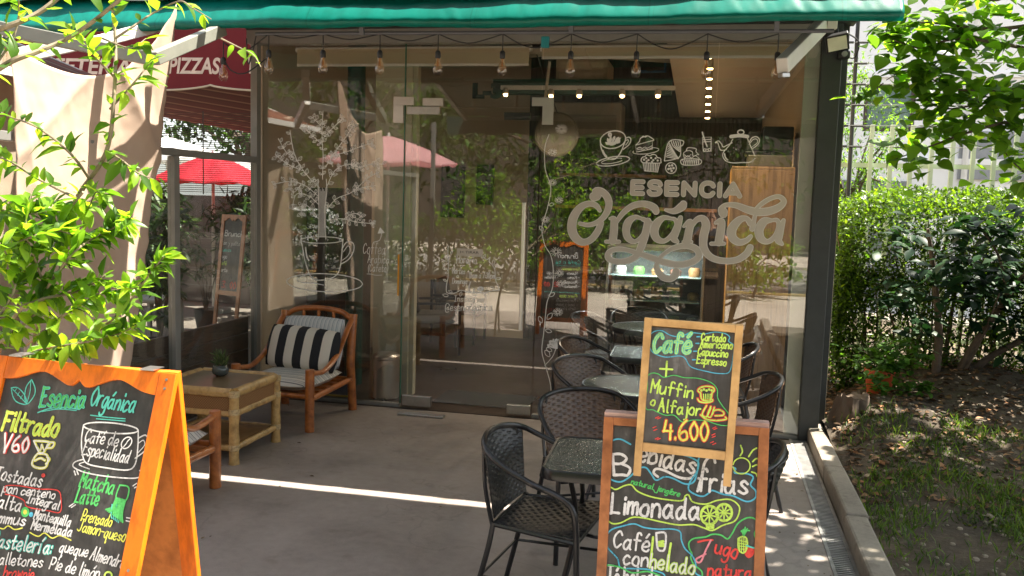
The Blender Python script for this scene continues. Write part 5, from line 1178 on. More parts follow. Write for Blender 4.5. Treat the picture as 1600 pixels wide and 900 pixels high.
for m_, w_ in ((R_, 3.4), (LG, 1.5)):
    I.layer = 0 if m_ == R_ else 1
    L([(652,500),(640,488),(655,470),(690,462),(725,468),(735,485),(724,500)], w_, m_); L([(655,500),(664,540),(710,545),(722,502)], w_, m_); L([(638,535),(650,552),(690,558),(722,550),(725,540)], w_, m_)
    L([(690,575),(665,625),(690,640),(715,590)], w_, m_); L([(715,580),(695,632),(715,640),(735,585)], w_, m_); L([(725,625),(735,605),(765,600),(790,615),(785,632),(740,635)], w_, m_); L([(655,630),(690,655),(750,662),(805,655),(800,642)], w_, m_)
I.layer = 2
for k in range(4): L([(672+k*13,508),(674+k*12,538)], 1.2, LG)
for k in range(5): I.ell_px((660+k*15, 486-6*(k % 2)), 4, 4, lw*1.2, LG, org=O, k=K)
I.layer = 0
TX("4.600", 438, 770, 694, 785, 62, [(4.2, R_), (2.3, Y_)], R_, .02)
for x, y in ((400,645),(412,650),(385,702),(390,718),(398,768),(410,772),(735,705),(742,712),(730,745),(732,758),(722,790),(735,800)): L([(x-9,y+4),(x+9,y-4)], 1.1, R_)
I.build("chalk_writing", INKS, sl)
# ================================================================== awnings, lamps on cables
from mathutils import noise as mn
m_green = M_fabric("green_awning_cloth", (0.002, 0.30, 0.235), 0.40, rough=.36, var=.16, nscale=2.2, weave=.25)
def _seams(m):
    t = m.node_tree; b = t.nodes["Principled BSDF"]; s = t.nodes.new("ShaderNodeSeparateXYZ"); t.links.new(tex_coord(t, "Object"), s.inputs[0])
    a = t.nodes.new("ShaderNodeMath"); a.operation = 'MULTIPLY_ADD'; a.inputs[1].default_value = 1/1.18; a.inputs[2].default_value = 50.37; t.links.new(s.outputs[0], a.inputs[0])
    f = t.nodes.new("ShaderNodeMath"); f.operation = 'FRACT'; t.links.new(a.outputs[0], f.inputs[0])
    r = ramp(t, f.outputs[0], [(0, (.72,)*3), (.004, (1.06,)*3), (.022, (1.06,)*3), (.026, (.78,)*3), (.030, (1,)*3)], 'CONSTANT')
    st = ramp(t, noise(t, tex_coord(t, "Object", (9, 2, 2)), 1.5, 6, .65), [(.35, (.80, .82, .80)), (.6, (1,)*3)])
    zz = t.nodes.new("ShaderNodeMath"); zz.operation = 'MULTIPLY_ADD'; zz.inputs[1].default_value = 2.0; zz.inputs[2].default_value = -5.9; t.links.new(s.outputs[2], zz.inputs[0])
    hem = ramp(t, zz.outputs[0], [(0, (.9,)*3), (.255, (.62,)*3), (.262, (1.0,)*3)], 'CONSTANT')
    for q in (r, st, hem):
        l = b.inputs["Base Color"].links[0]; src = l.from_socket
        mx = t.nodes.new("ShaderNodeMix"); mx.data_type = 'RGBA'; mx.blend_type = 'MULTIPLY'; mx.inputs[0].default_value = 1
        t.links.new(src, mx.inputs[6]); t.links.new(q, mx.inputs[7]); t.links.new(mx.outputs[2], b.inputs["Base Color"])
_seams(m_green)
def drape(y0, z0, prof, x0, x1, nx, amp, mat, name, parent, thick=.004, wrinkle=True):
    b = MB(); c = catmull(prof, 6); N = len(c)
    def f(uu, vv):
        i = min(N-1, int(round(vv*(N-1)))); y, z = c[i]; x = x0+(x1-x0)*uu
        w_ = amp*(mn.noise(Vector((x*2.3, vv*1.3, 1)))+.6*mn.noise(Vector((x*7+vv*3.0, vv*1.2, 4)))+.25*mn.noise(Vector((x*19-vv*5, vv*3, 7)))) if wrinkle else 0
        sag = .007*math.sin(x*1.7+.5)+.003*math.sin(x*5.3)
        return Vector((x, y-w_*.7, z+w_+(sag if wrinkle else 0)*(vv > .5)))
    b.grid(f, nx, N); return b.build(name, mat, parent, smooth=True, thick=thick)
ga = thing("green_awning", "long green cloth awning rolled along the front of the cafe above the lamps", "awning", (-1.2, 6.2, 3.1))
XL, XR = -5.9, 1.082
drape(0, 0, [(7.32, 3.72), (6.9, 3.58), (6.45, 3.43), (6.2, 3.285), (6.06, 3.165), (5.975, 3.07), (5.955, 3.025), (5.98, 2.992), (6.03, 3.0)], XL, XR, 320, .009, m_green, "canopy_cloth", ga)
b = MB(); b.grid(lambda u, v: Vector((XL+(XR-XL)*u, 6.05+1.25*v, 3.235+.36*v-.02*math.sin(u*31))), 60, 3); b.build("light_stop_sheet", M_fabric("light_stop_cloth", (.05, .05, .048), 0.0, .9), ga, thick=.005)  # opaque sheet added out of sight so the cloth passes no green light down
b = MB(); b.tube([(XL+.02, 6.06, 3.06), (XR-.02, 6.06, 3.07)], .05, 12); b.build("front_bar", m_darkpost, ga, smooth=True)
b = MB(); b.tube([(-3.27, 6.1, 2.977), (.70, 6.1, 2.957)], .013, 8)
for x in (-2.45, -.97, .35): b.bar((x, 6.09, 2.96), (x, 6.07, 3.05), .03, .03)
b.build("lamp_bar", M_plain("grey_lamp_bar", (.10, .105, .12), .5), ga, smooth=False)
b = MB()
for x in (-3.8, -1.2, .72): b.bar((x, 6.1, 3.10), (x, 7.3, 3.36), .05, .04)
b.bb(-3.7, .9, 6.85, 7.0, 3.30, 3.36); b.bb(-3.7, .9, 6.45, 6.5, 3.20, 3.235); b.build("support_frame", m_darkpost, ga)
a, c = at(1284, 40, 6.75), at(1222, 103, 6.0)
b = MB(); b.bar(a, c, .075, .10); b.bar(a+Vector((.07, 0, .02)), a+Vector((.07, .25, .05)), .07, .09); b.build("folding_arm", m_white, ga, bevel=.008)
b = MB(); b.bar(c+Vector((-.01, -.01, -.06)), c+Vector((.04, .02, -.055)), .05, .03); b.build("arm_joint", m_alu, ga, bevel=.004)
# teal clip on the bar
p = at(852, 66, 6.1); b = MB(); b.box(p, (.055, .03, .075)); b.build("teal_clip", M_plain("teal_plastic", (.01, .20, .22), .5), ga, bevel=.006)
# the second canopy that shades the terrace, drawn out above the view
sa = thing("extended_awning", "wide dark awning stretched high over the terrace tables", "awning", (-1.2, 4.3, 3.4))
b = MB()
def fa(uu, vv):
    x = -3.20+(1.45+3.20)*uu; y = 5.985-2.735*vv; return Vector((x, y, 3.52-.62*vv-.05*math.sin(math.pi*vv)+.012*math.sin(uu*40)))
b.grid(fa, 40, 20); b.build("canopy_cloth", M_fabric("dark_green_awning", (.012, .05, .038), .02, .9), sa, smooth=True, thick=.006)
b = MB(); b.grid(lambda uu, vv: Vector((-3.45+5.0*uu, 3.243-.01*vv, 2.895-.22*vv-.02*math.sin(uu*60)*vv)), 60, 4); b.build("valance", M_fabric("dark_valance", (.02, .06, .048), .02, .9), sa, thick=.004)
b = MB()
for x in (-3.18, -.95, 1.42): b.bar((x, 3.28, 2.86), (x, 5.90, 3.47), .05, .05)
b.bar((-3.45, 5.90, 3.47), (1.55, 5.90, 3.47), .07, .05); b.bar((-3.2, 3.26, 2.87), (1.45, 3.26, 2.87), .06, .04); b.build("frame", m_greya, sa)
b = MB(); b.bar((-3.72, 2.95, 0), (-3.72, 2.95, 2.84), .05, .05); b.bar((1.40, 3.28, 0), (1.40, 3.28, 2.84), .05, .05); b.build("post", m_greya, sa)
# folding arms at the upper left
fa_ = thing("awning_arm", "grey and white folding awning arms crossing at the upper left corner", "awning arm", at(245, 92, 5.3))
b = MB(); b.bar(at(-30, 38, 5.0), at(236, 92, 5.3), .07, .085); b.bar(at(240, 92, 5.3), at(347, 46, 6.05), .07, .085); b.build("grey_arm", M_plain("grey_green_arm", (.22, .225, .19), .5), fa_, bevel=.006)
b = MB(); b.bar(at(150, 66, 5.7), at(248, 40, 6.15), .08, .085); b.bar(at(-30, 100, 5.1), at(128, 66, 5.6), .06, .10); b.build("white_arm", m_white, fa_, bevel=.006)
# bulb string
m_amber = M_glass("amber_bulb_glass", (.96, .86, .72), .10)
m_fil = M_plain("filament", (.45, .22, .07), .4)
cab = thing("lamp_cable", "black cable looping along the bar under the green awning", "cable", (-1.2, 6.09, 2.95))
bp = [(5, 75, 120), (349, 115, 12), (420, 95, 0), (505, 95, 0), (594, 93, 0), (685, 93, 0), (786, 95, 0), (893, 93, 0), (996, 95, 0), (1106, 92, 0), (1217, 92, 0)]
names = ["at the far left beyond the shrub", "hanging low in front of the red pizza sign", "first on the bar, at its left end", "second from the left on the bar", "third from the left on the bar", "fourth on the bar, left of the door fittings", "fifth on the bar, above the unit sign", "sixth on the bar, right of the clock", "seventh on the bar, over the cake drawing", "eighth on the bar, over the warm lamp row", "last on the bar, behind the white awning arm"]
def bulb_proto():
    t = thing("light_bulb", "x", "light bulb", group="filament bulbs hanging under the awning")
    b = MB(); b.tube([(0, 0, 0), (0, 0, -.115)], .004, 6); b.build("drop_wire", m_blackpl, t)
    b = MB(); b.lathe([(0, -.105), (.012, -.108), (.019, -.12), (.019, -.155), (.016, -.160)], (0, 0, 0), 14); b.build("socket", m_blackpl, t, smooth=True)
    b = MB(); b.lathe([(.013, -.158), (.014, -.175), (.026, -.205), (.033, -.235), (.031, -.258), (.018, -.276), (0, -.281)], (0, 0, 0), 18); b.build("bulb_glass", m_amber, t, smooth=True)
    b = MB()
    for k in range(6):
        a = k*math.pi/3; b.tube([(.006*math.cos(a), .006*math.sin(a), -.185), (.014*math.cos(a+.3), .014*math.sin(a+.3), -.245)], .0009, 4)
    b.tube([(0, 0, -.16), (0, 0, -.215)], .004, 5); b.build("filament", m_fil, t)
    return t
pb = bulb_proto(); pts = []
for i, ((px, py, _), nm) in enumerate(zip(bp, names)):
    if i == 0: p = at(8, 30, 5.2)
    elif i == 1: p = at(349, 66, 6.1)
    else: p = at(px, 53, 6.1)
    o = pb if i == 0 else copy_tree(pb)
    o.location = p+Vector((0, 0, -.005)) if i > 1 else p; o["label"] = "amber filament bulb "+nm
    if i != 0: pts.append(p)
b = MB()
for a, c in zip(pts, pts[1:]):
    sg = random.Random(int(a.x*100)).uniform(.03, .10); mid = (a+c)/2-Vector((0, .01, sg)); q = catmull([a, a.lerp(c, .25)-Vector((0, .008, sg*.7)), mid, a.lerp(c, .75)-Vector((0, .008, sg*.6)), c], 5); b.tube(q, .0045, 6)
b.tube(catmull([at(385, 60, 6.1), at(388, 100, 6.1), at(395, 80, 6.1), at(400, 56, 6.1)], 5), .0045, 6)
b.tube(catmull([pts[0]-Vector((0, 0, .11)), pts[0]+Vector((.06, 0, -.2)), pts[0]+Vector((.18, 0, -.22)), pts[1]-Vector((0, 0, .16))], 6), .005, 6)
b.build("cable", m_blackpl, cab)
# floodlight and small camera on the corner
p = at(1308, 66, 7.25); fl_ = thing("floodlight", "black square floodlight with white lens on the corner post", "floodlight", p)
u, v, n = frame_from(Vector((.05, -.8, -.6))); r_ = Matrix((u, v, n)).transposed()
r_ = r_ @ Matrix.Rotation(R(14), 3, 'Z')
b = MB(); b.box(p, (.165, .14, .04), r_); b.build("housing", m_black, fl_, bevel=.006)
b = MB(); b.box(p+r_ @ Vector((0, 0, .0215)), (.135, .11, .004), r_); b.build("lens", M_plain("lens_white", (.78, .76, .66), .3), fl_)
b = MB(); b.tube([p+Vector((.0, .03, .05)), p+Vector((0, .06, .14)), p+Vector((-.1, .1, .14))], .012, 6); b.build("bracket", m_black, fl_)
p = at(1318, 86, 7.3); t = thing("security_camera", "tiny dark security camera on a bracket under the floodlight", "camera", p); b = MB(); b.box(p, (.09, .07, .06)); b.build("housing", m_black, t, bevel=.012); b = MB(); b.lathe([(.022, 0), (.022, .03), (0, .032)], p+Vector((0, -.034, 0)), 12, axis=(0, -1, 0)); b.build("lens", M_plain("camera_lens", (.25, .25, .26), .2), t)
b = MB(); b.tube(catmull([p+Vector((-.02, 0, .18)), p+Vector((.10, 0, .10)), p+Vector((.08, 0, -.02)), p], 5), .006, 6); b.build("cable", m_black, t)
# ================================================================== left side screen, cloth, neighbour's terrace
ls = thing("glass_screen", "glass side screen with grey posts over a dark plank base on the left", "screen", (SX, 5.5, 0))
m_plank = M_wood("dark_stained_plank", (0.06, 0.03, 0.018), (0.12, 0.065, 0.04), .55, (3, 3, 40))
for y in (7.33, 6.08, 4.58, 3.08):
    b = MB(); b.bb(SX-.03, SX+.03, y-.035, y+.035, 0, 2.09 if y < 7 else 3.12); b.build("post", m_greya, ls, bevel=.003)
b = MB(); b.bb(SX-.034, SX+.034, 3.0, 7.29, 2.092, 2.145); b.build("top_rail", m_greya, ls, bevel=.003)
b = MB(); rr = random.Random(2)
for z in range(5): b.bb(SX-.10+rr.uniform(-.003, .003), SX-.065, 3.0, 7.32, .008+z*.146, .146+z*.146)
b.build("plank_base", m_plank, ls, bevel=.003)
for y0, y1 in ((6.12, 7.29), (4.62, 6.04), (3.12, 4.54)):
    b = MB(); b.bb(SX-.004, SX+.004, y0, y1, .03, 2.088); b.build("pane", m_sideglass, ls)
# beige shade cloth tied along the outside of the screen
def M_cloth():
    m, t, b = new_mat("beige_shade_cloth"); out = t.nodes["Material Output"]; v = tex_coord(t, "Object")
    c = ramp(t, noise(t, v, 1.4, 6), [(.3, (.54, .39, .29)), (.7, (.70, .55, .43))]); t.links.new(c, b.inputs["Base Color"]); b.inputs["Roughness"].default_value = .9
    bump(t, b, noise(t, v, 180, 2), .5, .003)
    tb = t.nodes.new("ShaderNodeBsdfTranslucent"); t.links.new(c, tb.inputs[0]); mx = t.nodes.new("ShaderNodeMixShader"); mx.inputs[0].default_value = .3
    t.links.new(b.outputs[0], mx.inputs[1]); t.links.new(tb.outputs[0], mx.inputs[2]); t.links.new(mx.outputs[0], out.inputs[0]); return m
b = MB(); XC = SX+.06
def fc(uu, vv):
    z = 2.62-2.45*vv+ (0.55*(1-vv)**3)*uu**4
    right = 5.45+.50*max(0, (z-.6)/2.4)**.9+.008*math.sin(z*9)+.006*math.sin(z*31)+.006*mn.noise(Vector((z*60,0,1)))
    y = 4.45+(right-4.45)*uu
    cr = sum(a*(1-abs(math.sin((y*.9+z*q+o)*1.9)))**7 for a, q, o in ((.035, .55, .3), (.022, -.9, 1.1), (.020, .25, 2.0)))
    x = XC+.03*math.sin(y*2.1+z*.5)+.035*mn.noise(Vector((y*1.2+z*.5, z*.5, 0)))+.012*mn.noise(Vector((y*5+z*2, z*2.0, 5)))+.004*mn.noise(Vector((y*17, z*12, 3)))+cr
    return Vector((x, y, z-.10*math.sin(math.pi*uu)*(1-vv)))
b.grid(fc, 110, 110); cl = b.build("shade_cloth", M_cloth(), smooth=True, thick=.004); tag(cl, "beige shade cloth hung along the left glass screen, frayed at its right edge", "cloth")

b = MB()
def fo(uu, vv):
    z = 2.75-2.45*vv-.12*math.sin(math.pi*uu)*(1-vv); y = 4.7+2.0*uu
    return Vector((-4.95+.04*math.sin(y*4.2+z*.3)*(.3+.7*vv)+.03*mn.noise(Vector((y*1.6+z*.4, z*.6, 9)))+.004*mn.noise(Vector((y*17, z*12, 3))), y, z))
b.grid(fo, 70, 60); tag(b.build("shade_cloth", bpy.data.materials["beige_shade_cloth"], smooth=True, thick=.004), "second beige cloth curtain hanging farther out behind the shrub at the left edge", "cloth")
# pizzeria awning with lettering beyond the screen
m_red = M_fabric("red_valance_cloth", (.17, .009, .013), .2, .8)
m_strip = M_stripes("awning_stripes", [(0, (.26, .07, .035)), (.55, (.36, .22, .13)), (.75, (.20, .045, .03))], 1, .34, trans=.2, bmp=.05)
pz = thing("pizzeria_awning", "dark red awning with pale PIZZAS lettering and a scalloped edge beyond the screen", "awning", (-6.5, 9, 3))
YV = 9.0
b = MB(); xs = [(-9.6+.02*k) for k in range(int(5.5/.02)+1)]
lo = [(x, 2.955+.055*abs(math.sin((x+5.36)/1.15*math.pi))**.7*-1+.02) for x in xs]
b.prism([(xs[0], 3.62)]+lo+[(xs[-1], 3.62)], (0, YV, 0), (1, 0, 0), (0, 0, 1), (0, -1, 0), .006); b.build("valance", m_red, pz)
b = MB(); b.tube([(x, YV-.008, z) for x, z in lo[::2]], .012, 5); b.build("piping", M_fabric("pale_piping", (.62, .52, .38), .1), pz)
mlet = M_plain("awning_letter_cream", (.66, .52, .42), .8)
for txt, px0, px1 in (("CAFETERIA", 40, 205), ("PIZZAS", 263, 344), ("'N", 387, 404)):
    q0, q1 = at(px0, 114, YV-.01), at(px1, 112, YV-.01)
    type_mesh("awning_lettering", txt, .235, mlet, (q0.x, YV-.0075, q0.z), (1, 0, -.01), (0, 0, 1), (0, -1, 0), pz, width=q1.x-q0.x, shear=.18, bold=.006, depth=.001)
b = MB(); b.grid(lambda uu, vv: Vector((-9.6+5.5*uu, YV+.02+2.4*vv, 3.60-.81*uu-.46*vv)), 2, 2); b.build("striped_canopy", M_stripes("pizzeria_stripes", [(0, (.10, .03, .02)), (.6, (.24, .15, .09)), (.78, (.08, .022, .015))], 1, .36, trans=.2, bmp=.05), pz, thick=.004)
b = MB(); b.bar((-9.6, YV+.05, 3.63), (-4.1, YV+.05, 3.63), .06, .05); b.build("frame", m_greya, pz)
# striped awning nearer, seen mirrored in the shop window
sa2 = thing("striped_awning", "red and cream striped awning sloping over the neighbouring terrace", "awning", (-6.5, 5.7, 3.3))
b = MB(); b.grid(lambda uu, vv: Vector((-8.8+4.02*uu, 4.3+2.6*vv, 4.15-1.5*uu-.05*math.sin(math.pi*uu))), 12, 2); b.build("striped_canopy", m_strip, sa2, smooth=True, thick=.004)
b = MB()
for y in (4.32, 6.88): b.bar((-8.8, y, 4.1), (-4.78, y, 2.6), .05, .06)
b.bar((-4.78, 4.3, 2.62), (-4.78, 6.9, 2.62), .06, .06); b.build("frame", m_white, sa2)
# bamboo roll blind hung beyond the right panel
bb_ = thing("slat_blind", "thin brown slatted roll blind hanging behind the right glass panel", "blind", (-4.6, 8.4, 2.5))
b = MB(); z = 1.82
while z < 2.62: b.bb(-6.0, -4.05, 8.39, 8.40, z, z+.006); z += .021
b.build("slats", M_plain("blind_slat", (.06, .035, .02), .8), bb_)
b = MB()
for x in (-5.7, -5.1, -4.5): b.bb(x, x+.012, 8.405, 8.409, 1.80, 2.64)
b.build("cord", m_black, bb_)
def parasol(loc, r, h, col, label, grp, tilt=0.0, trans=.45, edge=.42):
    t = thing("parasol", label, "parasol", loc, grp); mc = M_fabric("parasol_cloth", col, trans, .8, .04); L_ = Vector(loc)
    b = MB(); n = 8
    def f(uu, vv):
        a = uu*2*math.pi; k = abs((uu*n) % 1-.5)*2
        rr = r*vv*(1-.10*(1-k)*vv); z = h-edge*vv**1.25-.05*(1-k)*vv
        return L_+Vector((rr*math.cos(a), rr*math.sin(a), z))
    b.grid(f, 64, 12, closed_u=True); b.build("canopy", mc, t, smooth=True, thick=.004)
    b = MB(); b.tube([L_, L_+Vector((0, 0, h+.05))], .024, 10); b.build("pole", m_white, t, smooth=True)
    b = MB()
    for k in range(n): a = 2*math.pi*k/n; b.bar(L_+Vector((.03*math.cos(a), .03*math.sin(a), h-.03)), L_+Vector((r*.95*math.cos(a), r*.95*math.sin(a), h-edge*.97)), .014, .014)
    b.build("rib", m_greya, t)
    b = MB(); b.lathe([(.26, 0), (.26, .05), (.06, .09)], L_, 24); b.build("base", m_greya, t, smooth=True)
    return t
PG = "parasols on the neighbouring terrace"
parasol((-5.12, .9, -.012), 1.16, 2.80, (.80, .50, .52), "large pale red parasol standing on the terrace left of the camera", PG, trans=.6)
parasol((-7.35, 12.4, -.012), .92, 2.40, (.66, .012, .04), "bright red parasol seen through the glass beyond the screen", PG, trans=.5)
parasol((-9.3, 14.2, -.012), 1.35, 2.75, (.75, .74, .72), "white parasol far behind the screen, right of the cloth", PG)
parasol((-7.4, 14.5, -.012), 1.2, 2.55, (.68, .67, .66), "second pale parasol far behind the screen, half hidden by the red one", PG)
# garden wall and building beyond, plus hedge at the end
b = MB(); b.bb(-14, -4.0, 13.4, 13.6, 0, 1.75); tag(b.build("boundary_wall", M_plain("grey_beige_wall", (.11, .092, .085), .9, var=.15, nscale=1.2)), "plain grey beige wall at the far end of the neighbouring terrace", "wall")
b = MB(); b.bb(-14.4, -14, -2, 16, 0, 3.4); tag(b.build("side_wall", M_plain("pale_stucco", (.5, .45, .38), .9, var=.1, nscale=1)), "pale stucco wall on the far left of the neighbouring terrace", "wall")
m_lf_dark = M_leaf("dark_leaf", (.014, .034, .010), (.035, .075, .020), .30)
m_lf_mid = M_leaf("mid_leaf", (.025, .065, .012), (.06, .13, .022), .4)
m_lf_lit = M_leaf("light_leaf", (.05, .115, .014), (.10, .19, .022), .5)
m_bark = M_plain("bark", (.10, .075, .055), .9, var=.35, nscale=14, bmp=.5, bscale=30)
def potted_shrub(loc, h, label, seed, mat=m_lf_dark, grp="slender shrubs behind the glass screen", n=300, LL=.17):
    rg = np.random.default_rng(seed); t = thing("potted_shrub", label, "plant", loc, grp); L_ = Vector(loc)
    b = MB(); b.lathe([(.10, 0), (.15, .28), (.16, .30), (.14, .30), (.13, .26), (0, .26)], L_, 16); b.build("pot", M_plain("dark_pot", (.05, .045, .04), .7), t, smooth=True)
    b = MB(); P_, D_, N_, LN = [], [], [], []
    for s in range(5):
        a = rg.random()*6.28; sp = rg.uniform(.15, .38); hh = h*rg.uniform(.55, 1)
        pts = catmull([(L_.x, L_.y, L_.z+.25), (L_.x+.4*sp*math.cos(a), L_.y+.4*sp*math.sin(a), L_.z+.25+hh*.5), (L_.x+sp*math.cos(a+.3), L_.y+sp*math.sin(a+.3), L_.z+.25+hh)], 6)
        b.tube(pts, [.012-.0006*i for i in range(len(pts))], 5)
        for q in (pts[-1], pts[-4], pts[-7]):
            for k in range(int(n/15)):
                a2 = rg.random()*6.28; el = rg.uniform(-.4, .9); P_.append(q); D_.append((math.cos(a2)*math.cos(el), math.sin(a2)*math.cos(el), math.sin(el))); LN.append(LL*rg.uniform(.6, 1.2))
    b.build("stem", m_bark, t, smooth=True)
    leaf_cloud("leaves", mat, t, P_, D_, np.tile([0, 0, 1.0], (len(P_), 1))+.3*rnd_unit(rg, len(P_)), LN, np.array(LN)*.27, droop=.35)
for k, (x, y, h, sd, l) in enumerate(((-5.05, 7.55, 1.5, 3, "nearest the corner of the shop"), (-5.35, 7.1, 1.7, 4, "third from the corner"), (-5.55, 8.3, 1.75, 5, "tall and loose, second from the corner"), (-5.65, 7.9, 1.2, 6, "low, between the taller ones"), (-6.2, 7.6, 1.9, 7, "tallest, at the edge of the cloth"), (-6.4, 10.6, 1.5, 8, "in the far row, left of the chalkboard"), (-5.7, 10.9, 1.75, 9, "in the far row, directly behind the chalkboard"), (-5.0, 10.2, 1.3, 10, "low one right of the chalkboard"))):
    potted_shrub((x, y, -.012), h, "slender dark green potted shrub behind the screen, "+l, sd)
# menu board of the neighbour seen through the glass
nbp = Vector((-5.17, 9.15, 1.58)); u, v, n = panel_axes(nbp, .12, R(-15)); nb_ = thing("pavement_board", "small orange framed chalkboard standing beyond the right screen panel", "chalkboard", (nbp.x, nbp.y, 0))
fp, sl = aframe(nb_, nbp, .36, u, v, n, 1.52, .05, m_redframe, m_slate, scal=True, side=.045, bottom=.62)
I = Ink(nbp-n*.012, u, v, n, .0012, .5, 61); I.text("Brunch", (-.12, -.24), (.15, -.24), .035, .008, W_)
for k, s_ in enumerate(("Pan y palta", "Huevos", "Jugo", "Café", "Torta")): I.text(s_, (-.16, -.34-.075*k), (-.16+.025*len(s_), -.34-.075*k), .024, .006, [W_, T_, W_, LG, W_][k])
I.text("3.900", (-.1, -.82), (.1, -.82), .04, .009, R_); I.build("chalk_writing", INKS, sl)
b = MB()
for q in ((-6.0, 8.9), (-5.2, 10.4)):
    t = thing("terrace_stool", "small grey plastic table among the shrubs behind the screen, "+("nearer the glass" if q[1] < 9 else "farther back"), "side table", (q[0], q[1], 0)); b = MB(); b.bb(q[0]-.25, q[0]+.25, q[1]-.25, q[1]+.25, .60, .64); b.build("top", m_greya, t, bevel=.01); b = MB()
    for sx in (-.2, .2):
        for sy in (-.2, .2): b.bb(q[0]+sx-.02, q[0]+sx+.02, q[1]+sy-.02, q[1]+sy+.02, -.012, .599)
    b.build("legs", m_greya, t)

# ------------------------------------------------------------------ foreground shrub at the left
fsb = thing("foreground_shrub", "bright sunlit young tree with pointed leaves at the left front", "shrub", (-2.4, 3.0, 0))
rg = np.random.default_rng(17); P_, D_, N_, LN = [], [], [], []
def q3(px, py, d): return at(px, py, d)
twigs = []
def branch(pts, r0, r1, n):
    c = catmull([tuple(p) for p in pts], 6); twigs.append((c, r0, r1))
    for k in range(n):
        tt = (k+rg.random()*.8)/n; tt = .12+.88*tt; i = min(len(c)-2, int(tt*(len(c)-1))); p = Vector(c[i]); d = (Vector(c[i+1])-p).normalized()
        sd = Vector(rnd_unit(rg, 1)[0]); sd = (sd-d*sd.dot(d)); sd = sd.normalized() if sd.length > .05 else Vector((1, 0, 0))
        dd = (d*rg.uniform(.25, .9)+sd*.8+Vector((0, 0, rg.uniform(-.25, .25)))).normalized()
        P_.append(p); D_.append(dd); N_.append(Vector((0, -.25, 1))+Vector(rnd_unit(rg, 1)[0])*.65); LN.append(rg.uniform(.028, .055) if rg.random() < .4 else rg.uniform(.046, .082))
# main stems rising behind the menu board, side shoots following the photo's sprays
S = [([(30,640),(75,440),(115,320),(165,240),(178,150),(180,60),(170,-30)], 2.55, .010, .004, 20),
     ([(-30,620),(20,500),(60,470),(120,455),(165,430)], 2.35, .008, .003, 16),
     ([(60,640),(90,560),(150,520),(195,480),(240,420),(262,395)], 2.45, .006, .002, 20),
     ([(-40,560),(20,520),(70,470),(60,420),(40,360),(50,300)], 2.3, .006, .002, 22),
     ([(-60,150),(10,100),(60,80),(105,60),(150,30),(210,-20)], 2.3, .009, .005, 6),
     ([(-60,60),(0,45),(60,20),(110,-20)], 2.2, .009, .006, 5),
     ([(120,310),(60,280),(10,250),(-40,240)], 2.5, .005, .002, 12),
     ([(140,280),(110,240),(60,200),(10,180),(-30,160)], 2.5, .005, .002, 14),
     ([(172,170),(200,140),(225,110),(245,85)], 2.55, .004, .0015, 6),
     ([(178,120),(150,90),(130,60),(100,40)], 2.5, .004, .002, 10),
     ([(180,60),(210,40),(240,20),(280,2),(300,12),(330,30)], 2.55, .004, .0015, 5),
     ([(165,235),(190,250),(215,270),(240,280)], 2.5, .004, .0015, 9),
     ([(130,300),(100,340),(85,380),(110,420)], 2.4, .004, .002, 14),
     ([(60,470),(110,400),(150,370),(190,350),(205,340)], 2.35, .005, .0015, 18),
     ([(40,540),(90,500),(130,470),(170,455),(215,450)], 2.35, .005, .0015, 16),
     ([(20,560),(70,545),(130,535),(190,520),(225,500)], 2.4, .005, .0015, 16),
     ([(-20,520),(20,460),(20,420),(0,380)], 2.2, .005, .002, 14),
     ([(-30,420),(10,390),(50,370),(90,360),(130,375)], 2.3, .005, .002, 18),
     ([(-30,330),(10,330),(50,335),(90,320)], 2.35, .004, .002, 13),
     ([(120,310),(135,330),(150,300),(165,310)], 2.5, .003, .0015, 7),
     ([(-20,120),(20,60),(30,10),(20,-30)], 2.4, .004, .002, 8),
     ([(345,60),(375,75),(395,85),(408,105)], 2.7, .003, .0012, 2),
     ([(160,60),(200,75),(215,70),(228,60)], 2.6, .003, .0012, 4)]
for pts, dep, r0, r1, n in S:
    branch([at(x, y, dep+.06*math.sin(k*1.7+pts[0][0])+.4*max(0, min(1, (y-500)/120))) for k, (x, y) in enumerate(pts)], r0, r1, int(n*(5.0 if min(y for x, y in pts) > 270 else 2.5)))
b = MB()
for c, r0, r1 in twigs: b.tube(c, [r0+(r1-r0)*i/(len(c)-1) for i in range(len(c))], 7)
b.tube(catmull([(-2.75, 3.15, 0), (-2.72, 3.05, .55), tuple(at(45, 600, 2.95))], 5), .014, 8); b.tube(catmull([(-2.7, 3.1, 0.05), (-2.75, 2.9, .6), tuple(at(-30, 610, 2.75))], 5), .012, 8)
b.build("stems", M_plain("young_bark", (.20, .16, .10), .8, var=.3, nscale=30), fsb, smooth=True)
m_shrub = M_leaf("bright_leaf", (.06, .14, .016), (.15, .265, .022), .52, .35)
leaf_cloud("leaves", m_shrub, fsb, np.array(P_), np.array(D_), np.array(N_), LN, np.array(LN)*.48, fold=.35, droop=rg.uniform(-.15, .75, len(LN)))
# ================================================================== right hand garden
def wood_tube(pts, r0, r1, b, seg=8): c = catmull(pts, 6); b.tube(c, [r0+(r1-r0)*i/(len(c)-1) for i in range(len(c))], seg)
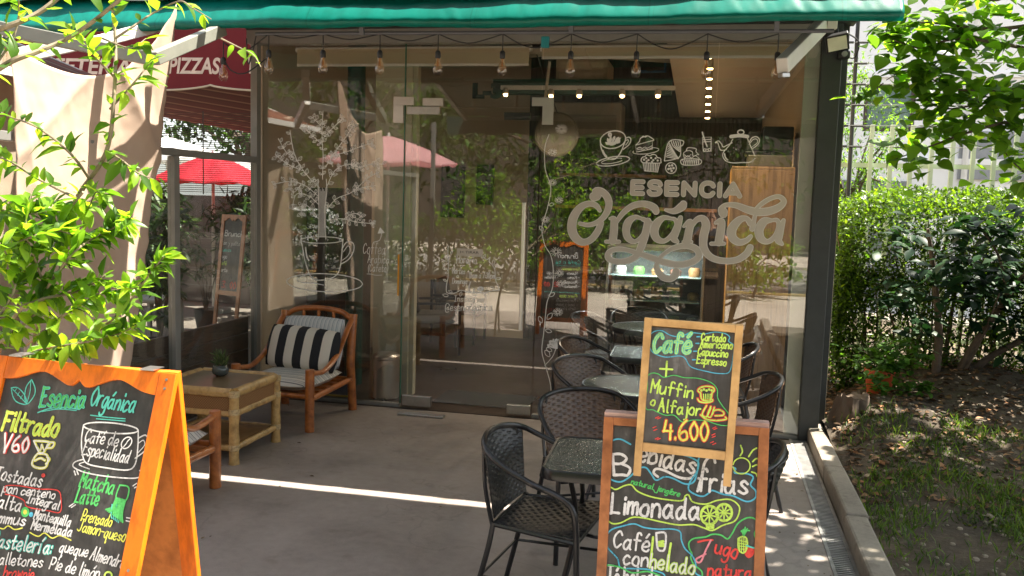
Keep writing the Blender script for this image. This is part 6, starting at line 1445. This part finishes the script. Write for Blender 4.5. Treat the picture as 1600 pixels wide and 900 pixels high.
# clipped small-leaved hedge
hd = thing("hedge", "clipped small leaved hedge with a sunlit yellow green top along the fence", "hedge", (2.6, 9.2, .1))
rg = np.random.default_rng(31); n = 66000
HX0, HX1, HY0, HY1, HZ1 = 1.17, 5.2, 8.45, 9.9, 1.93
u_ = rg.random((n, 3)); k = rg.random(n)
P_ = np.stack([HX0+(HX1-HX0)*u_[:, 0], HY0+(HY1-HY0)*u_[:, 1], .12+(HZ1-.12)*u_[:, 2]**.9], 1)
top = k < .30; P_[top, 2] = HZ1-.16*rg.random(top.sum())**2+.10*rg.random(top.sum())
front = (k >= .30) & (k < .82); P_[front, 1] = HY0+.25*rg.random(front.sum())**1.5
left = (k >= .80) & (k < .90); P_[left, 0] = HX0+.2*rg.random(left.sum())**1.5
lump = np.array([mn.noise(Vector((p[0]*1.6, p[2]*1.6, 2))) for p in P_]); P_[:, 1] += .18*lump; P_[:, 2] += .13*np.array([mn.noise(Vector((p[0]*1.5, p[1]*1.2, 5))) for p in P_])*(P_[:, 2] > 1.2); P_[:, 0] += .08*lump
gap = np.array([mn.noise(Vector((p[0]*3.3, p[1]*1.2, p[2]*3.3))) for p in P_]); keep = (gap > -.52) | (P_[:, 2] > 1.75); low = (P_[:, 2] < .3) & (rg.random(n) < .2); keep &= ~low
P_ = P_[keep]; n = len(P_)
D_ = rnd_unit(rg, n)+np.array([0, -.35, .35]); P_[:, 2] -= .30*np.clip((.32-(P_[:, 1]-HY0))/.32, 0, 1.3)**2*(P_[:, 2] > 1.3)+.22*np.clip((.35-(P_[:, 0]-HX0))/.35, 0, 1.3)**2*(P_[:, 2] > 1.3); LN = rg.uniform(.03, .06, n)
leaf_cloud("foliage", M_leaf("hedge_leaf", (.018, .042, .006), (.055, .115, .012), .45, .4, (3.2, 2.8, .8)), hd, P_, D_, rnd_unit(rg, n)*.6+np.array([0, 0, 1]), LN, LN*.55, kind="simple")
b = MB(); rr = random.Random(9)
for i in range(70):
    x = rr.uniform(HX0+.1, HX1-.1); y = rr.uniform(HY0+.15, HY1-.2); wood_tube([(x, y, hmound(x, y)-.03), (x+rr.uniform(-.12, .12), y+rr.uniform(-.1, .1), .8), (x+rr.uniform(-.25, .25), y+rr.uniform(-.2, .2), rr.uniform(1.3, 1.8))], .014, .005, b, 5)
b.build("stems", M_plain("hedge_stem", (.10, .065, .045), .9, var=.3), hd, smooth=True)
# big-leaved shrub in front of the hedge
bs = thing("broadleaf_shrub", "dark glossy broad leaved shrub with forked trunks in front of the hedge", "shrub", (2.2, 8.4, .3))
b = MB(); rg = np.random.default_rng(8)
for pts, r0, r1 in (([(1.96, 8.35, .2), (1.97, 8.3, .75), (1.85, 8.1, 1.3), (1.75, 8.0, 1.7)], .045, .012), ([(2.12, 8.4, .2), (2.2, 8.3, .6), (2.45, 8.2, 1.15), (2.65, 8.0, 1.6)], .042, .012), ([(2.16, 8.45, .2), (2.35, 8.4, .55), (2.75, 8.35, .85), (3.3, 8.2, 1.3)], .040, .012), ([(2.05, 8.42, .2), (2.1, 8.5, .9), (2.2, 8.6, 1.6)], .025, .008), ([(2.08, 8.35, .2), (2.25, 8.2, .7), (2.3, 7.9, 1.2)], .015, .005), ([(2.45, 8.2, 1.15), (2.3, 8.0, 1.5), (2.1, 7.9, 1.75)], .016, .006)): wood_tube(pts, r0, r1, b)
b.build("trunk", m_bark, bs, smooth=True)
P_ = np.vstack([crown_points(rg, (1.95, 8.15, 1.45), (.62, .5, .55), 260, 14, .3, .35), crown_points(rg, (2.75, 8.2, 1.35), (.75, .55, .65), 380, 18, .3, .35), crown_points(rg, (1.62, 8.1, 1.05), (.28, .3, .40), 70, 6, .3, .4), crown_points(rg, (3.6, 8.3, 1.3), (.8, .6, .7), 520, 22, .3, .35), crown_points(rg, (2.5, 7.95, 1.55), (.8, .4, .5), 320, 16, .3, .35)])
P_ = P_[P_[:, 2] > .55]; n = len(P_); a = rg.random(n)*6.28; el = rg.uniform(-.5, .6, n); D_ = np.stack([np.cos(a)*np.cos(el), np.sin(a)*np.cos(el)-.3, np.sin(el)], 1); LN = rg.uniform(.10, .19, n)
m_gd = M_leaf("glossy_dark_leaf", (.008, .026, .012), (.017, .045, .016), .22, .42, (2.2, 2.4, 1.0)); m_gd.node_tree.nodes["Principled BSDF"].inputs["Specular IOR Level"].default_value = .12
leaf_cloud("foliage", m_gd, bs, P_, D_, rnd_unit(rg, n)*.45+np.array([0, -.15, 1]), LN, LN*.45, fold=.2, droop=.3)
# potted basil on the mound
pp = Vector((1.44, 7.9, hmound(1.44, 7.9)-.10)); t = thing("potted_herb", "leafy green herb in an orange plastic pot on the mound beside the corner post", "potted plant", pp)
b = MB(); b.lathe([(.08, 0), (.115, .26), (.125, .27), (.125, .30), (.108, .30), (.10, .25), (0, .25)], pp, 20); b.build("pot", M_plain("orange_red_pot", (.50, .085, .025), .5), t, smooth=True)
P_ = crown_points(rg, (pp.x+.05, pp.y-.10, pp.z+.27), (.34, .28, .28), 700, 22, .2, .4); P_[:, 2] = np.maximum(P_[:, 2], pp.z+.04); n = len(P_); a = rg.random(n)*6.28; el = rg.uniform(-.5, .5, n); LN = rg.uniform(.05, .085, n)
leaf_cloud("leaves", M_leaf("basil_leaf", (.03, .085, .012), (.055, .14, .02), .4), t, P_, np.stack([np.cos(a)*np.cos(el), np.sin(a)*np.cos(el)-.25, np.sin(el)], 1), rnd_unit(rg, n)*.4+np.array([0, -.1, 1]), LN, LN*.6)
b = MB()
for k in range(12): a = k*.55; wood_tube([(pp.x, pp.y, pp.z+.24), (pp.x+.1*math.cos(a), pp.y+.1*math.sin(a), pp.z+.42), (pp.x+.2*math.cos(a), pp.y+.2*math.sin(a), pp.z+.50)], .005, .003, b, 5)
b.build("stems", M_plain("herb_stem", (.05, .09, .02), .7), t)
# stump beside the post
st_ = MB()
def fst(uu, vv):
    a = uu*2*math.pi; z = vv; r_ = .165*(1.2-.55*z+.30*(1-z)**3)*(1+.10*math.sin(3*a+1)+.06*math.sin(7*a)+.12*mn.noise(Vector((math.cos(a)*6, math.sin(a)*6, z*5)))+.10*mn.noise(Vector((math.cos(a)*2, math.sin(a)*2, z*2))))
    return Vector((1.15+r_*math.cos(a), 7.35+r_*math.sin(a), hmound(1.1, 7.32)-.26+.42*z*(1+.05*math.sin(a*2)+.10*mn.noise(Vector((math.cos(a)*3, math.sin(a)*3, 0))))))
st_.grid(fst, 64, 24, closed_u=True); st_.add([fst(k/64, 1.0) for k in range(64)], [tuple(range(64))])
tag(st_.build("tree_stump", M_plain("old_bark", (.12, .085, .06), .95, var=.45, nscale=7, bmp=1.0, bscale=18, scale=(1, 1, .35)), smooth=True), "old rough tree stump at the foot of the corner post", "stump")
# leaf litter, grass, stones
rg = np.random.default_rng(12); n = 4600
x = 1.0+4.2*rg.random(n)**1.2; y = 5.6+4.4*rg.random(n)**.8; z = np.array([hmound(a, c)+.012 for a, c in zip(x, y)]); a = rg.random(n)*6.28
lt = leaf_cloud("leaf_litter", M_leaf("dry_leaf", (.09, .05, .025), (.19, .11, .055), .1, .8, (1, 1, 1)), None, np.stack([x, y, z], 1), np.stack([np.cos(a), np.sin(a), .25*rg.random(n)], 1), rnd_unit(rg, n)*.5+np.array([0, 0, 1]), rg.uniform(.03, .085, n), rg.uniform(.015, .045, n), fold=.4); tag(lt, "dry brown leaf litter under the shrubs", "leaf litter", kind="stuff")
n = 5600; cx = rg.random((110, 2)); kk = rg.integers(0, 110, n)
x = 1.02+1.9*cx[kk, 0]+.10*rg.normal(size=n); y = 4.3+2.9*cx[kk, 1]+.10*rg.normal(size=n); ok = (x > .985) & (y > 3.2); x, y = x[ok], y[ok]; n = len(x)
z = np.array([hmound(a, c) for a, c in zip(x, y)]); a = rg.random(n)*6.28; el = rg.uniform(.7, 1.45, n); LN = rg.uniform(.02, .10, n)
gr = leaf_cloud("grass", M_leaf("grass_blade", (.035, .075, .012), (.08, .14, .025), .35), None, np.stack([x, y, z], 1), np.stack([np.cos(a)*np.cos(el), np.sin(a)*np.cos(el), np.sin(el)], 1), rnd_unit(rg, n), LN, np.full(n, .006)+LN*.03, droop=.5, kind="simple"); tag(gr, "sparse short grass tufts on the garden soil", "grass", kind="stuff")
n = 26000; x = 1.15+3.4*rg.random(n); y = 4.2+3.0*rg.random(n); ok = np.array([mn.noise(Vector((a*1.3, c*1.3, 9))) > -.08+.25*(c > 6.4) for a, c in zip(x, y)]); x, y = x[ok], y[ok]; n = len(x)
z = np.array([hmound(a, c) for a, c in zip(x, y)]); a = rg.random(n)*6.28; el = rg.uniform(.2, 1.1, n)
mo = leaf_cloud("ground_cover", M_leaf("moss_leaf", (.026, .048, .008), (.062, .09, .016), .25), None, np.stack([x, y, z], 1), np.stack([np.cos(a)*np.cos(el), np.sin(a)*np.cos(el), np.sin(el)], 1), rnd_unit(rg, n), rg.uniform(.012, .035, n), rg.uniform(.008, .018, n), kind="simple"); tag(mo, "low mossy ground cover on the shaded lawn", "ground cover", kind="stuff")
b = MB(); rr = random.Random(5)
for k in range(520):
    x, y = rr.uniform(.99, 2.6), rr.uniform(4.3, 8.2); s_ = rr.uniform(.006, .022); z = hmound(x, y); b.lathe([(0, -s_*.5), (s_, 0), (s_*.7, s_*.5), (0, s_*.65)], (x, y, z), 6)
tag(b.build("gravel", M_plain("pebble", (.24, .20, .15), .9, var=.3)), "scattered pebbles and clods on the soil", "gravel", kind="stuff")
# overhanging branches with heart shaped leaves
ot = thing("overhanging_tree", "tree with heart shaped leaves whose branches hang in from the upper right", "tree", (5.2, 6.9, 0))
b = MB(); wood_tube([(5.2, 6.9, 0), (5.1, 6.9, 1.6), (5.25, 6.8, 3.0), (4.9, 6.6, 4.6)], .13, .05, b, 12); P_, D_, LN = [], [], []
def ob_(pts, r0, n, spread=.18, dep=6.6):
    q = [tuple(at(x, y, dep+.10*math.sin(i*2.1+x))) for i, (x, y) in enumerate(pts)]; c = catmull(q, 8); b.tube(c, [r0+(.003-r0)*i/(len(c)-1) for i in range(len(c))], 6)
    for k in range(int(n*1.7)):
        i = int(rg.random()**.85*(len(c)-1)); p = np.array(c[i])+rg.normal(size=3)*np.array([spread, spread, spread*.8])*.6; P_.append(p); a = rg.random()*6.28; el = rg.uniform(-.9, .35); D_.append((math.cos(a)*math.cos(el), math.sin(a)*math.cos(el)-.15, math.sin(el))); LN.append(rg.uniform(.07, .128))
ob_([(1900,-40),(1700,20),(1560,45),(1450,35),(1395,40)], .022, 120)
ob_([(1900,120),(1720,100),(1600,75),(1500,60),(1440,75),(1395,62)], .020, 130)
ob_([(1900,160),(1700,150),(1600,140),(1500,140),(1430,110)], .020, 130)
ob_([(1900,300),(1700,220),(1600,190),(1520,205),(1450,230),(1395,250)], .018, 105)
ob_([(1800,230),(1650,180),(1560,160),(1480,170),(1440,150)], .014, 90)
ob_([(1500,60),(1470,90),(1440,120),(1415,110),(1385,125)], .007, 34, .10)
ob_([(1560,150),(1520,180),(1480,195),(1430,200)], .007, 30, .12)
ob_([(1700,300),(1620,280),(1580,250),(1560,220)], .010, 45)
ob_([(1650,-60),(1560,0),(1520,-20),(1490,10)], .010, 40)
ob_([(1415,40),(1390,48),(1365,42)], .004, 10, .05); ob_([(1380,130),(1350,150),(1340,145)], .004, 6, .05)
b.build("trunk", m_bark, ot, smooth=True)
# the rest of the crown, above and to the right of the view, shading the kerb
Q = crown_points(rg, (5.5, 6.3, 5.2), (2.6, 3.1, .9), 11000, 170, .05, .2); Q2 = crown_points(rg, (3.3, 5.4, 4.9), (1.0, 3.0, .45), 4600, 110, .05, .22)
Q = np.vstack([Q, Q2]); n0 = len(Q); a = rg.random(n0)*6.28; el = rg.uniform(-.9, .35, n0)
P_ = np.vstack([np.array(P_), Q]); D_ = np.vstack([np.array(D_), np.stack([np.cos(a)*np.cos(el), np.sin(a)*np.cos(el), np.sin(el)], 1)]); LN = np.concatenate([LN, rg.uniform(.10, .17, n0)]); n = len(P_)
leaf_cloud("crown", M_leaf("heart_leaf", (.06, .135, .016), (.10, .20, .022), .6, .4), ot, P_, D_, rnd_unit(rg, n)*.5+np.array([0, -.1, 1]), LN, LN*.86, fold=.12, droop=rg.uniform(-.1, .5, n), kind="heart")
# fence of pale square bars
m_fence = M_plain("pale_green_paint", (.60, .68, .50), .5, var=.05)
fe = thing("bar_fence", "pale green fence of upright square bars behind the hedge", "fence", (2.5, 11, 0))
b = MB(); YF = 11.0; x = 1.10; k = 0
while x < 9:
    b.bb(x-.022, x+.022, YF-.022, YF+.022, .05, 2.80); x += .215; k += 1
b.build("bars", m_fence, fe, bevel=.002)
b = MB(); b.bb(1.0, 9, YF+.023, YF+.06, 2.32, 2.37); b.bb(1.0, 9, YF+.023, YF+.06, .35, .40); b.build("rail", m_fence, fe)
for i, (px, l) in enumerate(((1339, "right one of two thin black electric fence poles above the bar fence"), (1316, "left one of two thin black electric fence poles, beside the corner post"))):
    p0, p1 = at(px, 60, 10.9), at(px-14, 330, 10.9); t = thing("wire_pole", l, "pole", (p0.x, 10.9, 0), "black poles of the electric fence")
    b = MB(); b.tube([(p1.x, 10.9, .2), (p0.x, 10.9, p0.z+.25)], .022, 8); b.build("shaft", m_black, t, smooth=True)
    for k in range(6):
        b = MB(); b.tube([(p0.x-.01, 10.87, p0.z-.05-.23*k), (p0.x+.12, 10.87, p0.z-.05-.23*k)], .014, 6); b.build("insulator", m_blackpl, t)
b = MB()
for k in range(6): z = at(1339, 60, 10.9).z-.05-.23*k; b.tube([(1.0, 10.86, z), (9, 10.86, z+.02)], .004, 5)
tag(b.build("fence_wires", m_greya), "thin parallel wires strung along the top of the bar fence", "wire")
# white house behind
hs = thing("white_house", "bright white rendered house with a dark framed window behind the fence", "house", (4, 17, 0)); YH = 17.0
m_house = M_plain("white_render", (.90, .89, .90), .9, var=.04, nscale=1.5)
a, c = at(1352, 132, YH), at(1428, 206, YH)
b = MB(); b.bb(-2.5, a.x, YH, YH+.3, 0, 8.2); b.bb(c.x, 14, YH, YH+.3, 0, 8.2); b.bb(a.x, c.x, YH, YH+.3, 0, c.z); b.bb(a.x, c.x, YH, YH+.3, a.z, 8.2); b.build("wall", m_house, hs)
b = MB()
for q in ((a.x, a.x+.07, c.z, a.z), (c.x-.07, c.x, c.z, a.z)): b.bb(q[0], q[1], YH+.05, YH+.12, q[2], q[3])
b.bb(a.x+.07, c.x-.07, YH+.05, YH+.12, a.z-.07, a.z); b.bb(a.x+.07, c.x-.07, YH+.05, YH+.12, c.z, c.z+.07); fr = b.build("window", M_plain("dark_brown_frame", (.07, .045, .04), .5), hs)
b = MB(); b.bb(a.x+.07, c.x-.07, YH+.08, YH+.09, c.z+.07, a.z-.07); b.build("pane", M_plain("window_reflection_glass", (.20, .27, .26), .08, var=.25, nscale=1.5), fr)
b = MB(); b.bb(-2.5, 14, YH-.06, YH-.001, c.z-.55, c.z-.45); b.bb(-2.5, 14, YH-.05, YH-.001, a.z+.12, a.z+.2); b.build("string_course", m_house, hs)
a, c = at(1440, 262, YH), at(1590, 330, YH)
b = MB(); b.bb(at(1300, 300, YH).x, at(1420, 300, YH).x, YH-.08, YH-.002, 0.3, at(1400, 283, YH).z); b.build("low_window", M_plain("grey_low_window", (.22, .23, .25), .3), hs)
b = MB(); b.bb(at(1500, 210, YH).x, at(1640, 210, YH).x, YH-.05, YH-.002, at(1500, 280, YH).z, at(1500, 205, YH).z); b.build("grille_window", M_plain("grey_window", (.30, .31, .34), .3), hs)
b = MB(); b.bb(5.6, 14, YH-.8, YH-.002, 5.2, 5.3); b.build("balcony_slab", M_plain("cream_band", (.62, .55, .44), .8), hs)
b = MB(); b.tube([(at(1527, 30, YH).x, YH-.1, 8.1), (at(1520, 60, YH).x, YH-.1, 2)], .05, 8); b.build("drain_pipe", m_white, hs)
# light green feathery tree and filler shrubs behind the fence
def simple_tree(name, loc, trunk_h, crown_c, crown_r, n, clumps, leaf, label, seed, mat, grp=None, cat="tree", hollow=.35, csize=.26, kind="oval", wr=.5, tr=.14):
    rg = np.random.default_rng(seed); t = thing(name, label, cat, loc, grp); b = MB(); cc = Vector(crown_c); L_ = Vector(loc)
    wood_tube([L_, L_.lerp(cc, .45)+Vector((.1, 0, 0)), cc-Vector((0, 0, crown_r[2]*.3))], tr, tr*.5, b, 9); rr = random.Random(seed)
    for k in range(9):
        a = rr.uniform(0, 6.28); e_ = cc+Vector((crown_r[0]*.75*math.cos(a), crown_r[1]*.75*math.sin(a), crown_r[2]*rr.uniform(-.5, .7))); s_ = L_.lerp(cc, rr.uniform(.55, .85)); wood_tube([s_, s_.lerp(e_, .5)+Vector((0, 0, .15)), e_], tr*.32, .01, b, 6)
    b.build("trunk", m_bark, t, smooth=True)
    P_ = crown_points(rg, crown_c, crown_r, n, clumps, hollow, csize); D_ = rnd_unit(rg, n)+np.array([0, 0, -.2]); LN = leaf*rg.uniform(.6, 1.3, n)
    leaf_cloud("crown", mat, t, P_, D_, rnd_unit(rg, n)*.6+np.array([0, 0, 1]), LN, LN*wr, kind=kind); return t
c = at(1330, 215, 13.2)
simple_tree("feathery_tree", (c.x-.05, 13.2, 0), 1.2, (c.x, 13.2, c.z-.25), (.85, .7, 1.45), 5200, 60, .075, "light green feathery tree between the corner post and the white house", 41, M_leaf("feathery_leaf", (.045, .10, .014), (.08, .16, .02), .5), kind="simple", wr=.35, tr=.07)
simple_tree("young_shrub", (1.35, 10.3, 0), .4, (1.22, 10.2, 1.45), (.42, .35, .75), 800, 18, .07, "loose light green bush squeezed between hedge and corner post", 42, M_leaf("fresh_leaf", (.05, .12, .016), (.09, .18, .024), .5), cat="shrub", tr=.03)
simple_tree("garden_shrub", (4.4, 10.4, 0), .4, (4.2, 10.3, 1.5), (1.4, .5, 1.0), 2600, 40, .09, "dark mixed shrub behind the broad leaved one at the far right", 43, m_lf_mid, cat="shrub", tr=.05)
b = MB(); p = at(1597, 655, 8.0); b.tube([(p.x, 8.0, .1), (p.x+.02, 8.0, .75)], .018, 8); t = tag(b.build("garden_stake", M_plain("blue_black_stake", (.02, .03, .035), .5), smooth=True), "thin dark garden stake standing in the leaf litter at the right edge", "stake")

# ================================================================== what stands behind the camera (seen mirrored in the glass)
TG = "street trees behind the camera"
m_st1 = M_leaf("street_leaf", (.02, .05, .009), (.045, .095, .016), .35)
m_st2 = M_leaf("street_leaf_dark", (.012, .034, .008), (.03, .07, .014), .35)
simple_tree("street_tree", (-3.9, -5.6, 0), 2, (-3.7, -5.4, 3.5), (3.0, 1.9, 2.3), 5200, 70, .17, "street tree with dappled crown at the kerb, left one behind the camera", 51, m_st1, TG)
simple_tree("street_tree", (-1.5, -6.9, 0), 2, (-1.2, -6.8, 3.7), (2.3, 1.8, 2.5), 4600, 60, .17, "street tree at the kerb with two dark trunks, straight behind the terrace", 52, m_st2, TG)
simple_tree("street_tree", (2.6, -6.3, 0), 2, (2.6, -6.0, 4.3), (3.2, 2.2, 2.3), 4600, 60, .17, "street tree with a high crown, right one behind the camera", 53, m_st2, TG)
simple_tree("street_tree", (-9.0, -6.5, 0), 2, (-8.6, -6.4, 4.2), (3.4, 2.4, 2.6), 4200, 60, .2, "wide street tree at the far left behind the camera", 54, m_st1, TG)
for k, (x, y, h, l) in enumerate(((-2.9, -2.6, 1.25, "left one"), (-4.6, -3.4, 1.35, "far left one"), (-1.7, -3.6, 1.1, "middle one"), (.9, -3.9, .8, "right one"))):
    simple_tree("flower_shrub", (x, y, 0), .5, (x, y+.1, h), (1.0, .6, h*.85), 1500, 26, .12, "bushy light green shrub on the pavement behind the camera, "+l, 55+k, m_lf_lit, "shrubs on the pavement behind the camera", cat="shrub", tr=.03)
rg = np.random.default_rng(77); n = 9000
P_ = np.stack([-11+11.6*rg.random(n), -4.2+.8*rg.random(n), .05+1.4*rg.random(n)**.8], 1); P_[:, 2] += .2*np.array([mn.noise(Vector((p[0]*1.1, 0, 3))) for p in P_]); P_[:, 1] += .3*np.array([mn.noise(Vector((p[0]*1.3, p[2]*1.3, 8))) for p in P_])
kh = thing("kerb_hedge", "dark leafy hedge along the kerb behind the camera, mirrored in the door glass", "hedge", (-5, -3.8, 0)); LN = rg.uniform(.09, .16, n)
leaf_cloud("foliage", m_st2, kh, P_, rnd_unit(rg, n), rnd_unit(rg, n)*.6+np.array([0, 0, 1]), LN, LN*.5, kind="simple")
b = MB()
for k in range(40): x = -10.8+k*.285; b.tube([(x, -3.85, 0), (x+.05, -3.85, 1.0)], .015, 5)
b.build("stems", m_bark, kh)
rg = np.random.default_rng(78); n = 120
x = np.concatenate([rg.uniform(.45, .70, 70), rg.uniform(-3.85, .4, 50)]); y = np.concatenate([rg.uniform(3.2, 7.2, 70), rg.uniform(3.2, 7.3, 50)]); a = rg.random(n)*6.28; LN = rg.uniform(.008, .035, n); LN[::3] *= .4
dl = leaf_cloud("fallen_leaves", M_leaf("fallen_leaf", (.10, .065, .03), (.20, .14, .06), .1, .8, (1, 1, 1)), None, np.stack([x, y, np.full(n, .004)], 1), np.stack([np.cos(a), np.sin(a), np.full(n, .06)], 1), rnd_unit(rg, n)*.2+np.array([0, 0, 1]), LN, LN*.5, fold=.3, droop=0); tag(dl, "tiny fallen leaves and crumbs scattered on the terrace concrete", "fallen leaves", kind="stuff")
NG = "trees beyond the neighbouring terrace"
simple_tree("boundary_tree", (-9.5, 17.5, 0), 1.2, (-9.5, 17.3, 3.6), (2.6, 1.2, 1.6), 3800, 50, .15, "dark leafy tree beyond the neighbouring terrace, seen under the pizza awning", 61, m_st2, NG)
simple_tree("boundary_tree", (-6.6, 17.0, 0), 1.2, (-6.6, 16.8, 3.5), (2.2, 1.1, 1.5), 3200, 44, .15, "leafy tree beyond the far wall, between pizza awning and shop corner", 62, m_st1, NG)
for q in ((-5.3, 11.9, 1.15, "right one"), (-6.5, 12.3, 1.2, "middle one"), (-7.9, 11.6, 1.2, "left one")):
    simple_tree("dark_bush", (q[0], q[1], 0), .3, (q[0], q[1], q[2]), (.85, .5, .75), 1300, 26, .17, "dark long leaved bush in front of the far wall of the neighbouring terrace, "+q[3], 64+int(-q[0]), m_lf_dark, "dark bushes along the far wall", cat="shrub", tr=.03, wr=.3)
b = MB(); b.bb(-40, 40, -24, -23.5, 0, 9); tag(b.build("opposite_facade", M_plain("opposite_wall", (.06, .05, .042), .9, var=.25, nscale=.4)), "dull brown facade of the building across the street", "building")
def car(loc, col, label):
    t = thing("parked_car", label, "car", loc, "cars parked across the street"); x, y, z = loc; body = M_plain("car_paint", col, .25, var=.03)
    b = MB(); b.prism([(-2.1, .25), (2.1, .25), (2.12, .55), (2.0, .80), (1.25, .92), (.6, 1.40), (-1.2, 1.42), (-1.85, .98), (-2.1, .85)], (x, y-.85, z), (1, 0, 0), (0, 0, 1), (0, 1, 0), 1.7); b.build("body", body, t, bevel=.06)
    b = MB()
    for yy in (y-.862, y+.856): b.prism([(.55, 1.32), (1.1, .95), (-.1, .95), (-.1, 1.34)], (x, yy, z), (1, 0, 0), (0, 0, 1), (0, 1, 0), .006); b.prism([(-.18, 1.34), (-.18, .95), (-1.65, .98), (-1.15, 1.35)], (x, yy, z), (1, 0, 0), (0, 0, 1), (0, 1, 0), .006)
    b.build("window", M_plain("car_glass", (.02, .025, .03), .05), t)
    for wx in (-1.3, 1.35):
        for yy in (y-.82, y+.82):
            b = MB(); b.lathe([(.0, -.1), (.32, -.1), (.33, 0), (.32, .1), (0, .1)], (x+wx, yy, z+.33), 20, axis=(0, 1, 0)); b.build("wheel", m_blackpl, t, smooth=True)
car((-13.2, -13.0, -.09), (.75, .75, .74), "white car parked across the street, left one"); car((-1.2, -12.4, -.09), (.05, .05, .055), "dark car parked across the street, right one")
# ------------------------------------------------------------------ the photographer, seen only as a dark reflection in the glass
def skin(name, verts, edges, rad, mat, parent, sub=2):
    o0 = org(parent); me = bpy.data.meshes.new(name); me.from_pydata([(x-o0.x, y-o0.y, z-o0.z) for x, y, z in verts], edges, []); me.materials.append(mat)
    o = bpy.data.objects.new(name, me); COL.objects.link(o); q = o.modifiers.new("skin", 'SKIN'); q.use_smooth_shade = True
    for i, r in enumerate(rad):
        sv = me.skin_vertices[0].data[i]; sv.radius = r if isinstance(r, tuple) else (r, r); sv.use_root = (i == 0)
    s = o.modifiers.new("subd", 'SUBSURF'); s.levels = sub; s.render_levels = sub
    o.parent = parent; ORG[o.name] = o0; return o
py = -.52
pr = thing("person", "person in dark shirt and jeans holding up a phone at the edge of the pavement", "person", (0, py, -.002))
m_skin = M_plain("skin", (.42, .24, .16), .55, var=.05); m_shirt = M_plain("dark_shirt", (.03, .032, .04), .85); m_jean = M_plain("blue_jeans", (.04, .06, .11), .85)
V, E, Rd = [(0, py, .95)], [], [(.13, .10)]
def add(p, r, a): V.append(p); Rd.append(r); E.append((a, len(V)-1)); return len(V)-1
sp = add((0, py, 1.15), (.125, .095), 0); ch = add((0, py-.01, 1.36), (.15, .105), sp); nk = add((0, py+.01, 1.48), .055, ch); hd0 = add((0, py+.03, 1.56), (.07, .085), nk); add((0, py+.03, 1.68), (.075, .09), hd0)
for s in (-1, 1):
    sh_ = add((s*.19, py, 1.40), .062, ch); el_ = add((s*.25, py+.20, 1.26), .045, sh_); wr = add((s*.075, py+.34, 1.56), .028, el_); hn = add((s*.060, py+.375, 1.63), (.034, .018), wr)
    for k in range(4):
        f1 = add((s*(.052-.002*k), py+.405-.004*k, 1.645+.018*k), .0085, hn); f2 = add((s*(.022+.003*k), py+.415, 1.66+.019*k), .0078, f1); add((s*.004, py+.408, 1.665+.019*k), .007, f2)
    t_ = add((s*.045, py+.355, 1.675), .0095, hn); add((s*.02, py+.36, 1.71), .008, t_)
    hp = add((s*.10, py, .88), (.095, .10), 0); kn = add((s*.115, py+.02, .49), .058, hp); an = add((s*.12, py-.02, .09), .038, kn); add((s*.13, py+.15, .035), (.042, .03), an)
body = skin("body", V, E, Rd, m_skin, pr)
skin("shirt", [(0, py, .93), (0, py, 1.15), (0, py-.01, 1.36), (0, py+.005, 1.45)]+[q for s in (-1, 1) for q in ((s*.19, py, 1.405), (s*.235, py+.14, 1.30))], [(0, 1), (1, 2), (2, 3), (2, 4), (4, 5), (2, 6), (6, 7)], [(.15, .12), (.142, .112), (.165, .12), .075, .074, .058, .074, .058], m_shirt, pr)
skin("trousers", [(0, py, .93)]+[q for s in (-1, 1) for q in ((s*.10, py, .86), (s*.115, py+.02, .49), (s*.12, py-.02, .11))], [(0, 1), (1, 2), (2, 3), (0, 4), (4, 5), (5, 6)], [(.145, .115), (.105, .11), .07, .055, (.105, .11), .07, .055], m_jean, pr)
b = MB(); b.grid(lambda u, v: Vector((.088*math.cos(u*6.2832)*math.sin(v*1.75), py+.015+.103*math.sin(u*6.2832)*math.sin(v*1.75), 1.675+.10*math.cos(v*1.75))), 20, 8, closed_u=True); b.build("hair", m_black, pr, smooth=True)
b = MB(); b.lathe([(.0, .03), (.012, 0), (.0, -.018)], (0, py+.128, 1.60), 8); b.build("nose", m_skin, pr, smooth=True)
for s in (-1, 1):
    b = MB(); b.lathe([(0, 0), (.012, .002), (0, .008)], (s*.03, py+.112, 1.635), 10, axis=(0, 1, 0)); b.build("eye", m_black, pr)
    b = MB(); b.lathe([(0, -.008), (.026, -.004), (.02, .008), (0, .01)], (s*.082, py+.02, 1.61), 10, axis=(s, 0, 0)); b.build("ear", m_skin, pr, smooth=True)
b = MB(); b.bb(-.022, .022, py+.118, py+.121, 1.558, 1.566); b.build("mouth", M_plain("lips", (.35, .12, .10), .5), pr)
b = MB(); b.bb(-.078, .078, py+.384, py+.393, 1.66, 1.735); ph = tag(b.build("phone", m_black, bevel=.004), "black phone held up sideways in the person's hands", "phone")
